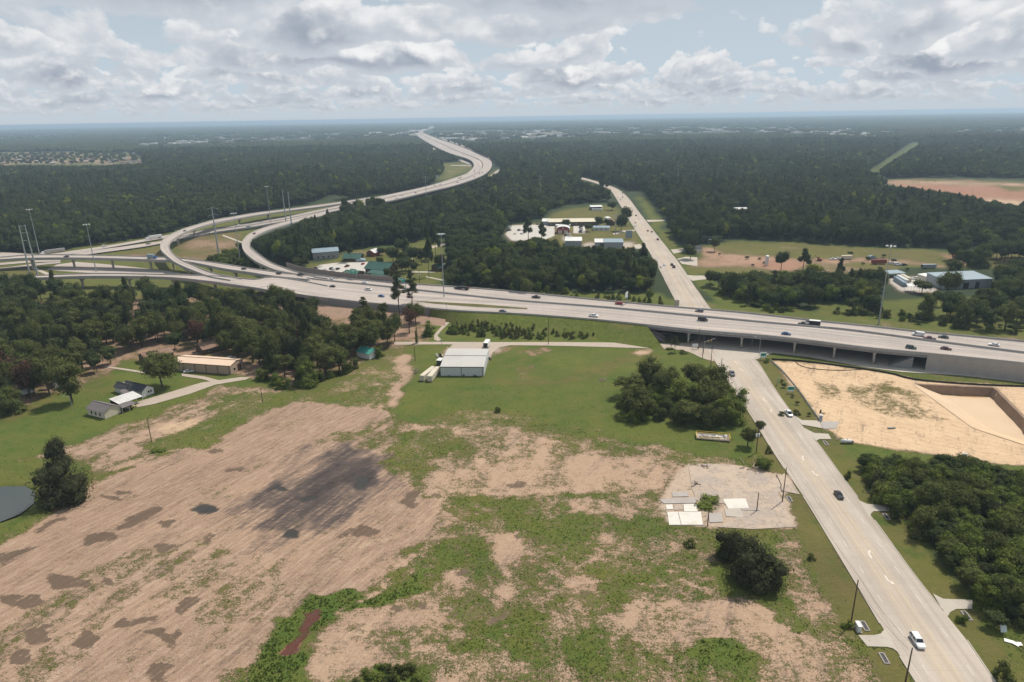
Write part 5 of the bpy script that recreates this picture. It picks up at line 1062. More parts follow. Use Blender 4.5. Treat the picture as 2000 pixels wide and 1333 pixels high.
# trees on the lodge lawn
for a in [(686, 512, 'pine0', 22, 5), (742, 524, 'elm0', 10, 4), (768, 512, 'oak1', 15, 8), (785, 530, 'oak0', 12, 6), (795, 505, 'elm1', 12, 6), (808, 515, 'elm2', 15, 7), (746, 499, 'oak2', 8, 5), (770, 565, 'pine1', 16, 4), (838, 542, 'pine1', 38, 5), (851, 505, 'pine2', 32, 6), (880, 560, 'oak0', 14, 7), (860, 528, 'elm0', 14, 6), (756, 545, 'elm2', 9, 3.5)]: tree(*a)
for a in [(1106, 452, 'elm0', 14, 6), (1148, 453, 'elm2', 9, 6), (1171, 444, 'oak0', 13, 7), (1213, 452, 'oak1', 20, 9), (1222, 440, 'elm1', 22, 8), (1185, 443, 'elm0', 9, 5), (1195, 411, 'oak2', 12, 8), (1032, 470, 'pine1', 22, 8), (1058, 474, 'pine2', 20, 7)]: tree(*a)
for x in (617, 625, 633, 646, 658, 664): tree(x, 541, 'bush0', 3.5, 1.6, None, 'small trees in front of the noise wall', 'sapling', 'young tree')
for a in [(440, 502, 'thicket0', 6, 4.5), (455, 496, 'thicket2', 7, 5), (468, 492, 'thicket0', 9, 5), (426, 505, 'thicket1', 5, 4)]: tree(*a, name='bush', cat='bush')
scatter([(400, 514), (440, 500), (470, 494), (492, 512), (530, 528), (470, 522)], 6.5, ['thicket0', 'thicket2', 'thicket1'], [2, 2, 1], (4, 8), (3, 5), 'scrub inside the interchange loop', 'bush', 'bush', cover=False)

scatter([(0, 303), (140, 300), (250, 301), (280, 316), (200, 322), (0, 322)], 34, ['oak0', 'elm0'], [1, 1], (8, 13), (5, 8), 'trees of the distant estate', thin=.15, cover=False)
# ---- the great woods: default everywhere beyond the motorway, minus clearings and what must stay in view
CLEAR = [[(985, 480), (985, 440), (1060, 428), (1075, 412), (1110, 400), (1200, 394), (1240, 400), (1262, 489), (1110, 489), (1092, 484)],
  [(592, 540), (600, 510), (640, 500), (690, 484), (740, 480), (790, 474), (830, 462), (872, 464), (876, 520), (866, 560), (790, 558), (700, 550)],
  [(1358, 535), (1358, 482), (1430, 466), (1560, 472), (1660, 480), (2300, 496), (2300, 524), (1850, 526), (1700, 540), (1560, 548), (1420, 536)],
  [(1720, 575), (1715, 540), (1830, 526), (1945, 534), (1942, 580), (1830, 580)], [(1340, 542), (1460, 536), (1700, 554), (1700, 564), (1460, 548)],
  [(1700, 360), (1710, 350), (1800, 347), (2400, 352), (2400, 412), (1930, 408), (1860, 392), (1780, 376)], [(1680, 346), (1706, 346), (1804, 278), (1780, 278)],
  [(-300, 299), (60, 297), (140, 296), (200, 299), (258, 297), (292, 316), (200, 326), (-300, 326)],
  [(826, 322), (925, 314), (930, 336), (882, 354), (846, 356), (868, 335)], [(835, 281), (866, 290), (872, 304), (846, 302)], [(940, 354), (940, 335), (990, 325), (975, 350), (955, 362)],
  [(-400, 505), (-400, 492), (60, 494), (100, 493), (300, 462), (345, 452), (420, 428), (600, 400), (700, 390), (760, 378), (760, 402), (700, 410), (594, 436), (522, 455), (480, 477), (502, 504), (562, 522), (640, 542), (800, 560), (900, 568), (1000, 575), (1000, 640), (500, 640), (-400, 640)],
  [(1240, 380), (1262, 383), (1318, 440), (1300, 446), (1356, 505), (1330, 480), (1420, 580), (1500, 620), (1318, 620), (1180, 592), (980, 576), (980, 568), (1290, 573), (1300, 560), (1280, 530), (1262, 490), (1240, 440), (1216, 415), (1185, 368), (1120, 350), (1120, 342), (1160, 350), (1215, 366)],
  [(1395, 540), (1500, 575), (1620, 600), (1900, 572), (2300, 580), (2300, 700), (1500, 640)]]
VISI = [[(985, 470), (985, 452), (1010, 436), (1060, 434), (1072, 416), (1110, 405), (1200, 400), (1238, 430), (1258, 480), (1110, 478), (1084, 466), (1060, 458), (1040, 462)],
  [(612, 538), (640, 505), (690, 494), (740, 488), (800, 480), (866, 472), (866, 545), (790, 552)],
  [(1362, 525), (1362, 485), (1440, 476), (1560, 480), (1660, 487), (2000, 500), (2000, 518), (1850, 516), (1800, 520), (1650, 522), (1480, 528)],
  [(1725, 570), (1745, 536), (1825, 536), (1930, 545), (1930, 570), (1850, 560), (1830, 575)],
  [(1712, 358), (1760, 352), (2000, 358), (2000, 400), (1900, 380), (1780, 364)], [(1694, 336), (1702, 338), (1797, 281), (1788, 280)],
  [(0, 322), (0, 302), (140, 299), (250, 300), (282, 317), (200, 322)],
  [(900, 355), (850, 352), (880, 332), (925, 318)], [(1245, 390), (1320, 470), (1345, 500), (1400, 560), (1440, 580), (1330, 590), (1240, 440)],
  [(345, 468), (420, 444), (600, 408), (640, 398), (660, 398), (560, 440), (480, 470), (500, 510), (560, 526), (1000, 566), (1300, 600), (2000, 660), (2000, 640), (1600, 622), (1300, 598), (1300, 560), (1280, 530), (1300, 600), (1000, 572), (400, 560), (0, 560), (0, 495), (100, 490), (300, 460)],
  [(742, 386), (830, 362), (885, 348), (915, 337), (926, 322), (920, 314), (870, 296), (830, 278), (810, 262), (850, 247), (855, 248), (835, 262), (900, 284), (960, 312), (975, 326), (945, 345), (900, 362), (835, 380), (760, 397)],
  [(1160, 351), (1215, 375), (1250, 410), (1300, 480), (1240, 450), (1195, 372)], [(1120, 346), (1165, 352), (1176, 362), (1128, 350)], [(1432, 412), (1435, 404), (1460, 404), (1460, 412)], [(1700, 400), (1700, 396)]]
def wood_points(y0, y1, sp, r):
    pts = []
    Y = y0
    while Y < y1:
        w = Y * 0.86 + 90; n = int(2 * w / sp); x = (np.arange(n) - n / 2) * sp + r.uniform(-.5, .5) * sp; pts.append(np.stack([x + r.normal(0, sp * .22, n), Y + r.normal(0, sp * .22, n)], 1)); Y += sp * 0.87
    return np.concatenate(pts)
TOWNS = [[(690, 268), (720, 257), (812, 250), (850, 244), (856, 250), (822, 268), (750, 268)], [(836, 264), (850, 256), (1000, 253), (1160, 251), (1160, 268), (1000, 274), (900, 278)], [(1160, 250), (1400, 246), (1645, 249), (1645, 264), (1400, 260), (1160, 266)], [(1500, 246), (1640, 248), (1770, 258), (1700, 272), (1560, 264)], [(1860, 252), (2060, 246), (2060, 258), (1860, 262)], [(200, 274), (500, 260), (700, 256), (700, 270), (480, 278), (280, 286)], [(-30, 266), (145, 260), (155, 270), (-30, 275)]]
VISI2 = [[(596, 409), (650, 400), (700, 390), (760, 379), (760, 395), (700, 403), (650, 413), (600, 424)]]
def keep(pts, H, R):
    px, py = proj(np.column_stack([pts, np.zeros(len(pts))])); ok = (py < 590)
    for c in CLEAR: ok &= ~inpoly(px, py, c)
    for zf, dx in ((1.0, 0), (0.75, -.8), (.75, .8), (.45, -1), (.45, 1), (0.2, 0)):
        qx, qy = proj(np.column_stack([pts[:, 0] + dx * R, pts[:, 1], H * zf]))
        for c in VISI: ok &= ~(inpoly(qx, qy, c))
    if len(pts) and pts[:, 1].max() > 2500:
        tw = np.random.default_rng(3).random(len(pts)) < .9
        for c in TOWNS:
            ok &= ~(inpoly(px, py, c) & tw); qx, qy = proj(np.column_stack([pts, H * .9])); ok &= ~(inpoly(qx, qy, c) & tw)
    lot = np.random.default_rng(8).random(len(pts)) < .86
    for zf, dx in ((1.0, 0), (0.75, -.8), (.75, .8), (.45, 0)):
        qx, qy = proj(np.column_stack([pts[:, 0] + dx * R, pts[:, 1], H * zf]))
        for c in VISI2: ok &= ~(inpoly(qx, qy, c) & lot)
    return ok, px, py
r9 = np.random.default_rng(9)
WOOD = []
for y0, y1, sp in ((430, 760, 7.0), (760, 1500, 8.0), (1500, 3000, 10.5)):
    pts = wood_points(y0, y1, sp, r9); n = len(pts); big = np.sin(pts[:, 0] * .011 + 1.3 * np.sin(pts[:, 1] * .007)) * np.sin(pts[:, 1] * .009 + 2)
    H = r9.uniform(9.5, 20, n) + 4.0 * big; H *= np.where(r9.random(n) < .06, 1.3, 1); R = r9.uniform(.74, 1.25, n) * sp * 0.80
    key = r9.choice(8, n, p=[.22, .22, .21, .17, .06, .06, .045, .015]); pine = (key == 4) | (key == 5); H[pine] *= 1.22; R[pine] *= .75
    ok, px, py = keep(pts, H, R); gap = VNS[2](pts[:, 0], pts[:, 1], 70) + .6 * VNS[5](pts[:, 0], pts[:, 1], 26); ok &= gap < .82
    WOOD.append((pts[ok], H[ok], R[ok], key[ok], px[ok], py[ok]))
KEYN = ['oak0', 'oak1', 'elm0', 'elm1', 'pine0', 'pine1', 'fresh0', 'yellow0']
pts, H, R, key, px, py = WOOD[0]
for i in range(len(pts)):
    TREES.append(dict(p=V(pts[i, 0], pts[i, 1], 0), px=px[i], py=py[i], key=KEYN[key[i]], H=H[i], R=R[i], label=None, group='trees of the wood across the motorway', name='tree', cat='tree'))
# drop scattered near trees that would hide the road, hall, lots and other things in view
NEARVIS = [[(1500, 704), (1580, 706), (1790, 741), (2000, 752), (2000, 900), (1870, 885), (1700, 866), (1610, 835)], [(1395, 690), (1470, 690), (1660, 920), (1900, 1190), (2000, 1333), (1800, 1333), (1540, 930)], [(352, 735), (352, 696), (450, 698), (456, 725), (420, 738)], [(187, 820), (187, 775), (240, 745), (300, 760), (290, 800)],
           [(697, 700), (700, 684), (726, 684), (730, 696)], [(560, 545), (700, 560), (800, 576), (1000, 590), (1000, 612), (880, 606), (740, 592), (670, 584), (560, 560)], [(0, 503), (300, 500), (420, 530), (560, 545), (560, 535), (480, 520), (0, 495)], [(0, 820), (60, 800), (200, 745), (230, 715), (300, 730), (250, 760), (180, 800), (60, 860)],
           [(1725, 570), (1745, 536), (1825, 536), (1845, 560)], [(1840, 560), (1840, 538), (1930, 546), (1925, 562)], [(1362, 525), (1362, 485), (1440, 476), (1660, 487), (2000, 500), (2000, 514), (1830, 516), (1800, 520), (1650, 524), (1480, 526)], [(1270, 620), (1700, 650), (2000, 690), (2000, 668), (1500, 618), (1280, 598)]]
def visible_ok(t):
    if t['label'] or t.get('cover') is False or t['group'] in (None, 'pointed green trees behind the motorway', 'small trees in front of the noise wall'): return True
    q = np.array([[t['p'].x + dx * t['R'], t['p'].y, t['H'] * zf] for zf, dx in ((1, 0), (.75, -.7), (.75, .7), (.4, -.8), (.4, .8))]); x, y = proj(q)
    return not any(inpoly(x, y, c).any() for c in NEARVIS)
TREES[:] = [t for t in TREES if visible_ok(t)]
# the largest in the picture become things of their own; the rest of the woods is one mass
for t in TREES: t['size'] = min(t['R'], t['H'] / 2) / max(1.0, (t['p'] - CAMP).length) * (1 if -80 < t['px'] < 2080 else 0.2)
MAXN = {'tree': 296, 'bush': 200, 'sapling': 200}
IND, REST = [], []
for nm in MAXN:
    g = sorted([t for t in TREES if t['name'] == nm], key=lambda t: (t['label'] is None, -t['size'])); IND += g[:MAXN[nm]]; REST += g[MAXN[nm]:]
SPEC = {'oak': 'broad leafy tree', 'elm': 'upright leafy tree', 'live': 'dense dark tree', 'pine': 'pine', 'fresh': 'bright green tree', 'yellow': 'yellow green tree', 'red': 'rusty brown tree', 'thicket': 'bushy small tree', 'bush': 'round bush', 'sapling': 'slim sapling', 'cypress': 'pointed green tree', 'bare': 'thin half bare tree'}
MARKS = [('the tan shed', 400, 715), ('the grey roofed house', 235, 790), ('the teal roofed shed', 712, 692), ('the big round oak', 318, 757), ('the foot of the flyover', 360, 560), ('the tall pylon at the left edge', 66, 540), ('the ramp wall', 690, 600), ('the brown roofed houses', 420, 680), ('the lone lawn tree', 140, 786), ('the open shelter on the lawn', 45, 772),
         ('the white tank at the site', 1652, 865), ('the sand site edge', 1870, 895), ('the black car on the road', 1638, 968), ('the driveway opposite the slab yard', 1715, 995), ('the lowest right driveway', 1880, 1182), ('the fallen white sheet', 1958, 1225), ('the right picture edge', 2000, 1020), ('the green lodge', 735, 520), ('the noise wall end', 790, 555), ('the tall light mast by the motorway', 868, 598),
         ('the overpass bridge', 1350, 640), ('the grey blue warehouse', 1885, 550), ('the concrete yard', 1795, 560), ('the right light mast', 1716, 633), ('the red barn', 1100, 448), ('the billboard by the road', 1228, 462), ('the dirt lane', 1500, 512), ('the slab yard', 1440, 960), ('the white hall', 903, 715), ('the bridge end paving', 1270, 655), ('the silt fence', 1560, 775), ('the grass hollow', 770, 1315), ('the lattice pylon', 420, 495), ('the side road', 1080, 672)]
def where(px, py, marks=MARKS):
    n, x, y = min(marks, key=lambda m: (m[1] - px) ** 2 + (1.6 * (m[2] - py)) ** 2); dx, dy = px - x, (py - y) * 1.3
    if abs(dx) > abs(dy): rel = 'right of' if dx > 0 else 'left of'
    else: rel = 'in front of' if dy > 0 else 'behind'
    return f'{rel} {n}', math.hypot(dx, dy)
ORD = ['', 'nearest', 'second nearest', 'third nearest', 'fourth nearest', 'fifth nearest', 'sixth nearest', 'seventh nearest', 'eighth nearest', 'ninth nearest', 'tenth nearest']
def auto_labels(items):
    """items: dicts with px, py, what; gives each a label of its own"""
    from collections import defaultdict
    g = defaultdict(list)
    for t in items:
        w, d = where(t['px'], t['py']); g[t['what'] + ' ' + w].append((d, t))
    for k, l in g.items():
        l.sort(key=lambda q: q[0])
        for i, (d, t) in enumerate(l):
            if len(l) == 1: t['label'] = k
            else:
                what = t['what']; t['label'] = (ORD[i + 1] if i < 10 else f'{i + 1}th nearest') + ' ' + k
def cov_word(t):
    s = t['size']; return 'large ' if t['R'] > 7.4 and t['name'] == 'tree' else ('small ' if t['R'] < 4.2 and t['name'] == 'tree' else '')
for t in IND: t['what'] = cov_word(t) + SPEC[t['key'].rstrip('0123456789')]
auto_labels([t for t in IND if not t['label']])
GRP = {'tree': 'single trees', 'bush': 'single bushes', 'sapling': 'young planted trees'}
rt = np.random.default_rng(77)
for t in IND:
    q = PROTO[t['key']]; o = thing(t['name'], t['label'], t['cat'], t['p'] - V(0, 0, 0.1), rt.uniform(0, 6.28), t['group'] or GRP[t['name']])
    s = t['R'] / q['R'] * rt.uniform(.95, 1.08); o.scale = (s, s * rt.uniform(.92, 1.08), t['H'] / q['H'])
    link('trunk', q['trunk'], o); link('crown', q['crown'], o)
# mass of the woods by geometry nodes
protoc = bpy.data.collections.new('wood_kinds')
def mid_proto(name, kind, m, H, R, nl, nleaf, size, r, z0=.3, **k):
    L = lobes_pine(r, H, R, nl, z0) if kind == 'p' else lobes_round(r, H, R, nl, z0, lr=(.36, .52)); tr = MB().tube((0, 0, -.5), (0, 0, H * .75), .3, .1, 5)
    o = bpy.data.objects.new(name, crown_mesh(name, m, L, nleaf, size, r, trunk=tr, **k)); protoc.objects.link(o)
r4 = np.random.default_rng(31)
for i, (kd, m) in enumerate([('r', 'leaf_shaded'), ('r', 'leaf_shaded'), ('r', 'leaf_shaded'), ('r', 'leaf_shaded'), ('p', 'leaf_pine'), ('p', 'leaf_pine'), ('r', 'leaf_bright'), ('r', 'leaf_yellow')]):
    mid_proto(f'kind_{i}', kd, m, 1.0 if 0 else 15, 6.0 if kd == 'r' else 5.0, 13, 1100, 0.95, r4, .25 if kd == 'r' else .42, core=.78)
def scatter_gn(name, pts3, scl, rot, pid, coll, label, cat):
    me = bpy.data.meshes.new(name); me.from_pydata(pts3.tolist(), [], [])
    a = me.attributes.new('sc', 'FLOAT_VECTOR', 'POINT'); a.data.foreach_set('vector', scl.astype(np.float32).ravel())
    a = me.attributes.new('ro', 'FLOAT', 'POINT'); a.data.foreach_set('value', rot.astype(np.float32))
    a = me.attributes.new('pid', 'INT', 'POINT'); a.data.foreach_set('value', pid.astype(np.int32))
    o = link(name, me); md = o.modifiers.new('scatter', 'NODES'); ng = bpy.data.node_groups.new(name, 'GeometryNodeTree'); md.node_group = ng
    ng.interface.new_socket('Geometry', in_out='INPUT', socket_type='NodeSocketGeometry'); ng.interface.new_socket('Geometry', in_out='OUTPUT', socket_type='NodeSocketGeometry')
    N = ng.nodes.new; L = ng.links.new; gi = N('NodeGroupInput'); go = N('NodeGroupOutput'); ip = N('GeometryNodeInstanceOnPoints'); ci = N('GeometryNodeCollectionInfo')
    ci.inputs['Collection'].default_value = coll; ci.inputs['Separate Children'].default_value = True; ci.inputs['Reset Children'].default_value = True
    def na(nm, ty): x = N('GeometryNodeInputNamedAttribute'); x.data_type = ty; x.inputs['Name'].default_value = nm; return x.outputs[0]
    L(gi.outputs[0], ip.inputs['Points']); L(ci.outputs[0], ip.inputs['Instance']); ip.inputs['Pick Instance'].default_value = True
    L(na('pid', 'INT'), ip.inputs['Instance Index']); cx = N('ShaderNodeCombineXYZ'); L(na('ro', 'FLOAT'), cx.inputs[2]); L(cx.outputs[0], ip.inputs['Rotation']); L(na('sc', 'FLOAT_VECTOR'), ip.inputs['Scale'])
    L(ip.outputs[0], go.inputs[0]); return tag(o, label, cat, kind='stuff')
K8 = {'oak': 0, 'elm': 2, 'live': 1, 'pine': 4, 'fresh': 6, 'yellow': 7, 'red': 1, 'thicket': 3, 'bush': 3, 'sapling': 3, 'cypress': 6, 'bare': 1}
ap, asx, ak = [], [], []
for t in REST:
    k = K8[t['key'].rstrip('0123456789')]; R0_ = 5.0 if k in (4, 5) else 6.0; ap.append(tuple(t['p'])); asx.append((t['R'] / R0_, t['R'] / R0_, t['H'] / 15)); ak.append(k)
for pts, H, R, key, px, py in WOOD[1:]:
    R0_ = np.where((key == 4) | (key == 5), 5.0, 6.0); ap += [(a, b, 0) for a, b in pts]; asx += list(zip(R / R0_, R / R0_, H / 15)); ak += list(key)
scatter_gn('forest', np.array(ap), np.array(asx), r9.uniform(0, 6.28, len(ap)), np.array(ak), protoc, 'dense mixed wood stretching away on both sides of the motorway', 'forest')
print('TREES', len(TREES), 'IND', len(IND), 'forest', len(ap))
# far woods: whole stands of crowns
protof = bpy.data.collections.new('stand_kinds')
for i in range(5):
    r = np.random.default_rng(60 + i); vs, fs, n = [], [], 0; tn = []
    for j in range(34):
        x, y = r.uniform(-30, 30, 2); rad = r.uniform(4, 7.5); h = r.uniform(8, 15); v = ICO[0] * (1 + r.uniform(-.28, .28, (len(ICO[0]), 1))) * rad; v[:, 2] *= 1.0; vs.append(v + [x, y, h - rad * .6]); fs += (ICO[1] + n).tolist(); n += len(v); tn += [r.uniform(0, 1)] * len(v)
    me = bpy.data.meshes.new(f'stand_{i}'); me.from_pydata(np.concatenate(vs).tolist(), [], fs); me.materials.append(M['leaf_shaded']); at = me.attributes.new('tone', 'FLOAT', 'POINT'); at.data.foreach_set('value', np.array(tn, np.float32)); me.update()
    o = bpy.data.objects.new(f'stand_{i}', me); protof.objects.link(o)
pts = []
for y0, y1, sp in ((2990, 6000, 46), (6000, 16000, 90)):
    q = wood_points(y0, y1, sp, r9); ok, px, py = keep(q, np.full(len(q), 16.0), np.full(len(q), sp * .75)); big = np.sin(q[:, 0] * .0023 + 1.7 * np.sin(q[:, 1] * .0009)) * np.sin(q[:, 1] * .0016 + 1); ok &= r9.random(len(q)) > np.where(big > .55, .75, .04)
    pts.append(np.column_stack([q[ok], np.full(ok.sum(), 0.0), np.full(ok.sum(), sp / 46)]))
q = np.concatenate(pts)
scatter_gn('far_forest', q[:, :3], np.column_stack([q[:, 3] * 1.0, q[:, 3], np.minimum(1.3, q[:, 3] * .9) * r9.uniform(.8, 1.25, len(q))]), r9.uniform(0, 6.28, len(q)), r9.integers(0, 5, len(q)), protof, 'distant blue green woods reaching the horizon', 'forest')
print('far', len(q))
# ------------------------------------------------------------------ buildings
def frame_of(a, b):
    """position, heading and length of a wall seen from base pixel a to base pixel b"""
    A, B = P(*a), P(*b); d = B - A; return A, math.atan2(d.y, d.x), d.length
def gable(name, label, cat, a, b, depth, wh, rh, wall, roof, over=0.35, ridge='x', doors=(), wins=(), panels=0, trim=None, base=0.0, roofpanels=0, group=None, post=None, seams=0):
    """building whose front wall runs from pixel a to pixel b; ridge along the front ('x'), across ('y') or 'mono' falling to the front"""
    A, rz, W = frame_of(a, b); o = thing(name, label, cat, (A.x, A.y, base), rz, group); D = depth
    m = MB()
    if ridge == 'x':
        prof = [(0, 0), (0, wh), (D / 2, wh + rh), (D, wh), (D, 0)]; m.loft([[(x, y, z) for y, z in prof] for x in (0, W)])
    elif ridge == 'y':
        prof = [(0, 0), (0, wh), (W / 2, wh + rh), (W, wh), (W, 0)]; m.loft([[(x, y, z) for x, z in prof] for y in (0, D)])
    else:
        prof = [(0, 0), (0, wh), (D, wh + rh), (D, 0)]; m.loft([[(x, y, z) for y, z in prof] for x in (0, W)])
    m.obj('wall', M[wall], o)
    def roofp(p0, p1, q0, q1, nm='roof'):
        """slab through edge p0-p1 (eave) and q0-q1 (ridge)"""
        n = (Vector(p1) - Vector(p0)).cross(Vector(q0) - Vector(p0)).normalized(); n = n if n.z > 0 else -n; t = n * 0.14; e = n * 0.03
        L = [[Vector(p0) + e, Vector(q0) + e, Vector(q0) + e + t, Vector(p0) + e + t], [Vector(p1) + e, Vector(q1) + e, Vector(q1) + e + t, Vector(p1) + e + t]]
        return MB().loft(L).obj(nm, M[roof], o)
    k = over
    if ridge == 'x':
        s = rh / (D / 2); roofp((-k, -k, wh - s * k), (W + k, -k, wh - s * k), (-k, D / 2, wh + rh), (W + k, D / 2, wh + rh)); roofp((-k, D + k, wh - s * k), (W + k, D + k, wh - s * k), (-k, D / 2, wh + rh), (W + k, D / 2, wh + rh))
        MB().box((W / 2, D / 2, wh + rh + .2), (W + 2 * k, .5, .08)).obj('ridge_cap', M[trim or roof], o)
    elif ridge == 'y':
        s = rh / (W / 2); roofp((-k, -k, wh - s * k), (-k, D + k, wh - s * k), (W / 2, -k, wh + rh), (W / 2, D + k, wh + rh)); roofp((W + k, -k, wh - s * k), (W + k, D + k, wh - s * k), (W / 2, -k, wh + rh), (W / 2, D + k, wh + rh))
        MB().box((W / 2, D / 2, wh + rh + .2), (.5, D + 2 * k, .08)).obj('ridge_cap', M[trim or roof], o)
    else: s = rh / D; roofp((-k, -k, wh - s * k), (W + k, -k, wh - s * k), (-k, D + k, wh + rh + s * k), (W + k, D + k, wh + rh + s * k))
    if seams and ridge == 'x':
        sb = MB(); s_ = rh / (D / 2)
        for i in range(1, seams):
            x = W * i / seams
            for e in (0, 1): y0, y1 = (-.1, D / 2) if e == 0 else (D + .1, D / 2); z0 = wh - s_ * .1 + .17; z1 = wh + rh + .17; sb.loft([[(x + a, y0, z0 + b), (x + a, y1, z1 + b)] + [(x + a, y1, z1 + b + .06), (x + a, y0, z0 + b + .06)] for a, b in ((-.05, 0), (.05, 0))])
        tag(sb.obj('roof_seams', M[roof], o), kind='stuff')
    if trim and ridge == 'x': MB().box((W / 2, -0.06 - 0.03, wh - 0.2), (W, .12, .22)).obj('eave_trim', M[trim], o)
    if post:
        for x in post: MB().box((W * x, -0.09, (wh - .3) / 2), (0.22, 0.16, wh - .3)).obj('corner_post', M[trim or 'dark_trim'], o)
    for x, w, h, mt in doors: MB().box((W * x, -0.05, h / 2), (w, 0.12, h)).obj('door', M[mt], o)
    for x, z, w, h in wins:
        f = MB().box((W * x, -0.04, z), (w + .2, 0.10, h + .2)).obj('window', M['white_wall'], o); MB().box((W * x, -0.10, z), (w, .04, h)).obj('pane', M['glass'], f)
    return o
def side_win(o, W, y, z, w, h, D=None, x=None):
    f = MB().box((W + .04, y, z), (.10, w + .2, h + .2)).obj('window', M['white_wall'], o); MB().box((W + .10, y, z), (.04, w, h)).obj('pane', M['glass'], f)
A, rz, W = frame_of((861, 734.5), (945.5, 735)); D = 25.0
hall = gable('metal_hall', 'white metal hall with a pale grey low pitched roof in the green field', 'hall', (861, 734.5), (945.5, 735), 27.0, 4.7, 0.9, 'pale_wall', 'grey_roof', 0.15, 'x', trim='dark_trim', post=(0.477, 0.966), seams=22)
for i in range(11):
    MB().box((W * (0.02 + .044 * i), -0.02, 2.2), (.07, .05, 4.2)).obj('wall_rib', M['white_metal'], hall); MB().box((W * (0.50 + .042 * i), -0.02, 2.2), (.07, .05, 4.2)).obj('wall_rib', M['white_metal'], hall)
MB().box((W + .06, 20, 1.6), (.1, 3.4, 3.2)).obj('door', M['white_metal'], hall)
def container(name, label, a, b, L, h, m, group=None, top=None, rz_off=0, cat='container', end=None):
    A, rz, W = frame_of(a, b); o = thing(name, label, cat, (A.x, A.y, 0), rz, group)
    MB().box((W / 2, L / 2, h / 2 + .25), (W, L, h)).obj('body', M[m], o)
    for i in range(12): MB().box((W + .025, L * (i + .5) / 12, h / 2 + .25), (.05, .35, h - .3)).obj('rib', M[m], o)
    for i in range(7): MB().box((W / 2, L * (i + .5) / 7, h + .27), (W - .2, .12, .04)).obj('roof_bow', M[m], o)
    for s in (.27, .73): d = MB().box((W * s, -.04, h / 2 + .28), (W * .42, .08, h - .25)).obj('door', M[end or m], o); MB().tube((W * s, -.1, .6), (W * s, -.1, h), .03, n=5).obj('lock_rod', M['steel'], d)
    MB().box((W / 2, L / 2, .12), (W * .8, L * .96, .26)).obj('underframe', M['dark_steel'], o); return o
container('cargo_container', 'left of two long cream containers beside the white hall', (820, 744.5), (828.5, 745.5), 13.5, 2.7, 'cream_wall', 'cream containers')
container('cargo_container', 'right of two long cream containers, close to the white hall', (834.5, 746), (844, 746.5), 13.5, 2.7, 'cream_wall', 'cream containers')
def box_trailer(name, label, px, py, rz, L, W, h, m='white_metal', endm='black', wheels=True, cat='trailer', fl=0.9):
    c = P(px, py); o = thing(name, label, cat, c, rz)
    MB().box((0, 0, h / 2 + fl), (L, W, h)).obj('body', M[m], o); MB().box((-L / 2 - .03, 0, h / 2 + fl), (.06, W - .2, h - .2)).obj('rear_door', M[endm], o); MB().box((0, 0, fl - .15), (L * .95, W * .4, .3)).obj('chassis', M['dark_steel'], o)
    if wheels:
        wm = MB().tube((0, -.16, 0), (0, .16, 0), .48, n=12).mesh('wheel', M['tyre'], False)
        for x in (-L * .36, -L * .24):
            for s in (-1, 1): w = link('wheel', wm, o); w.location = (x, s * (W / 2 - .2), .48)
        MB().box((L * .35, 0, fl / 2), (.12, W * .6, fl)).obj('landing_leg', M['dark_steel'], o)
    return o
box_trailer('box_trailer', 'white box trailer with a dark open rear parked behind the hall', 951, 679, math.radians(80), 7.0, 2.5, 2.7, fl=1.0)
gable('open_shed', 'small white roofed lean-to with a dark opening at the hall corner', 'shed', (853, 713), (861, 714), 3.0, 2.4, .3, 'dark_trim', 'white_metal', .2, 'mono')
def heap(name, label, px, py, r, m, n=9, h=.8, cat='pile', sticks=True, mats=None):
    c = P(px, py); o = thing(name, label, cat, c); q = random.Random(px * 7 + py)
    for i in range(n):
        a = q.uniform(0, 6.28); d = q.uniform(0, r); L = q.uniform(.6, 1.6) * r * .7; b = MB()
        if sticks: t = q.uniform(0, 6.28); b.tube((math.cos(a) * d, math.sin(a) * d, q.uniform(.05, h * .6)), (math.cos(a) * d + math.cos(t) * L, math.sin(a) * d + math.sin(t) * L, q.uniform(.05, h)), q.uniform(.07, .16), n=5)
        else: b.box((math.cos(a) * d, math.sin(a) * d, q.uniform(.15, h * .6)), (q.uniform(.4, 1.2), q.uniform(.4, 1.1), q.uniform(.3, h)), q.uniform(0, 3), rx=q.uniform(-.2, .2))
        b.obj('log' if sticks else 'scrap', M[(mats or [m])[i % len(mats or [m])]], o)
    return o
heap('scrap_pile', 'dark and white scrap pile left of the gravel yard', 860, 696, 2.2, 'black', 10, 1.4, sticks=False, mats=['black', 'white_metal', 'red_brown', 'black'])
heap('scrap_pile', 'small dark clutter at the right wall of the white hall', 956.5, 702, 1.0, 'black', 6, 1.2, sticks=False, mats=['black', 'grey_junk'])
heap('brush_pile', 'rounded brown brush heap left of the cream containers', 814, 728, 1.6, 'dead_wood', 22, 2.2)
tan = gable('storage_shed', 'long tan storage shed with a pale pink tan roof', 'shed', (340, 724), (452, 732), 10.5, 4.6, 1.1, 'tan_wall', 'tan_roof', .25, 'x', trim='brown_trim', seams=26, post=(.18, .38, .575, .775, .975))
_, rzt, Wt = frame_of((340, 724), (452, 732))
side_win(tan, Wt, 3, 2, 1.4, 1.4); MB().box((Wt + .05, 7, 1.7), (.1, 3, 3.4)).obj('door', M['brown_trim'], tan)
gable('house', 'brown roofed house behind the big oak, left of the tan shed', 'house', (286, 712), (340, 698), 9, 3.0, 2.0, 'log_wall', 'brown_shingle', .4, 'x', wins=((.3, 1.7, 1.2, 1.1), (.7, 1.7, 1.2, 1.1)))
gable('house', 'brown roofed house behind the tan shed, half under trees', 'house', (398, 694), (442, 683), 10, 3.0, 2.2, 'log_wall', 'brown_shingle', .4, 'x', wins=((.3, 1.7, 1.2, 1.1),))
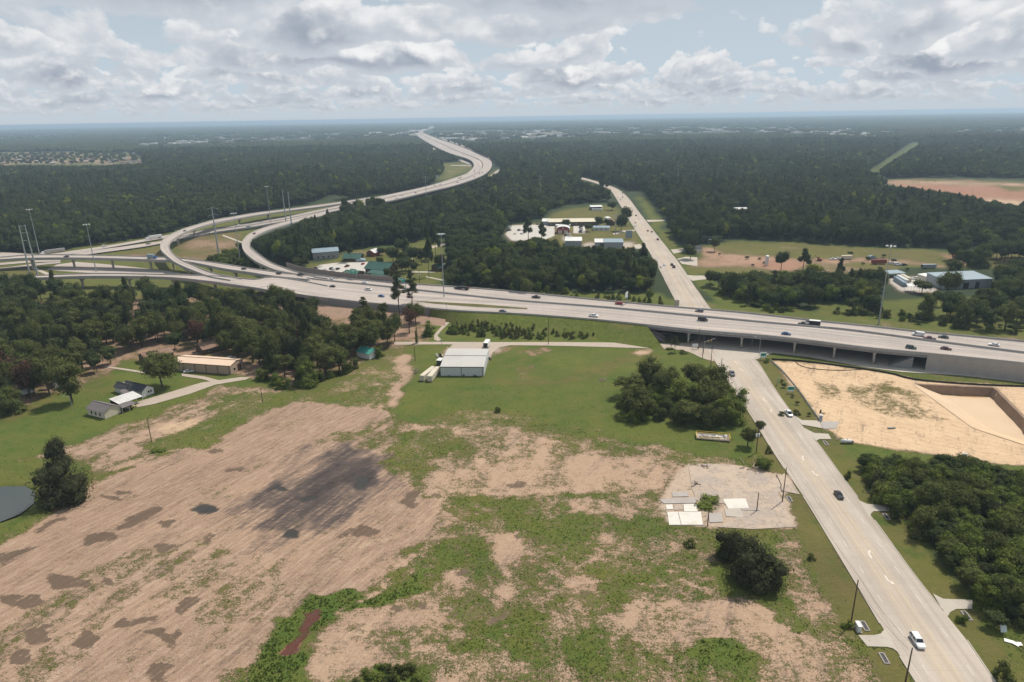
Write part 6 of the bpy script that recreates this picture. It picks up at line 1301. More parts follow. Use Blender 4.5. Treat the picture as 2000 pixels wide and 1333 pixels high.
# grey roofed house with its carport
wh = gable('house', 'white house with a grey shingle roof at the lawn edge', 'house', (206, 819), (236.5, 806.5), 11.5, 3.1, 1.9, 'cream_wall', 'shingle', .4, 'y')
A_, rzh, Wh = frame_of((206, 819), (236.5, 806.5))
for y, w in ((3, 1.0), (5.8, 1.0), (8.6, 1.0)):
    f = MB().box((-.04, y, 1.6), (.10, w + .2, 1.6)).obj('window', M['white_wall'], wh); MB().box((-.10, y, 1.6), (.04, w, 1.4)).obj('pane', M['glass'], f)
def open_roof(name, label, cat, a, b, D, h0, h1, roof, posts=3, back=False, group=None, th=.12, panels=1):
    """roof sheet on posts, front edge a-b on the ground line"""
    A, rz, W = frame_of(a, b); o = thing(name, label, cat, (A.x, A.y, 0), rz, group); n = panels
    for i in range(n):
        x0, x1 = W * i / n + .02, W * (i + 1) / n - .02; dz = .03 * (i % 2)
        MB().loft([[(x, -.3, h0 + dz), (x, D + .3, h1 + dz), (x, D + .3, h1 + th + dz), (x, -.3, h0 + th + dz)] for x in (x0, x1)]).obj('roof_sheet' if n > 1 else 'roof', M[roof], o)
    pm = None
    for i in range(posts):
        for y, h in ((0.1, h0), (D - .1, h1)): MB().tube((W * i / (posts - 1) * .96 + W * .02, y, 0), (W * i / (posts - 1) * .96 + W * .02, y, h), .09, n=6).obj('post', M['white_wall'], o)
    if back: MB().box((W / 2, D - .2, h1 / 2), (W * .96, .15, h1 * .98)).obj('back_wall', M['dark_trim'], o)
    return o
open_roof('carport', 'long patched grey metal carport joined to the grey roofed house', 'carport', (234, 802), (281, 786), 8.0, 2.9, 3.5, 'galv', 5, True, panels=6)
open_roof('porch', 'grey porch roof on white posts in front of the carport', 'porch', (240, 808), (268, 797.5), 3.6, 2.4, 2.75, 'shingle', 3)
heap('yard_clutter', 'colourful clutter under the porch roof', 259, 797, 2.0, 'black', 9, 1.0, sticks=False, mats=['black', 'yellow', 'red_brown', 'white_wall', 'blue'], cat='clutter')
gable('house', 'dark roofed white house behind the metal carport', 'house', (279, 777.5), (301.5, 768.5), 14, 3.0, 2.0, 'white_wall', 'dark_shingle', .4, 'y', wins=((.55, 1.9, .8, 1.0), (.75, 1.9, .8, 1.0)))
gable('house_wing', 'dark hipped wing of the dark roofed house toward the lawn', 'house', (245, 772), (262, 766), 8, 2.8, 1.6, 'white_wall', 'dark_shingle', .4, 'y')
gable('shed', 'low grey roofed shed between carport and dark roofed house', 'shed', (246, 778), (274, 768.5), 4, 2.0, .8, 'white_wall', 'shingle', .3, 'mono')
open_roof('shelter', 'low open shelter under trees at the far side of the lawn', 'shelter', (48, 780), (72, 772), 5, 2.2, 2.6, 'galv', 3, True)
gable('shed', 'small white shed under the trees behind the lawn', 'shed', (108, 758), (116, 756), 3, 2.6, .6, 'white_wall', 'white_metal', .2, 'y')
gable('shed', 'teal roofed shed with a white gable in the wood edge', 'shed', (697, 697), (722, 703), 8, 3.0, 1.6, 'white_wall', 'teal_roof', .35, 'x')
def disc(px, py, r, h, m, name, label, cat):
    c = P(px, py); o = MB().tube((0, 0, 0), (0, 0, h), r, r * .96, 20).obj(name, M[m]); o.location = c; return tag(o, label, cat)
disc(240.5, 752.5, 3.4, .3, 'tan_roof', 'sand_patch', 'round tan sand pad on the lawn by the dark roofed house', 'sand pad')
# the lodge and its green roofs
gable('lodge', 'big green roofed lodge, tallest gable of the group by the noise wall', 'lodge', (714, 534), (757, 538), 15, 4.5, 4.0, 'log_wall', 'green_roof', 1.0, 'x', wins=((.3, 1.8, 2, 1.6), (.6, 1.8, 2, 1.6)))
gable('lodge_wing', 'low green roofed wing reaching toward the noise wall', 'lodge', (722, 549), (748, 553), 10, 3.2, 1.6, 'log_wall', 'green_roof', .8, 'x')
gable('lodge_wing', 'slanting green roofed wing left of the big lodge', 'lodge', (694, 545), (712, 538), 12, 3.2, 1.8, 'log_wall', 'green_roof', .8, 'y')
open_roof('lodge_porch', 'green porch roof on posts at the front of the big lodge', 'porch', (716, 541), (752, 545), 7, 3.2, 4.4, 'green_roof', 5)
gable('lodge', 'green hip roofed hall behind the lodge car park', 'lodge', (671, 511), (702, 511), 13, 3.0, 3.0, 'log_wall', 'green_roof', 1.2, 'x')
gable('barn', 'small red barn with a grey roof on the lodge lawn', 'barn', (716, 501), (732, 502), 10, 3.6, 2.4, 'red_brown', 'galv', .5, 'y', doors=((.3, 2.2, 2.6, 'dark_trim'),))
gable('cabin_row', 'long two storey log building with a pale green roof at the wood edge', 'building', (612, 508), (662, 504), 11, 6.5, 2.6, 'grey_junk', 'blue_grey', .6, 'x', wins=((.2, 2, 1.6, 1.4), (.4, 2, 1.6, 1.4), (.6, 2, 1.6, 1.4), (.8, 2, 1.6, 1.4)))
gable('cabin', 'small brown cabin with a pale roof right of the lodge', 'cabin', (787, 514), (799, 515), 7, 2.8, 1.8, 'log_wall', 'cream_wall', .5, 'y')
gable('cabin', 'small green roofed cabin among trees near the tall light mast', 'cabin', (843, 527), (857, 531), 8, 3.2, 2.2, 'log_wall', 'green_roof', .6, 'y')
c = P(705, 511); o = thing('tarp_shelter', 'blue grey tarp shelter beside the lodge car park', 'tent', c); MB().loft([[(-4, y, 0.1), (-4, y, 1.8), (0, y, 2.6), (4, y, 1.8), (4, y, .1)] for y in (-3, 3)]).obj('canopy', M['blue_grey'], o)
# campus by the far road
gable('school_wing', 'long low building with a bright cream roof beyond the red barn', 'building', (1072, 442), (1169, 441), 18, 4.5, 1.2, 'log_wall', 'cream_wall', .8, 'mono', wins=tuple((.05 + .1 * i, 2, 2.2, 1.6) for i in range(10)))
gable('school_wing', 'small building with a bluish roof left of the long cream roof', 'building', (1059, 440), (1072, 440), 14, 4.2, 1.2, 'grey_blue_wall', 'white_metal', .6, 'mono')
open_roof('canopy_roof', 'narrow white canopy between the red barn and the long cream roof', 'canopy', (1085, 447), (1114, 447), 4, 3.6, 4.2, 'white_metal', 4)
def arched_barn():
    A, rz, W = frame_of((1087, 457), (1112, 457)); o = thing('barn', 'red barn with a white arched roof and two pale doors', 'barn', (A.x, A.y, 0), rz); D = 14
    n = 9; arc = [(W / 2 - W / 2 * math.cos(math.pi * i / (n - 1)), 4.6 + 3.0 * math.sin(math.pi * i / (n - 1))) for i in range(n)]
    MB().loft([[(0, y, 0)] + [(x, y, z) for x, z in arc] + [(W, y, 0)] for y in (0, D)]).obj('wall', M['red_wall'], o)
    out = [(W / 2 - (W / 2 + .5) * math.cos(math.pi * i / (n - 1)), 4.7 + 3.3 * math.sin(math.pi * i / (n - 1))) for i in range(n)]; inn = [(x, z + .05) for x, z in arc]
    MB().loft([[(x, y, z) for x, z in out] + [(x, y, z) for x, z in inn[::-1]] for y in (-.5, D + .5)]).obj('roof', M['white_metal'], o)
    for s in (.27, .73): MB().box((W * s, -.06, 1.7), (4.2, .12, 3.4)).obj('door', M['cream_wall'], o)
    MB().box((W * .5, -.06, 5.8), (1.4, .1, 1.2)).obj('loft_door', M['white_wall'], o); MB().box((W * .5, -.05, 4.1), (W * .96, .08, .25)).obj('trim', M['white_wall'], o)
arched_barn()
gable('classroom', 'low grey green building with white ends below the round tree', 'building', (1159, 451), (1190, 451), 10, 3.4, 1.2, 'white_wall', 'blue_grey', .5, 'x', wins=((.2, 1.8, 1.6, 1.2), (.5, 1.8, 1.6, 1.2), (.8, 1.8, 1.6, 1.2)))
open_roof('wagon_shed', 'white roofed open shed at the top of the campus lawn', 'shed', (1153, 411), (1177, 410.5), 10, 4.2, 5.2, 'white_metal', 5, True)
for x in (1159, 1166, 1173): o = MB().box((0, 0, 1.4), (4.4, 2.4, 2.6)).obj('cart', M['white_wall']); o.location = P(x, 412); tag(o, f'white cart under the open campus shed, {"left" if x == 1159 else "middle" if x == 1166 else "right"} of three', 'cart', 'carts under the campus shed')
gable('warehouse', 'white roofed metal building at the front left of the campus', 'warehouse', (1104, 481), (1136, 481), 16, 5, 1, 'grey_blue_wall', 'white_metal', .4, 'mono')
gable('warehouse', 'bluish metal building in the middle of the front campus row', 'warehouse', (1162, 484), (1179, 484), 14, 5, 1, 'grey_blue_wall', 'white_metal', .4, 'mono', doors=((.8, 4, 4, 'dark_trim'),))
gable('warehouse', 'long grey blue metal building at the right of the front campus row', 'warehouse', (1179, 484), (1217, 484), 14, 5, 1, 'grey_blue_wall', 'blue_grey', .4, 'mono')
gable('house', 'dark house beside the tall trees at the campus edge', 'house', (1186, 441), (1200, 441), 10, 4, 3, 'log_wall', 'brown_shingle', .5, 'y'); gable('shed', 'white faced shed left of the dark campus house', 'shed', (1186, 435), (1193, 434), 5, 5, .8, 'white_wall', 'white_metal', .3, 'mono')
def billboard(name, label, px, py, W, H, z0, ry, m='white_wall', frame='steel', cat='billboard', strips=()):
    c = P(px, py); o = thing(name, label, cat, c, ry)
    for s in (-.38, .38): MB().tube((W * s, .12, -.2), (W * s, .12, z0 + H), .10 + .02 * (W > 3), n=6).obj('post', M[frame], o)
    b = MB().box((0, 0, z0 + H / 2), (W, .14, H)).obj('panel', M[m], o)
    for x, z, w, h, mm in strips: MB().box((x, -.09, z0 + z), (w, .03, h)).obj('sign_mark', M[mm], b)
    return o
billboard('billboard', 'grey blue hoarding board standing by the far road', 1228, 467, 7, 7.5, 1, .1, 'blue_grey')
gable('roof_shelter', 'bright white roofed shed alone in the wood right of the road', 'shed', (1434, 417), (1459, 417), 14, 5, 1.4, 'log_wall', 'white_metal', .5, 'x')
# right side
gw = gable('warehouse', 'long grey blue metal warehouse with two dark openings', 'warehouse', (1843, 566), (1935, 562), 19, 6.4, 1.4, 'grey_blue_wall', 'blue_grey', .3, 'mono', doors=((.46, 4.2, 4.4, 'black'), (.70, 3.0, 4.4, 'black')))
gable('office', 'small pale cube building at the concrete yard', 'building', (1807, 552), (1822, 550), 7, 4.2, .5, 'cream_wall', 'white_metal', .2, 'mono')
open_roof('canopy_roof', 'white flat canopy at the front of the concrete yard', 'canopy', (1772, 571), (1796, 572), 6, 4.2, 4.6, 'white_metal', 3)
for i, (a, b, mm, lab) in enumerate([((1744, 548), (1764, 561), 'blue_grey', 'left of the long blue grey trailers beside the concrete yard'), ((1750, 545), (1768, 556), 'white_metal', 'middle long trailer beside the concrete yard'), ((1757, 543), (1772, 552), 'cream_wall', 'right cream trailer beside the concrete yard')]):
    container('trailer_unit', lab, a, b, 2.6, 2.9, mm, 'trailers at the concrete yard', cat='trailer')
open_roof('shade_roof', 'dark blue grey shade roof behind the concrete yard', 'shed', (1735, 544), (1768, 542), 9, 3.4, 3.8, 'blue_grey', 4)
# houses and dirt road things to the right of the far road
gable('house', 'low dark house behind the trees by the dirt lane', 'house', (1358, 494), (1371, 492), 9, 3.2, 2, 'white_wall', 'dark_shingle', .4, 'x'); open_roof('gate_roof', 'small white gate roof at the top of the dirt lane', 'shelter', (1384, 477), (1390, 477), 5, 4, 4, 'white_metal', 2)
c = P(1497, 519); o = thing('silo', 'slim pale blue grey storage silo standing on the red dirt', 'silo', c); MB().tube((0, 0, 1.2), (0, 0, 8), 1.5, n=14).obj('tank', M['white_metal'], o); MB().tube((0, 0, 8), (0, 0, 8.8), 1.5, .2, 14).obj('cap', M['white_metal'], o)
for k in range(4): MB().tube((1.2 * math.cos(k * 1.57), 1.2 * math.sin(k * 1.57), 0), (1.2 * math.cos(k * 1.57), 1.2 * math.sin(k * 1.57), 1.4), .14, n=5).obj('leg', M['steel'], o)
box_trailer('site_cabin', 'cream site cabin on the dirt lane', 1653, 507, .0, 8.5, 3, 2.9, 'cream_wall', 'cream_wall', False, 'cabin', .5)
box_trailer('box_trailer', 'long dark red container trailer on the dirt lane', 1716, 516.5, .02, 11.5, 2.8, 3, 'red_brown', 'red_brown', True, 'trailer'); box_trailer('box_trailer', 'long dark grey container by the tree on the dirt lane', 1813, 525, .02, 11, 2.6, 2.6, 'grey_blue_wall', 'black', True, 'trailer')
c = P(1702, 507); o = thing('tarp_stack', 'blue covered stack beside the dirt lane', 'stack', c); MB().loft([[(-2.6, y, 0), (-2.6, y, 2.6), (0, y, 3.6), (2.6, y, 2.6), (2.6, y, 0)] for y in (-1.6, 1.6)]).obj('cover', M['blue_grey'], o); MB().box((0, 0, .1), (5.6, 3.6, .2)).obj('pallet', M['dead_wood'], o)
def excavator(px, py, rz, label):
    o = thing('excavator', label, 'excavator', P(px, py), rz)
    for s in (-1, 1): MB().loft([[(x, s * 1.2 + y, z) for x, z in ((-1.9, 0.25), (-1.6, 0), (1.6, 0), (1.9, .25), (1.9, .65), (1.6, .9), (-1.6, .9), (-1.9, .65))] for y in (-.3, .3)]).obj('track', M['black'], o)
    MB().loft([[(x, y, z) for x, y in ((-2.1, -1.3), (1.2, -1.3), (1.2, 1.3), (-2.1, 1.3))] for z in (1.0, 2.1)]).obj('body', M['red_earth_metal'], o); MB().box((.6, .75, 2.75), (1.5, 1.0, 1.3)).obj('cab', M['glass'], o)
    MB().tube((1.0, -.3, 1.9), (3.6, -.3, 4.4), .28, .22, 6).obj('boom', M['red_earth_metal'], o); MB().tube((3.6, -.3, 4.4), (5.4, -.3, 1.9), .2, .16, 6).obj('arm', M['red_earth_metal'], o); MB().loft([[(5.0, y, 2), (5.9, y, 1.9), (5.8, y, 1.0), (5.0, y, 1.1)] for y in (-.8, .3)]).obj('bucket', M['dark_steel'], o)
excavator(1866, 503, .1, 'red excavator on the bare red earth'); excavator(1600, 510, 2.6, 'red digger on the dirt lane left of the site cabin')
c = P(1866, 512); o = thing('tarp_stack', 'low blue pile of pipes below the red excavator', 'pipes', c)
for i in range(5): MB().tube((-3, i * .7 - 1.4, .35), (3, i * .7 - 1.4, .35), .33, n=8).obj('pipe', M['blue_grey'], o)
# houses in the far clearing and the town strips near the horizon
hm = {}
def small_house(i):
    L, D, h = [(16, 11, 3.2), (13, 12, 3.0), (18, 10, 3.4)][i]; w = MB().box((0, 0, h / 2), (L, D, h)).mesh('wall', M[['tan_wall', 'concrete', 'tan_wall'][i]])
    r = MB().loft([[(x, -D / 2 - .5, h), (x, 0, h + 3), (x, D / 2 + .5, h)] for x in (-L / 2 - .5, L / 2 + .5)]).mesh('roof', M[['brown_shingle', 'shingle', 'concrete_grey'][i]]); return w, r
SH = [small_house(i) for i in range(3)]
rh = random.Random(4); hs = []
while len(hs) < 84:
    x, y = rh.uniform(-20, 284), rh.uniform(301, 321)
    if 165 < x < 252 and 301 < y < 311 and rh.random() < .8: continue
    p = P(x, y)
    if all((p - q).length > 17 for q in hs): hs.append(p)
hs.sort(key=lambda p: proj(np.array(p))[0])
for i, p in enumerate(hs):
    k = rh.choice((0, 0, 1, 1, 2)); o = thing('house', 'small house with a pitched roof in the distant housing estate at the left', 'house', p, rh.choice((0.1, 1.6, .5)), 'houses of the distant estate'); w, r = SH[k]
    link('wall', w, o); link('roof', r, o)
def town(name, label, strips, dens, seed, hts=(4, 8)):
    q = random.Random(seed); mb = MB(); mats = [M['white_wall'], M['cream_wall'], M['tan_wall'], M['grey_roof'], M['shingle']]
    for poly, n, size in strips:
        a = np.array(poly); k = 0
        while k < n:
            x, y = q.uniform(a[:, 0].min(), a[:, 0].max()), q.uniform(a[:, 1].min(), a[:, 1].max())
            if not inpoly(np.array([x]), np.array([y]), poly)[0]: continue
            p = P(x, y); s = size * q.uniform(.5, 1.4); mb.box((p.x, p.y, 0), (s * q.uniform(.8, 2), s, 2 * q.uniform(*hts)), q.uniform(-.3, .3), q.choices(range(5), (6, 3, 2, 3, 1))[0]); k += 1
    return tag(mb.obj(name, mats), label, 'town', kind='stuff')
town('distant_town', 'hazy pale roofs of distant shopping streets and suburbs', [([(700, 266), (720, 259), (780, 258), (812, 252), (822, 258), (806, 266)], 170, 52), ([(836, 262), (880, 262), (1000, 256), (1160, 254), (1160, 266), (1000, 272), (900, 276), (862, 270)], 260, 40),
    ([(1160, 252), (1400, 248), (1640, 251), (1640, 262), (1400, 258), (1160, 264)], 190, 32), ([(1500, 248), (1640, 250), (1760, 260), (1700, 270), (1560, 262)], 150, 30), ([(1860, 254), (2040, 248), (2040, 256), (1860, 260)], 40, 30), ([(200, 276), (500, 262), (700, 258), (700, 268), (480, 276), (280, 284)], 190, 24), ([(-20, 268), (140, 262), (150, 268), (-20, 273)], 30, 26)], 1, 3)
town('roofs_in_woods', 'scattered pale roofs showing through the woods left of the motorway', [([(598, 330), (612, 330), (612, 335), (598, 335)], 3, 9), ([(634, 331), (705, 326), (706, 336), (636, 338)], 16, 10), ([(668, 283), (735, 280), (735, 284), (668, 286)], 9, 18), ([(785, 296), (832, 293), (832, 298), (785, 300)], 6, 11), ([(312, 290), (322, 290), (322, 295), (312, 295)], 2, 16), ([(355, 238), (366, 238), (366, 252), (355, 252)], 3, 60)], 1, 5, (3, 9))
# ------------------------------------------------------------------ poles, masts, signs
def wood_pole(px, py, H, label, arm=False, trans=False, rz=.1, lean=0.0, group='wooden utility poles'):
    o = thing('utility_pole', label, 'pole', P(px, py), rz, group)
    MB().tube((0, 0, -.5), (lean, 0, H), .19, .12, 8).obj('shaft', M['pole_wood'], o)
    if arm:
        MB().box((lean, 0, H - .6), (2.4, .12, .14)).obj('crossarm', M['pole_wood'], o)
        for x in (-1.05, -.4, .4, 1.05): MB().tube((lean + x, 0, H - .53), (lean + x, 0, H - .3), .06, n=6).obj('insulator', M['lamp'], o)
    if trans:
        for s in ((-.5, .0), (.45, .2)): MB().tube((lean + s[0], s[1], H * .56), (lean + s[0], s[1], H * .56 + 1.1), .32, n=10).obj('transformer', M['lamp'], o)
    return o
for a in [(1662, 1217, 12.6, 'wooden pole on the verge below the dark oaks, by the white cabinet'), (1528, 980, 12.4, 'wooden pole at the mouth of the slab yard'), (1477, 884, 11.5, 'wooden pole carrying two transformers beside the yellow bin', False, True), (1444, 828, 10.5, 'wooden pole at the front of the tree clump by the road'),
          (1408, 728, 7.4, 'wooden pole nearest the grey blue pickup'), (1388, 717, 11.5, 'wooden pole with a cross wire over the junction', True), (1372, 700, 13.0, 'tall wooden pole with stays left of the junction'), (1364, 682, 11.5, 'wooden pole beside the green sign back at the underpass'), (1311, 677, 7.2, 'short wooden pole in weeds by the bridge end'),
          (1768, 1334, 9.5, 'wooden pole at the bottom edge of the picture'), (296, 862, 9.6, 'lone wooden pole between ploughed earth and grass'), (513, 786, 7.0, 'short wooden pole with a pale box in the field left of the track'), (811, 705, 8.0, 'wooden pole beside the dirt track'), (635, 741, 12, 'grey wooden pole in front of the left wood', False, False),
          (838, 626, 8.5, 'wooden pole at the ramp wall behind the red soil'), (1071, 673, 15.5, 'tall dark pole beside the side road', False), (820, 557, 13, 'pole with a grey box on the lodge lawn', False, True), (1444, 672, 8, 'wooden pole under the bridge edge'), (1478, 998, 6.6, 'short dark post standing on the concrete slabs'), (1382, 1027, 5.2, 'short dark post at the left slabs')]: wood_pole(*a)
# wires strung between the poles along the road
def wires(label, pts, r=.03):
    o = thing('overhead_wire', label, 'wire')
    for (x0, y0, h0), (x1, y1, h1) in zip(pts[:-1], pts[1:]):
        a, b = P(x0, y0) + V(0, 0, h0), P(x1, y1) + V(0, 0, h1)
        for off in (-.9, .9):
            L = [a.lerp(b, i / 8) + V(off, 0, -1.1 * 4 * (i / 8) * (1 - i / 8)) for i in range(9)]; m = MB()
            for p, q in zip(L[:-1], L[1:]): m.tube(p, q, r, n=3, cap=False)
            m.obj('wire', M['black'], o)
wires('thin wires strung from pole to pole along the left verge of the road', [(1768, 1334, 9.3), (1662, 1217, 12.3), (1528, 980, 12.1), (1477, 884, 11.2), (1444, 828, 10.2), (1408, 728, 7.2), (1388, 717, 11.0), (1372, 700, 12.6)])
wires('thin wires above the side road toward the tall dark pole', [(1372, 700, 12.4), (1311, 677, 7.0), (1071, 673, 15.0), (863, 674, 6.2)], .025)
def light_pole(px, py, H, label, arms=1, rz=0., m='steel', z=0.0):
    o = thing('street_light', label, 'lamp post', P(px, py, z), rz, 'street lights'); MB().tube((0, 0, -.2), (0, 0, H), .13, .08, 8).obj('shaft', M[m], o)
    MB().tube((0, 0, H - .3), (2.4, 0, H + .3), .06, .05, 6).obj('arm', M[m], o); MB().box((2.6, 0, H + .3), (.8, .3, .16)).obj('lamp_head', M['lamp'], o); return o
light_pole(863, 674, 6.2, 'slim lamp post at the corner of the hall yard', rz=3.1); light_pole(874, 625, 9.5, 'lamp post on the ramp end above the foot track', rz=2.5); light_pole(1482, 697, 9.8, 'street light leaning over the junction corner', rz=2.5); light_pole(141.5, 799, 6.0, 'yard lamp on the bright lawn below the lone tree', rz=3); light_pole(1690, 610, 6.5, 'lamp behind the motorway near the right light mast', rz=.3)
def high_mast(px, py, H, label, z=0.0):
    o = thing('light_mast', label, 'light mast', P(px, py, z), 0, 'tall motorway light masts'); MB().tube((0, 0, -.4), (0, 0, H), .42, .16, 10).obj('shaft', M['steel'], o); MB().tube((0, 0, H - .6), (0, 0, H + .5), .5, .5, 10).obj('hub', M['lamp'], o)
    am = MB().tube((0, 0, H), (1.9, 0, H + .15), .07, n=5).mesh('arm', M['steel']); hm_ = MB().loft([[(1.6 + x, y, H + z) for x, y in ((0, -.35), (1.3, -.35), (1.3, .35), (0, .35))] for z in (-.05, .3)]).mesh('lamp_head', M['lamp'])
    for k in range(6):
        for d in (am, hm_): q = link(d.name.split('.')[0], d, o); q.rotation_euler = (0, 0, k * math.pi / 3)
high_mast(868, 597, 48, 'tall light mast in the motorway median left of the bridge'); high_mast(1716, 634, 46.5, 'tall light mast right of the bridge'); high_mast(188, 531, 40, 'tall light mast at the flyover behind the left wood'); high_mast(470, 515, 44, 'tall light mast inside the loop'); high_mast(530, 441, 46, 'tall light mast where the ramps meet the motorway'); high_mast(78, 500, 44, 'tall light mast behind the twin pylon at the left edge')
high_mast(840, 310, 44, 'distant light mast left of the far bend'); high_mast(913, 350, 30, 'small distant light mast at the far bend')
def pylon(px, py, H, label, arms, r=.8, sep=0.0, rz=0.4, armlen=4.5):
    o = thing('power_pylon', label, 'pylon', P(px, py), rz, 'steel power line poles')
    for s in ((-sep / 2, sep / 2) if sep else (0,)): MB().tube((s, 0, -.5), (s * .75, 0, H), r, r * .42, 10).obj('shaft', M['steel'], o)
    for z, sd in arms:
        if sep: MB().box((0, 0, H * z), (sep * .9 + .6, .3, .35)).obj('crossbar', M['steel'], o)
        else: MB().tube((0, 0, H * z), (sd * armlen, 0, H * z - 1.0 * abs(sd)), .2, .1, 6).obj('arm', M['steel'], o); MB().tube((sd * armlen * .97, 0, H * z - 1.0), (sd * armlen * .97, 0, H * z - 2.4), .1, n=5).obj('insulator', M['lamp'], o)
    return o
pylon(66, 538, 42, 'twin shaft steel power pylon at the left edge', [(.98, 1), (.85, 1), (.70, 1)], .75, 5.5, .9); pylon(427, 496, 44, 'single steel power pole with side arms inside the loop', [(.99, 1), (.99, -1), (.86, 1), (.84, -1), (.70, 1)], .9)
pylon(560, 446, 44, 'left of two bare steel power poles beyond the loop', [(.98, 1)], .85, armlen=1.5); pylon(571, 452, 44, 'right of two bare steel power poles beyond the loop', [(.98, 1)], .85, armlen=1.5)
for x, y, H, l in [(1323, 365, 42, 'faint lattice style pole in the dark wood right of the far road'), (834, 410, 46, 'pole rising from the wood below the far motorway'), (1055, 390, 36, 'faint pole in the wood left of the far road'), (777, 318, 34, 'faint pole in the wood left of the far motorway'), (1693, 338, 34, 'pole at the start of the grassy power line cut'), (1154, 347, 30, 'pole beside the far end of the straight road'), (1202, 459, 22, 'white pole on the campus by the road'), (1215, 362, 22, 'pole at the far bend of the straight road')]: pylon(x, y, H, l, [(.97, 1), (.97, -1), (.85, 1), (.85, -1)], .45, armlen=3.5)
# signs
def cantilever(px, py, z, H, W, h, label, rz, face='sign_green', marks=True):
    o = thing('highway_sign', label, 'road sign', P(px, py, z), rz, 'green motorway signs'); MB().tube((0, 0, -.2), (0, 0, H), .3, .25, 10).obj('post', M['steel'], o)
    for q in (-.9, .9): MB().tube((0, 0, H - 1.6 + q), (-W * .9, 0, H - 1.6 + q), .14, n=6).obj('beam', M['steel'], o)
    b = MB().box((-W * .55, -.3, H - 1.4), (W, .12, h)).obj('panel', M[face], o); MB().box((-W * .55, -.22, H - 1.4), (W + .2, .06, h + .2)).obj('border', M['sign_white'], b)
    if marks:
        for x, zz, w, hh in ((-.22, .25, .36, .12), (.2, .25, .28, .12), (-.1, .02, .55, .10), (.0, -.22, .08, .22)): MB().box((-W * .55 + x * W, -.375, H - 1.4 + zz * h), (w * W, .03, hh * h)).obj('sign_mark', M['sign_white'], b)
cantilever(697.5, 546.5, 6.2, 7.5, 5.2, 3.6, 'green motorway sign in front of the lodge roofs', -.5); cantilever(793, 567, 6.0, 8.2, 6.4, 3.2, 'green motorway sign behind the lone pines', -.45)
cantilever(1225, 592, 8.0, 7.2, 4.2, 3.4, 'motorway sign seen nearly edge on behind the red car', 1.05, 'lamp', False)
billboard('road_sign', 'green board sign on the corner where frontage lane meets the road', 1490, 703, 3.2, 3.0, 1.0, .0, 'sign_white', cat='road sign', strips=((0, 1.75, 2.8, 1.3, 'sign_green'), (-.5, 1.9, .5, .5, 'sign_white'), (.55, 1.9, .3, .7, 'sign_white')))
billboard('road_sign', 'small green sign turned away on the right verge', 1519, 752, 1.5, 2.4, 1.0, 1.1, 'sign_green', cat='road sign'); billboard('road_sign', 'green and white board sign by the silt fence', 1544, 768, 3.0, 2.5, 0.8, .0, 'sign_white', cat='road sign', strips=((0, 1.45, 2.8, 1.3, 'sign_green'), (-.4, 1.5, .5, .5, 'sign_white'), (.55, 1.5, .3, .6, 'sign_white')))
billboard('road_sign', 'pale back of a wide sign at the underpass corner', 1358, 682, 3.6, 1.7, 1.2, .05, 'lamp', cat='road sign'); billboard('road_sign', 'tan sign back beyond the bridge rail', 1321, 601, 3.4, 4, 1, 0, 'concrete', cat='road sign')
billboard('road_sign', 'grey distant motorway sign at the wood edge', 851, 353, 11, 5, 5, 0, 'lamp', cat='road sign')
def signal(px, py, H, label, rz, n=3, L=9):
    o = thing('traffic_light', label, 'traffic light', P(px, py), rz, 'traffic signals'); MB().tube((0, 0, -.2), (0, 0, H), .16, .12, 8).obj('pole', M['steel'], o); MB().tube((0, 0, H - .4), (L, 0, H + .5), .1, .06, 6).obj('mast_arm', M['steel'], o)
    for k in range(n):
        x = L * (.4 + .28 * k); h = MB().box((x, -.2, H - .5 + .1 * k), (.4, .3, 1.15)).obj('signal_head', M['yellow'], o); MB().box((x, -.37, H - .5 + .1 * k), (.26, .05, .95)).obj('lens_panel', M['black'], h)
signal(1374, 690, 6.5, 'traffic signal reaching over the left of the junction', .45, 2, 7); signal(1468, 678, 7, 'traffic signal pole against the bridge columns', 2.8, 2, 6)
for x, y, l in [(1424, 655, 'left'), (1436, 656, 'middle'), (1447, 657, 'right')]:
    o = MB().box((0, -.1, 0), (1.5, .12, 1.0)).obj('bridge_sign', M['sign_white']); o.location = P(x, y, 6.2); tag(o, f'{l} of three small pale signs hanging under the bridge edge', 'road sign', 'signs under the bridge edge')
# ------------------------------------------------------------------ the excavated basin
pw = [P(*q) for q in PITC]
mb = MB(); cen = sum(pw, V(0, 0, 0)) / 4
def pit_wall(a, b, top, run, nm, m):
    n = V(-(b - a).y, (b - a).x, 0).normalized(); n = n if (cen - a).dot(n) > 0 else -n; A = seg(a - n * 1.2, b - n * 1.2, 16); 
    r = np.random.default_rng(3); vs = []; 
    for q in A: j = r.normal(0, .12); vs.append([q + V(0, 0, .05), q + n * (1.4 + j) + V(0, 0, .0), q + n * (1.4 + run * .5 + j * 2) + V(0, 0, -2.1), q + n * (1.4 + run + j) + V(0, 0, -4.05)])
    k = MB(); f = [(i * 4 + j, i * 4 + j + 1, i * 4 + j + 5, i * 4 + j + 4) for i in range(15) for j in range(3)]; return k.add([v for q in vs for v in q], f).obj(nm, m)
M['cut_earth'] = mat('cut_earth', (0.24, 0.165, 0.115), 0.95, .2, .5, dirt=(.15, .1, .075)); M['basin_sand'] = mat('basin_sand', (0.56, 0.42, 0.29), 0.95, .1, .08, dirt=(0.50, .36, .22)); M['sand_rim'] = mat('sand_rim', (0.58, 0.42, 0.27), 0.95, .12, .4)
pt = tag(link('basin', None), 'steep sided rectangular basin dug into the sand', kind='structure')
for a, b, run, mm in ((0, 1, 1.2, 'cut_earth'), (1, 2, 1.2, 'cut_earth'), (2, 3, 12, 'sand_rim'), (3, 0, 11, 'basin_sand')): pit_wall(pw[a], pw[b], 0, run, 'basin_side', M[mm]).parent = pt
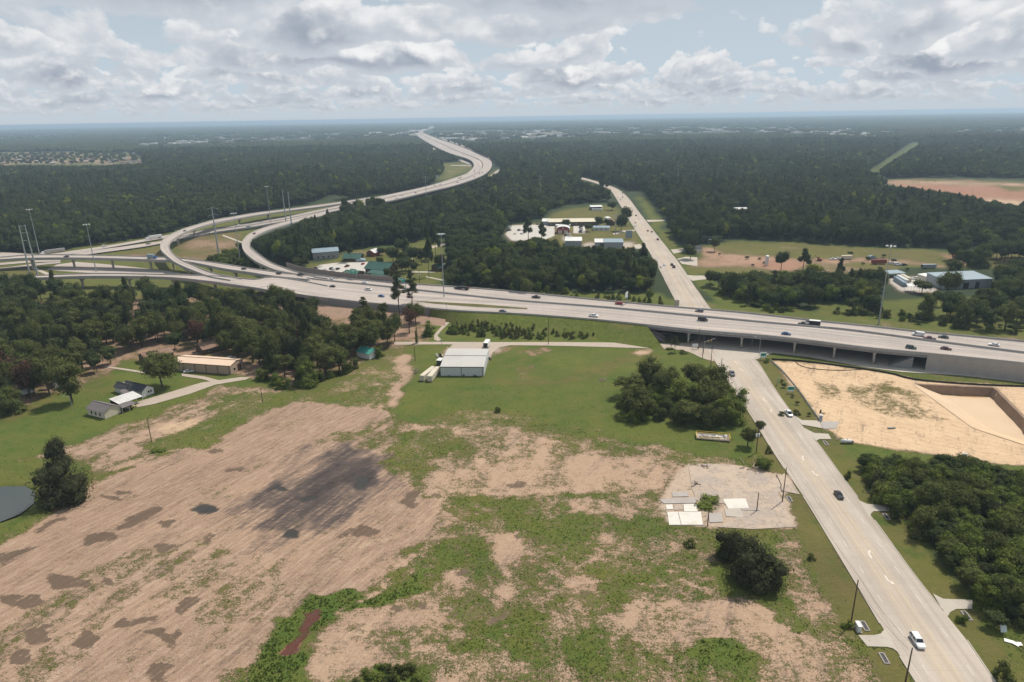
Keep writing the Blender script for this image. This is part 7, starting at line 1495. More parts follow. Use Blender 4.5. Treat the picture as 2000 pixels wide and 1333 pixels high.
q = [p + (cen - p).normalized() * .2 for p in pw]; fl_ = MB().add([(p.x, p.y, -4.0) for p in q], [(0, 1, 2, 3)]).obj('basin_floor', M['basin_sand'], pt)
mo = bpy.data.materials.new('ochre_water'); tt_ = NT(mo); tt_.out(tt_.mix(tt_.noise(tt_.n('TexCoord').outputs['Object'], .12, 4), (0.30, 0.17, 0.045), (0.40, .25, .09)), 0.5, spec=.25)
sh = [P(x, y, -3.9) for x, y in [(1806, 763), (1850, 764), (1920, 770), (1936, 772), (1930, 776), (1900, 776), (1870, 774), (1826, 770)]]
tag(MB().add(sh, [tuple(range(8))]).obj('ochre_puddle', mo), 'ochre puddle along the back of the basin', kind='structure')
# silt fences round the building site
def fence(label, pts, h=.7, m='sand_fence', n=None):
    L = smooth_line([P(x, y) for x, y in pts], n or 30); o = thing('silt_fence', label, 'fence')
    ribbon(L, .06, -.1, h).obj('fabric', M[m], o); pm = MB().box((0, 0, h / 2 + .1), (.07, .07, h + .3)).mesh('post', M['pole_wood'])
    for p in L[::2]: q = link('post', pm, o); q.location = (p.x, p.y, 0)
fence('black silt fence along the back of the sand site', [(1507, 703), (1560, 706), (1620, 713), (1700, 724), (1745, 732), (1790, 743), (1900, 752), (2030, 757)], .8); fence('pale silt fence between road verge and sand site', [(1506, 706), (1530, 728), (1560, 764), (1585, 800), (1604, 826)], .8, 'concrete_white', 24)
fence('thin dark erosion line curving over the upper sand', [(1552, 706), (1562, 714), (1590, 721), (1640, 724), (1690, 722)], .25, 'pole_wood', 20)
# ------------------------------------------------------------------ slabs and things lying about
def slab_(label, poly, m, z=.14, nm='concrete_slab'):
    pts = [P(x, y) for x, y in poly]; o = MB().prism([(p.x, p.y) for p in pts], -.4, z).obj(nm, M[m]); return tag(o, label, 'slab', 'old foundation slabs')
for a in [('largest bleached white slab, right part', [(1325, 1001), (1369, 1001), (1373, 1026), (1331, 1026)], 'concrete_white'), ('bleached white slab left of the largest one', [(1303, 1001), (1324, 1001), (1330, 1026), (1307, 1026)], 'concrete_white', .12), ('square cream slab above the largest white slab', [(1335, 985.5), (1360, 985), (1363, 1000), (1336, 1000)], 'concrete_white', .12),
          ('small white slab at the upper left', [(1300, 987), (1313, 986), (1315, 995), (1302, 996)], 'concrete_white', .12), ('brown stained slab between the small white and square cream slabs', [(1315.5, 986.5), (1333.5, 985), (1334.5, 996), (1317, 997)], 'cracked_lot', .08), ('long grey slab along the top of the ruins', [(1287, 976), (1358, 972), (1360, 983), (1297, 984)], 'concrete_grey', .10),
          ('grey slab alone in weeds at the top left', [(1312, 962), (1343, 961), (1345, 970), (1314, 971)], 'concrete_grey', .10), ('pale slab right of the round green growth', [(1412, 975.5), (1456, 974), (1463, 993), (1422, 994)], 'concrete_white', .10), ('grey cream slab below the pale right slab', [(1415, 994.5), (1446, 993), (1452, 1011), (1418, 1009)], 'concrete', .08),
          ('grey slab beside the short dark post', [(1384, 1004), (1409, 1002), (1412, 1020), (1386, 1021)], 'concrete_grey', .10), ('tan broken slab at the lower right', [(1446, 1012), (1466, 1006), (1490, 1008), (1492, 1026), (1446, 1028)], 'cracked_lot', .07), ('thin kerb slab in front of the pale slabs', [(1448, 995), (1484, 996), (1484, 998), (1449, 997.5)], 'concrete_grey', .2), ('brown slab fragment under the dark oak top', [(1434, 1015), (1444, 1014), (1445, 1026), (1437, 1025)], 'cracked_lot', .07)]: slab_(*a)
heap('timber_pile', 'crossed dark timbers lying on the cracked pavement', 1360, 945, 2.0, 'pole_wood', 7, .5, 'timber'); heap('timber_pile', 'red brown rubble and sticks at the top left of the slab yard', 1373, 912, 2.0, 'dead_wood', 12, .6, 'rubble', mats=['dead_wood', 'red_brown', 'grey_junk']); heap('timber_pile', 'grey sticks piled along the top right of the slab yard', 1467, 917, 2.6, 'dead_wood', 14, .5, 'rubble')
heap('driftwood', 'bleached fallen log pile in the green field', 1175, 743, 2.4, 'dead_wood', 9, .6, 'logs')
def log(label, a, b, r=.22): tag(MB().tube(P(*a, r), P(*b, r * .8 + .15), r, r * .6, 7).obj('fallen_log', M['dead_wood']), label, 'log', 'fallen bleached logs')
log('bleached stump leaning by the round bright bush', (1471, 913), (1475, 900), .28); log('thin curved bleached branch on the grass', (1446, 896), (1453, 906), .16)
# cracked gap in the driveway mouth
mb = MB(); L = [P(x, y, .05) for x, y in [(1516, 928), (1521, 937), (1526, 948), (1524, 953), (1528, 960)]]; ribbon(L, .3, -.05, .06, mb); tag(mb.obj('pavement_crack', M['black']), 'dark open joint across the slab yard entrance', 'joint')
# yellow railed bin
def yellow_bin():
    a, b = P(1360, 858), P(1426, 863.5); rz = math.atan2((b - a).y, (b - a).x); L = (b - a).length; D = 4.4; o = thing('work_platform', 'long yellow railed work platform full of grey scrap on the grass', 'platform', a, rz)
    MB().box((L / 2, D / 2, .35), (L, D, .3)).obj('deck', M['grey_junk'], o)
    for y in (0, D):
        for z in (.9, 1.5): MB().tube((0, y, z), (L, y, z), .07, n=6).obj('rail', M['yellow'], o)
        MB().box((L / 2, y, .45), (L, .12, .5)).obj('skirt', M['tan_roof'], o)
    for x in (0, L):
        MB().box((x, D / 2, .75), (.22, D + .1, .9)).obj('end_beam', M['yellow'], o)
    for i in range(7):
        for y in (0, D): MB().box((L * i / 6, y, .95), (.10, .10, 1.2)).obj('post', M['yellow'], o)
    q = random.Random(2)
    for i in range(26): MB().box((q.uniform(.8, L - .8), q.uniform(.7, D - .6), .62 + q.uniform(0, .2)), (q.uniform(.4, 1.8), q.uniform(.2, .8), q.uniform(.15, .5)), q.uniform(0, 3)).obj('scrap', M[q.choice(['grey_junk', 'concrete', 'concrete_white', 'blue_grey', 'concrete_dark'])], o)
yellow_bin()
def portaloo(px, py, rz):
    o = thing('portable_toilet', 'white and grey portable toilet at the site gate', 'portable toilet', P(px, py), rz); MB().box((0, 0, 1.15), (1.2, 1.2, 2.1)).obj('cabin', M['white_wall'], o); MB().box((0, -.63, 1.1), (.95, .06, 1.9)).obj('door', M['grey_blue_wall'], o)
    MB().loft([[(-.65, y, 2.2), (0, y, 2.5), (.65, y, 2.2)] for y in (-.65, .65)]).obj('roof', M['white_metal'], o); MB().box((0, 0, .06), (1.3, 1.3, .12)).obj('base', M['black'], o)
portaloo(1602.5, 821, -.3)
o = thing('site_sign', 'black angled board beside the portable toilet', 'board', P(1602, 809), .6); MB().box((0, 0, 1.1), (1.3, .1, 1.5)).obj('panel', M['black'], o); [MB().box((x, .1, .5), (.08, .08, 1.1)).obj('post', M['pole_wood'], o) for x in (-.5, .5)]; MB().box((1.1, -.6, .3), (1.6, .3, .3), -.6).obj('strut', M['black'], o)
def tank(px, py, rz):
    o = thing('fuel_tank', 'white horizontal tank at the lower edge of the site', 'tank', P(px, py), rz); MB().tube((-1.9, 0, .95), (1.5, 0, .95), .68, n=16).obj('shell', M['white_metal'], o, True); MB().tube((1.5, 0, .95), (1.85, 0, .95), .68, .3, 16).obj('end_cap', M['white_metal'], o); MB().tube((-2.2, 0, .95), (-1.9, 0, .95), .3, .68, 16).obj('end_cap', M['white_metal'], o)
    for x in (-1.3, 1.0): MB().box((x, 0, .2), (.3, 1.3, .5)).obj('saddle', M['dark_steel'], o)
    MB().box((2.3, .2, .55), (.6, .8, 1.0)).obj('pump', M['grey_junk'], o); MB().tube((.1, 0, 1.6), (.1, 0, 1.85), .18, n=8).obj('hatch', M['dark_steel'], o)
tank(1653, 866, -.05)
o = thing('barrier_boards', 'orange barrier boards left of the white tank', 'barrier', P(1637, 861), .2)
for i in range(3): MB().box((i * .6 - .6, i * .2, .5), (.5, .06, .9), .3).obj('board', M['tan_roof'], o)
o = tag(MB().box((0, 0, .2), (3.0, .7, .4), .05).obj('trough', M['concrete_dark']), 'low dark trough lying on the sand', 'trough'); o.location = P(1741, 837)
o = thing('white_drum', 'small white drum on the sand edge above the low wood', 'drum', P(1884, 892)); MB().tube((0, 0, 0), (0, 0, 1.3), .7, n=12).obj('shell', M['white_metal'], o); MB().tube((0, 0, 1.3), (0, 0, 1.45), .3, n=8).obj('lid', M['concrete'], o)
def cabinet(px, py, rz, label, s=1.0):
    o = thing('utility_cabinet', label, 'utility box', P(px, py), rz); MB().box((0, 0, .85 * s), (.8 * s, 2.0 * s, 1.6 * s)).obj('housing', M['white_wall'], o); MB().box((.43 * s, 0, .8 * s), (.05, 1.7 * s, 1.3 * s)).obj('door', M['grey_blue_wall'], o); MB().box((0, 0, 1.68 * s), (.95 * s, 2.15 * s, .1)).obj('cap', M['white_metal'], o); MB().box((0, 0, .04), (1.2 * s, 2.4 * s, .12)).obj('plinth', M['concrete'], o)
fmd = math.atan2((fmL[6] - fmL[2]).y, (fmL[6] - fmL[2]).x) - math.pi / 2
cabinet(1675.5, 1230, fmd, 'white utility cabinet on the verge beside the storm drain')
def inlet(px, py, label):
    o = thing('storm_drain', label, 'drain', P(px, py), fmd, 'concrete storm drain inlets')
    for x, y, w, d in ((-.55, 0, .22, 3.4), (.55, 0, .22, 3.4), (0, 1.6, 1.0, .22), (0, -1.6, 1.0, .22)): MB().box((x, y, .0), (w, d, .2)).obj('rim', M['concrete_grey'], o)
    MB().box((0, 0, -.02), (.9, 3.0, .05)).obj('grating', M['black'], o)
for a in [(1689, 1223, 'storm drain inlet beside the white cabinet'), (1727, 1286, 'storm drain inlet at the lowest left verge'), (1542, 975, 'storm drain inlet at the mouth of the slab yard'), (1613, 866, 'storm drain inlet at the site gate'), (1731, 1009, 'storm drain inlet by the upper right driveway'), (1888, 1203, 'storm drain inlet by the lowest right driveway')]: inlet(*a)
o = thing('leaning_board', 'pale upright sheet leaning in the low wood edge', 'sheet', P(1958, 1233), .02); MB().box((0, 0, 1.3), (1.5, .08, 2.7), rx=-.35).obj('sheet', M['lamp'], o); MB().box((0, .7, .5), (.1, 1.2, .1)).obj('prop', M['dead_wood'], o)
o = thing('fallen_sheet', 'crumpled white sheet lying on the grass at the right edge', 'sheet', P(1976, 1255), -.6)
for i, (x, y, l, a) in enumerate([(-.5, 0, 2.0, .1), (.8, -.3, 1.4, -.4), (1.5, .1, 1.0, .5)]): MB().box((x, y, .12 + .06 * i), (l, 1.0, .05), a, rx=.1).obj('sheet_piece', M['white_metal'], o)
o = thing('house_mailbox', 'grey blue box half hidden at the low wood edge', 'box', P(1763, 1002), .2); MB().box((0, 0, 1.0), (.9, .7, 1.9)).obj('housing', M['grey_blue_wall'], o); MB().box((0, 0, 2.0), (1, .8, .1)).obj('cap', M['blue_grey'], o)
# ------------------------------------------------------------------ vehicles
def ringz(x, w, z0, z1, c=.16): return [(x, -w, z0 + c), (x, -w, z1 - c * .6), (x, -w + c, z1), (x, w - c, z1), (x, w, z1 - c * .6), (x, w, z0 + c), (x, w - c, z0), (x, -w + c, z0)]
VEH = {}
def car_kind(kind):
    if kind in VEH: return VEH[kind]
    b, cab, g = MB(), MB(), MB()
    if kind == 'sedan': L, W, H, cabx, hood, deck, ht = 4.8, .92, 1.45, [(1.0, .0), (.25, 1), (-1.05, 1), (-1.75, .0)], .88, .98, .95
    elif kind == 'suv': L, W, H, cabx, hood, deck, ht = 4.8, .96, 1.75, [(1.15, .0), (.5, 1), (-1.95, 1), (-2.25, .0)], 1.05, 1.08, 1.06
    elif kind == 'pickup': L, W, H, cabx, hood, deck, ht = 5.8, 1.0, 1.9, [(1.35, .0), (.75, 1), (-.75, 1), (-.95, .0)], 1.18, 1.18, 1.15
    elif kind == 'van': L, W, H, cabx, hood, deck, ht = 5.6, 1.0, 2.3, [(1.9, .0), (1.2, 1), (-2.6, 1), (-2.72, .0)], 1.2, 1.3, 1.25
    h = L / 2
    b.loft([ringz(h, W * .80, .38, hood * .80), ringz(h - .18, W * .94, .30, hood * .93), ringz(h - .9, W, .28, hood), ringz(cabx[0][0], W, .28, ht), ringz(cabx[3][0], W, .28, deck), ringz(-h + .35, W * .98, .28, deck), ringz(-h + .05, W * .9, .34, deck * .9), ringz(-h, W * .84, .42, deck * .8)])
    if kind == 'pickup': g.box((-h + 1.05 + .1, 0, deck + .005), (1.75, W * 1.62, .03), m=0)
    zb = ht - .02; zr = H; t = .78
    def cabin(mb, grow, z0, z1, f0, f1):
        R = []
        for x, q in cabx:
            z = z0 if q == 0 else z1; w = (W * .95 if q == 0 else W * t) + grow; R.append((x + (grow if x > 0 else -grow), w, z))
        (x0, w0, za), (x1, w1, zc), (x2, w2, _), (x3, w3, _) = R
        mb.add([(x0, -w0, za), (x1, -w1, zc), (x2, -w2, zc), (x3, -w3, za), (x0, w0, za), (x1, w1, zc), (x2, w2, zc), (x3, w3, za)], [(0, 3, 7, 4), (1, 5, 6, 2), (0, 4, 5, 1), (2, 6, 7, 3), (0, 1, 2, 3), (4, 7, 6, 5)])
    cabin(g, 0.0, zb, zr - .06, 0, 1)
    rf = MB(); rf.loft([[(cabx[1][0] + .06, -W * t - .02, zr - .08), (cabx[1][0] + .06, W * t + .02, zr - .08), (cabx[1][0] - .05, W * t - .06, zr), (cabx[1][0] - .05, -W * t + .06, zr)], [(cabx[2][0] - .06, -W * t - .02, zr - .08), (cabx[2][0] - .06, W * t + .02, zr - .08), (cabx[2][0] + .05, W * t - .06, zr), (cabx[2][0] + .05, -W * t + .06, zr)]])
    for s in (-1, 1):   # pillars
        for (xa, xb) in ((cabx[0][0], cabx[1][0]), (cabx[3][0], cabx[2][0]), ((cabx[0][0] + cabx[3][0]) / 2, (cabx[1][0] + cabx[2][0]) / 2)): rf.tube((xa, s * W * .96, zb), (xb, s * W * (t + .005), zr - .05), .07, n=5)
    if kind == 'van': rf.box((-.85, 0, (zb + zr) / 2), (3.4, W * 1.82, zr - zb - .12))
    wr = .34 if kind in ('sedan',) else .39; wm = MB().tube((0, -.12, 0), (0, .12, 0), wr, n=14).mesh('wheel', M['tyre']); hub = MB().tube((0, -.135, 0), (0, .135, 0), wr * .58, n=10).mesh('rim', M['lamp'])
    hl = MB().box((h - .10, 0, hood * .72), (.14, .34, .17)).mesh('headlight', M['head']); tl = MB().box((-h + .06, 0, deck * .78), (.10, .26, .24)).mesh('taillight', M['tail'])
    VEH[kind] = dict(body=b, roof=rf, glass=g.mesh('window', M['glass']), wheel=wm, rim=hub, hl=hl, tl=tl, L=L, W=W, wr=wr, wx=(h - .95, -h + 1.0), cache={}); return VEH[kind]
def car(kind, col, loc, rz, label, cat=None, group=None, detail=True, name=None):
    q = car_kind(kind)
    if col not in q['cache']: q['cache'][col] = (q['body'].mesh('body', M['car_' + col]), q['roof'].mesh('roof', M['car_' + col]))
    o = thing(name or {'sedan': 'car', 'suv': 'car', 'pickup': 'pickup_truck', 'van': 'van'}[kind], label, cat or {'sedan': 'car', 'suv': 'car', 'pickup': 'pickup', 'van': 'van'}[kind], loc, rz, group)
    link('body', q['cache'][col][0], o); link('roof', q['cache'][col][1], o); link('window', q['glass'], o)
    if detail:
        for x in q['wx']:
            for s in (-1, 1): w = link('wheel', q['wheel'], o); w.location = (x, s * (q['W'] - .10), q['wr']); link('rim', q['rim'], w)
        for s in (-1, 1): a = link('headlight', q['hl'], o); a.location = (0, s * q['W'] * .66, 0); a = link('taillight', q['tl'], o); a.location = (0, s * q['W'] * .68, 0)
    return o
def near_dir(line, p):
    i = min(range(len(line) - 1), key=lambda k: (line[k] - p).length); d = line[min(i + 1, len(line) - 1)] - line[max(0, i - 1)]; return math.atan2(d.y, d.x)
def hwcar(kind, col, px, py, label, far=None, z=None, line=None, flip=None, **k):
    zz = (I(px, ZN) if z is None else z) + .02; p = P(px, py, zz); l = line or medE; a = near_dir(l, p)
    if flip if flip is not None else far: a += math.pi
    return car(kind, col, p, a, label, group='vehicles on the motorway', **k)
for a in [('suv', 'white', 646.7, 548, 'white car on the far lanes in front of the lodge car park', True), ('sedan', 'black', 649, 561, 'black car on the motorway just right of the ramp junction', True), ('sedan', 'white', 711.7, 553.5, 'white car nearest the noise wall', True), ('pickup', 'white', 719.5, 567.5, 'white pickup on the motorway below the noise wall', False), ('sedan', 'blue', 745, 580, 'blue car on the near lanes left of the two lone pines', False),
          ('sedan', 'black', 791, 569.5, 'black car between the two lone pines', True), ('sedan', 'maroon', 801, 582, 'dark red car behind the right lone pine', False), ('sedan', 'darkblue', 982, 610, 'dark blue car alone on the near ramp', False), ('pickup', 'black', 1047, 582.5, 'black pickup on the far lanes above the young trees', True), ('suv', 'red', 1208.5, 595, 'bright red car on the far lanes', True),
          ('pickup', 'white', 1159.5, 619, 'white work truck on the near lanes', False), ('suv', 'grey', 1366, 609.5, 'dark grey car on the far lanes above the underpass', True), ('van', 'black', 1372.5, 627, 'black van on the near lanes above the underpass', False), ('pickup', 'dark', 1569, 635.5, 'dark pickup towing beside the black box trailer', True), ('sedan', 'dark', 1583, 629.5, 'dark car partly behind the dark pickup', True),
          ('sedan', 'blue', 1535.5, 654, 'bright blue car at the near bridge edge', False), ('van', 'white', 1793, 656, 'white van on the far lanes at the right', True), ('pickup', 'maroon', 1815, 664, 'dark red pickup just below the white van', True), ('sedan', 'dark', 1842.5, 660.5, 'dark car right of the white van', True), ('suv', 'green', 1779, 681, 'dark green car near the right bridge end', False), ('sedan', 'maroon', 1847.5, 683, 'maroon car on the near lanes at the right', False), ('sedan', 'white', 1941, 675.5, 'white car farthest right on the motorway', True)]:
    hwcar(*a)
p = P(904, 566, 6.05); box_trailer('dump_truck', 'long dark truck with an open bed on the far lanes', 904, 566.5, 0, 8, 2.5, 1.2, 'black', 'red_brown', True, 'truck', 1.0).matrix_world = Matrix.Translation(P(906, 566, 6.05)) @ Matrix.Rotation(near_dir(medE, p) + math.pi, 4, 'Z')
p = P(897, 565.2, 6.05); car('pickup', 'dark', P(894.5, 565.0, 6.05), near_dir(medE, p) + math.pi, 'dark cab unit at the front of the long dark truck', 'truck', 'vehicles on the motorway', name='truck_cab')
p = P(1590.5, 637, 8.05); t_ = box_trailer('box_trailer', 'black box trailer with a white roof on the far lanes', 1590, 637, 0, 5.6, 2.4, 2.4, 'black', 'black', True, 'trailer', .7); t_.matrix_world = Matrix.Translation(p) @ Matrix.Rotation(near_dir(medE, p) + math.pi, 4, 'Z'); MB().box((0, 0, 3.16), (5.7, 2.5, .1)).obj('roof', M['white_metal'], t_)
lineE = [a.lerp(b, .5) for a, b in zip(*rE)]; lineC = [a.lerp(b, .5) for a, b in zip(*rC)]; lineD = [a.lerp(b, .5) for a, b in zip(*rD)]; lineF = [a.lerp(b, .5) for a, b in zip(*rF)]
hwcar('suv', 'dark', 544.5, 535.5, 'dark car where the flyover meets the motorway', z=9.05, line=lineE); hwcar('pickup', 'dark', 586.7, 538.5, 'dark pickup with a rusty bed at the ramp junction', z=8.4, line=lineD); hwcar('sedan', 'dark', 476, 526.5, 'dark car on the flyover inside the loop', z=9.4, line=lineE); hwcar('sedan', 'dark', 130, 502.5, 'dark car on the flyover at the left', z=9.5, line=lineE)
hwcar('sedan', 'grey', 361, 452, 'grey car high on the large curved ramp', z=11, line=lineC); hwcar('sedan', 'maroon', 497, 457.5, 'brown car on the inner curved ramp', z=9.2, line=lineD)
p = P(297, 505.5, 9.52); bt = thing('box_truck', 'blue box truck on the flyover near the loop', 'truck', p, near_dir(lineE, p), 'vehicles on the motorway'); MB().box((.9, 0, 2.3), (6, 2.5, 2.7)).obj('cargo_box', M['blue_grey'], bt); MB().loft([[(x, y, z) for y, z in ((-1.1, .6), (-1.1, 2.2), (1.1, 2.2), (1.1, .6))] for x in (-4.2, -2.3)]).obj('cab', M['blue'], bt); MB().box((0, 0, .7), (8, 1.2, .3)).obj('chassis', M['black'], bt)
for x in (-3.2, 2.4):
    for s in (-1, 1): MB().tube((x, s * 1.2 - .15, .5), (x, s * 1.2 + .15, .5), .5, n=10).obj('wheel', M['tyre'], bt)
gdir = math.atan2((P(300, 466) - P(200, 481)).y, (P(300, 466) - P(200, 481)).x)
for kd, c, x, y, l in [('suv', 'white', 204, 482.5, 'white car on the far roadway along the wood'), ('sedan', 'dark', 290, 477.5, 'dark car on the second far roadway'), ('sedan', 'blue', 485, 444, 'blue car on the main roadway behind the loops'), ('sedan', 'dark', 412, 457, 'dark car on the main roadway left of the single power pole'), ('sedan', 'white', 466, 441.5, 'white car under the big ramp'), ('sedan', 'grey', 510, 434.5, 'grey car on the main roadway right of the loop mast')]: car(kd, c, P(x, y, 1.25 if x < 350 else 2.6), gdir, l, group='vehicles on the motorway')
def semi(px, py, z, rz, label, m='white_metal', L=14):
    o = box_trailer('semi_truck', label, px, py, rz, L, 2.5, 2.7, m, m, True, 'truck', 1.1); o.location = P(px, py, z); MB().loft([[(x, y, zz) for y, zz in ((-1.15, .6), (-1.15, h), (1.15, h), (1.15, .6))] for x, h in ((L / 2 + .6, 3.0), (L / 2 + 2.2, 3.0), (L / 2 + 2.9, 1.9), (L / 2 + 3.6, 1.8))]).obj('cab', M['car_white'], o); return o
semi(304, 466.5, 1.25, gdir + math.pi, 'white lorry on the far roadway left of the loop'); semi(108, 494.5, 1.25, gdir + math.pi - .1, 'long grey car carrier lorry at the left edge', 'grey_junk', 17)
hmid = [a.lerp(b, .27) for a, b in zip(ha, hb)]; hmid2 = [a.lerp(b, .73) for a, b in zip(ha, hb)]
FH = [(849.6, 364, 'dark'), (860, 361, 'dark'), (896.5, 349.5, 'black'), (900.4, 348.5, 'black'), (893.7, 357.5, 'black'), (927, 336, 'black'), (928, 332, 'dark'), (929.5, 328, 'black'), (934, 323, 'black'), (936.7, 339.5, 'black'), (942, 337.7, 'black'), (922, 309.5, 'dark'), (945.5, 311.5, 'black'), (927, 346.7, 'grey'), (770, 384.5, 'dark'), (812, 377.5, 'grey'), (918, 306, 'white'), (905, 303, 'dark'), (890, 296, 'dark'), (930, 312, 'white'), (785, 383, 'white'), (775, 388.5, 'white')]
ORD2 = ['first', 'second', 'third', 'fourth', 'fifth', 'sixth', 'seventh', 'eighth', 'ninth', 'tenth', 'eleventh', 'twelfth']
cnt = {}
for x, y, c in sorted(FH, key=lambda t: -t[1]):
    p = P(x, y, 8.02 if y > 330 else 6.5); l = hmid if min((q - p).length for q in hmid) < min((q - p).length for q in hmid2) else hmid2; cnt[c] = cnt.get(c, 0) + 1
    car('suv' if c in ('white', 'black') else 'sedan', c, p, near_dir(l, p), f'{ORD2[cnt[c] - 1]} {c} car up the distant motorway bend', group='vehicles on the distant motorway', detail=False)
fmid = [a.lerp(b, .5) for a, b in zip(fmL, fmR)]
def fmcar(kind, c, px, py, label, toward): p = P(px, py, .05); a = near_dir(fmid, p); car(kind, c, p, a + (math.pi if toward else 0), label, group='vehicles on the straight road')
for a in [('suv', 'white', 1791, 1256, 'white car with a dark roof opening, nearest the camera on the road', True), ('sedan', 'black', 1638, 970, 'shiny black car on the straight road', True), ('pickup', 'white', 1540, 810, 'white pickup with an open dark bed driving away', False), ('pickup', 'grey', 1429.5, 732, 'grey blue pickup with a pale bonnet near the junction', True), ('suv', 'white', 1393, 662, 'white car in the shade under the bridge', True),
          ('sedan', 'white', 1291.5, 523, 'left of two white cars beyond the bridge', True), ('sedan', 'white', 1298, 519, 'right of two white cars beyond the bridge', True), ('suv', 'black', 1312, 518.5, 'upper of two black cars beyond the bridge', False), ('pickup', 'black', 1316, 523, 'lower of two black vehicles beyond the bridge', False), ('suv', 'maroon', 1284.5, 469, 'dark maroon car on the far road', False), ('sedan', 'red', 1265, 452, 'left of two small red cars on the far road', False), ('sedan', 'red', 1273, 454, 'right of two small red cars on the far road', False), ('sedan', 'silver', 1241, 436, 'silver car on the far road above the billboard', True), ('sedan', 'dark', 1242, 422, 'small dark car far up the road', False), ('sedan', 'white', 1240, 443, 'small white car far up the road', True), ('van', 'silver', 1216, 378, 'pale van at the far bend of the road', False), ('sedan', 'silver', 1212, 391, 'silver car at the far end of the straight', True), ('sedan', 'dark', 1215.5, 386, 'dark car at the far end of the straight', False)]: fmcar(*a)
def lot(cars, grp, where_, rz):
    cnt = {}
    for kd, c, x, y in cars:
        k = (kd, c); cnt[k] = cnt.get(k, 0) + 1; n = sum(1 for q in cars if (q[0], q[1]) == k); nm = {'sedan': 'car', 'suv': 'car', 'pickup': 'pickup', 'van': 'van'}[kd]
        if kd == 'suv': nm = 'tall car'
        car(kd, c, P(x, y, .04), rz + random.uniform(-.06, .06), f'{(ORD2[cnt[k] - 1] + " ") if n > 1 else ""}{c} {nm} {where_}', group=grp, detail=False)
lot([('suv', 'dark', 617, 526), ('sedan', 'white', 626, 522), ('sedan', 'white', 634, 528), ('suv', 'black', 647.5, 526.5), ('suv', 'white', 652, 529), ('suv', 'dark', 660, 527), ('pickup', 'maroon', 678, 521.5), ('sedan', 'black', 688, 530), ('suv', 'black', 678, 533), ('sedan', 'dark', 672, 534), ('sedan', 'red', 709, 517)], 'cars in the lodge car park', 'in the lodge car park, counted from the left', 1.2)
lot([('pickup', 'white', 1107, 466), ('suv', 'white', 1111, 463), ('sedan', 'white', 1108, 471), ('suv', 'white', 1112, 468), ('sedan', 'dark', 1106, 461), ('suv', 'grey', 1113, 473), ('sedan', 'white', 1110, 458), ('suv', 'dark', 1135, 444), ('sedan', 'maroon', 1134, 446.5), ('suv', 'white', 1136, 449), ('sedan', 'dark', 1135, 452), ('suv', 'dark', 1134, 455)], 'cars beside the red barn', 'in the lots beside the red barn, counted from the front', .1)
lot([('sedan', 'white', 997, 444), ('suv', 'silver', 995, 448), ('suv', 'black', 992.5, 452), ('sedan', 'dark', 996, 451), ('suv', 'white', 1065, 439), ('sedan', 'black', 1050, 439.5), ('suv', 'black', 1014, 451), ('sedan', 'white', 1006, 458), ('van', 'white', 1064, 461), ('suv', 'white', 1020, 458), ('sedan', 'white', 1036, 442)], 'cars in the campus car park', 'in the campus car park, counted from the left', .8)
lot([('pickup', 'white', 1636, 507), ('pickup', 'white', 1626, 508), ('sedan', 'black', 1713.5, 508.5), ('suv', 'grey', 1724.5, 509), ('suv', 'white', 1739, 516), ('van', 'white', 1751, 518), ('pickup', 'white', 1757, 519), ('suv', 'black', 1766, 519), ('pickup', 'white', 1709, 542), ('pickup', 'white', 1789, 546), ('suv', 'dark', 1746, 510)], 'vehicles parked along the dirt lane', 'parked along the dirt lane, counted from the left', .03)
car('sedan', 'white', P(369, 727.5), .3, 'white car half hidden at the left of the tan shed', group='vehicles near the tan shed'); car('pickup', 'silver', P(458, 722), .9, 'pale pickup in shade at the right of the tan shed', group='vehicles near the tan shed'); car('suv', 'white', P(452, 702), .5, 'white car behind the tan shed corner', group='vehicles near the tan shed')
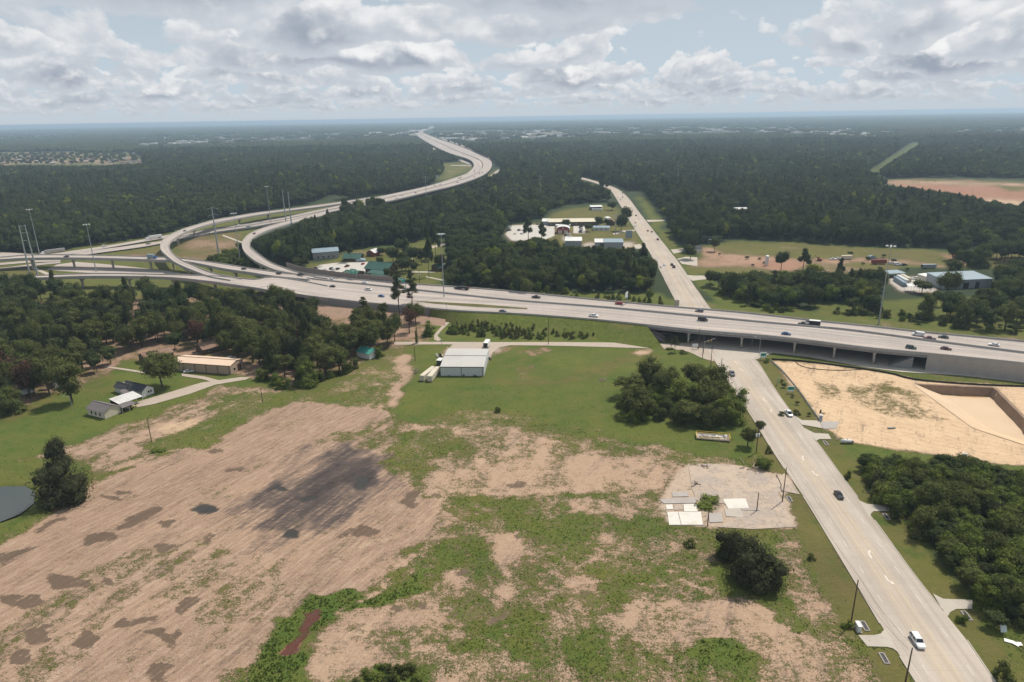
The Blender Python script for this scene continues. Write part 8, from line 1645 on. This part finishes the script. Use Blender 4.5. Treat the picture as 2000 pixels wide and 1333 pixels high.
# ------------------------------------------------------------------ weeds and grass tufts over the near fields (uncountable)
def tufts(name, n, want, m, size, hgt, seed, label, lim=(95, 300)):
    r = np.random.default_rng(seed); Y = lim[0] + (lim[1] - lim[0]) * r.random(n * 6) ** 1.5; X = (r.random(n * 6) * 2 - 1) * (Y * .80 + 45); px, py = proj(np.column_stack([X, Y, 0 * X]))
    okv = (px > -60) & (px < 2060) & (py < 1420)
    ri = np.clip(np.searchsorted(GY[:, 0], Y), 1, GY.shape[0] - 1); a = X / (Y + 52.0); ci = np.clip(np.searchsorted(GX[2] / (max(GY[2, 0], 30) + 52.0), a), 0, GX.shape[1] - 1)
    g = want({k: v[ri, ci] for k, v in GCH.items()}); w = np.zeros(len(X)); l = 0.075
    clump = 0
    ok = okv & (r.random(len(X)) < np.clip(g + clump, 0, 1))
    roadp = [(b_, y_) for y_, a_, b_ in FM[:11]] ; rp = [(a_, y_) for y_, a_, b_ in FM[:11]][::-1]; ok &= ~inpoly(px, py, [(1820, 1460), (2020, 1460)][::-1] + roadp + rp)
    X, Y = X[ok][:n], Y[ok][:n]; ri, ci = ri[ok][:n], ci[ok][:n]; k = len(X); Z = GZ[ri, ci] - .03
    s = size * r.uniform(.5, 1.5, k); h = hgt * r.uniform(.4, 1.5, k); vs = []; 
    for j in range(3):
        t = r.uniform(0, 6.28, k); dx, dy = np.cos(t) * s, np.sin(t) * s; ox, oy = r.normal(0, .5, k) * s, r.normal(0, .5, k) * s
        vs.append(np.stack([np.column_stack([X - dx * .5 + ox, Y - dy * .5 + oy, Z]), np.column_stack([X + dx * .5 + ox, Y + dy * .5 + oy, Z]), np.column_stack([X + dx * .35 - dy * .5 + ox, Y + dy * .35 + dx * .5 + oy, Z + h]), np.column_stack([X - dx * .35 - dy * .5 + ox, Y - dy * .35 + dx * .5 + oy, Z + h * .9])], 1))
    v = np.concatenate(vs).reshape(-1, 3); f = np.arange(len(v)).reshape(-1, 4); me = bpy.data.meshes.new(name); me.vertices.add(len(v)); me.vertices.foreach_set('co', v.astype(np.float32).ravel()); me.loops.add(f.size); me.loops.foreach_set('vertex_index', f.astype(np.int32).ravel()); me.polygons.add(len(f)); me.polygons.foreach_set('loop_start', np.arange(0, f.size, 4, dtype=np.int32)); me.polygons.foreach_set('loop_total', np.full(len(f), 4, np.int32)); me.update(calc_edges=True); me.materials.append(M[m])
    at = me.attributes.new('tone', 'FLOAT', 'POINT'); at.data.foreach_set('value', np.repeat(r.uniform(0, 1, len(f)), 4).astype(np.float32)); tag(link(name, me), label, 'weeds', kind='stuff'); print(name, k)
tufts('weeds', 45000, lambda c: np.clip((c['g'] - .45) * 1.2, 0, .6) * (1 - c['b']) * np.clip((1.02 - c['g0']) * 5, .12, 1) * (c['gc'] < .65), 'weed', .26, .16, 1, 'low green weeds growing in patches over the scraped field')
tufts('tall_weeds', 16000, lambda c: np.clip((c['g0'] - 1.0) * 12, 0, 1) + np.clip((c['g0'] - .9) * 8, 0, .5) * (c['gc'] < .13), 'weed', .40, .42, 2, 'tall lush weeds in the wet hollows')
tufts('dry_tufts', 16000, lambda c: np.clip(c['g'] * (1.0 - c['g']) * 1.4, 0, .35) * (1 - c['b']) * (c['g0'] > .12), 'weed_dry', .24, .12, 3, 'straw coloured dry tufts between bare earth and weeds')
# ------------------------------------------------------------------ haze: one closed box of even air over everything
hz_ = MB().box((0, 20000, 60.2), (100000, 84000, 0)); me = None
top_ = 122.5
hb_ = MB(); hb_.box((0, 19000, (top_ - 8) / 2), (110000, 90000, top_ + 8)); ho = hb_.obj('haze', bpy.data.materials.new('haze_air')); hm__ = ho.data.materials[0]; tz = NT(hm__)
vo = tz.n('VolumePrincipled'); vo.inputs['Color'].default_value = (0.60, 0.80, 1.0, 1); vo.inputs['Density'].default_value = HAZE; vo.inputs['Anisotropy'].default_value = 0.2; oo = tz.n('OutputMaterial'); tz.l(vo.outputs[0], oo.inputs[1])
tag(ho, 'thin even blue grey haze over the whole plain', 'haze', kind='stuff')
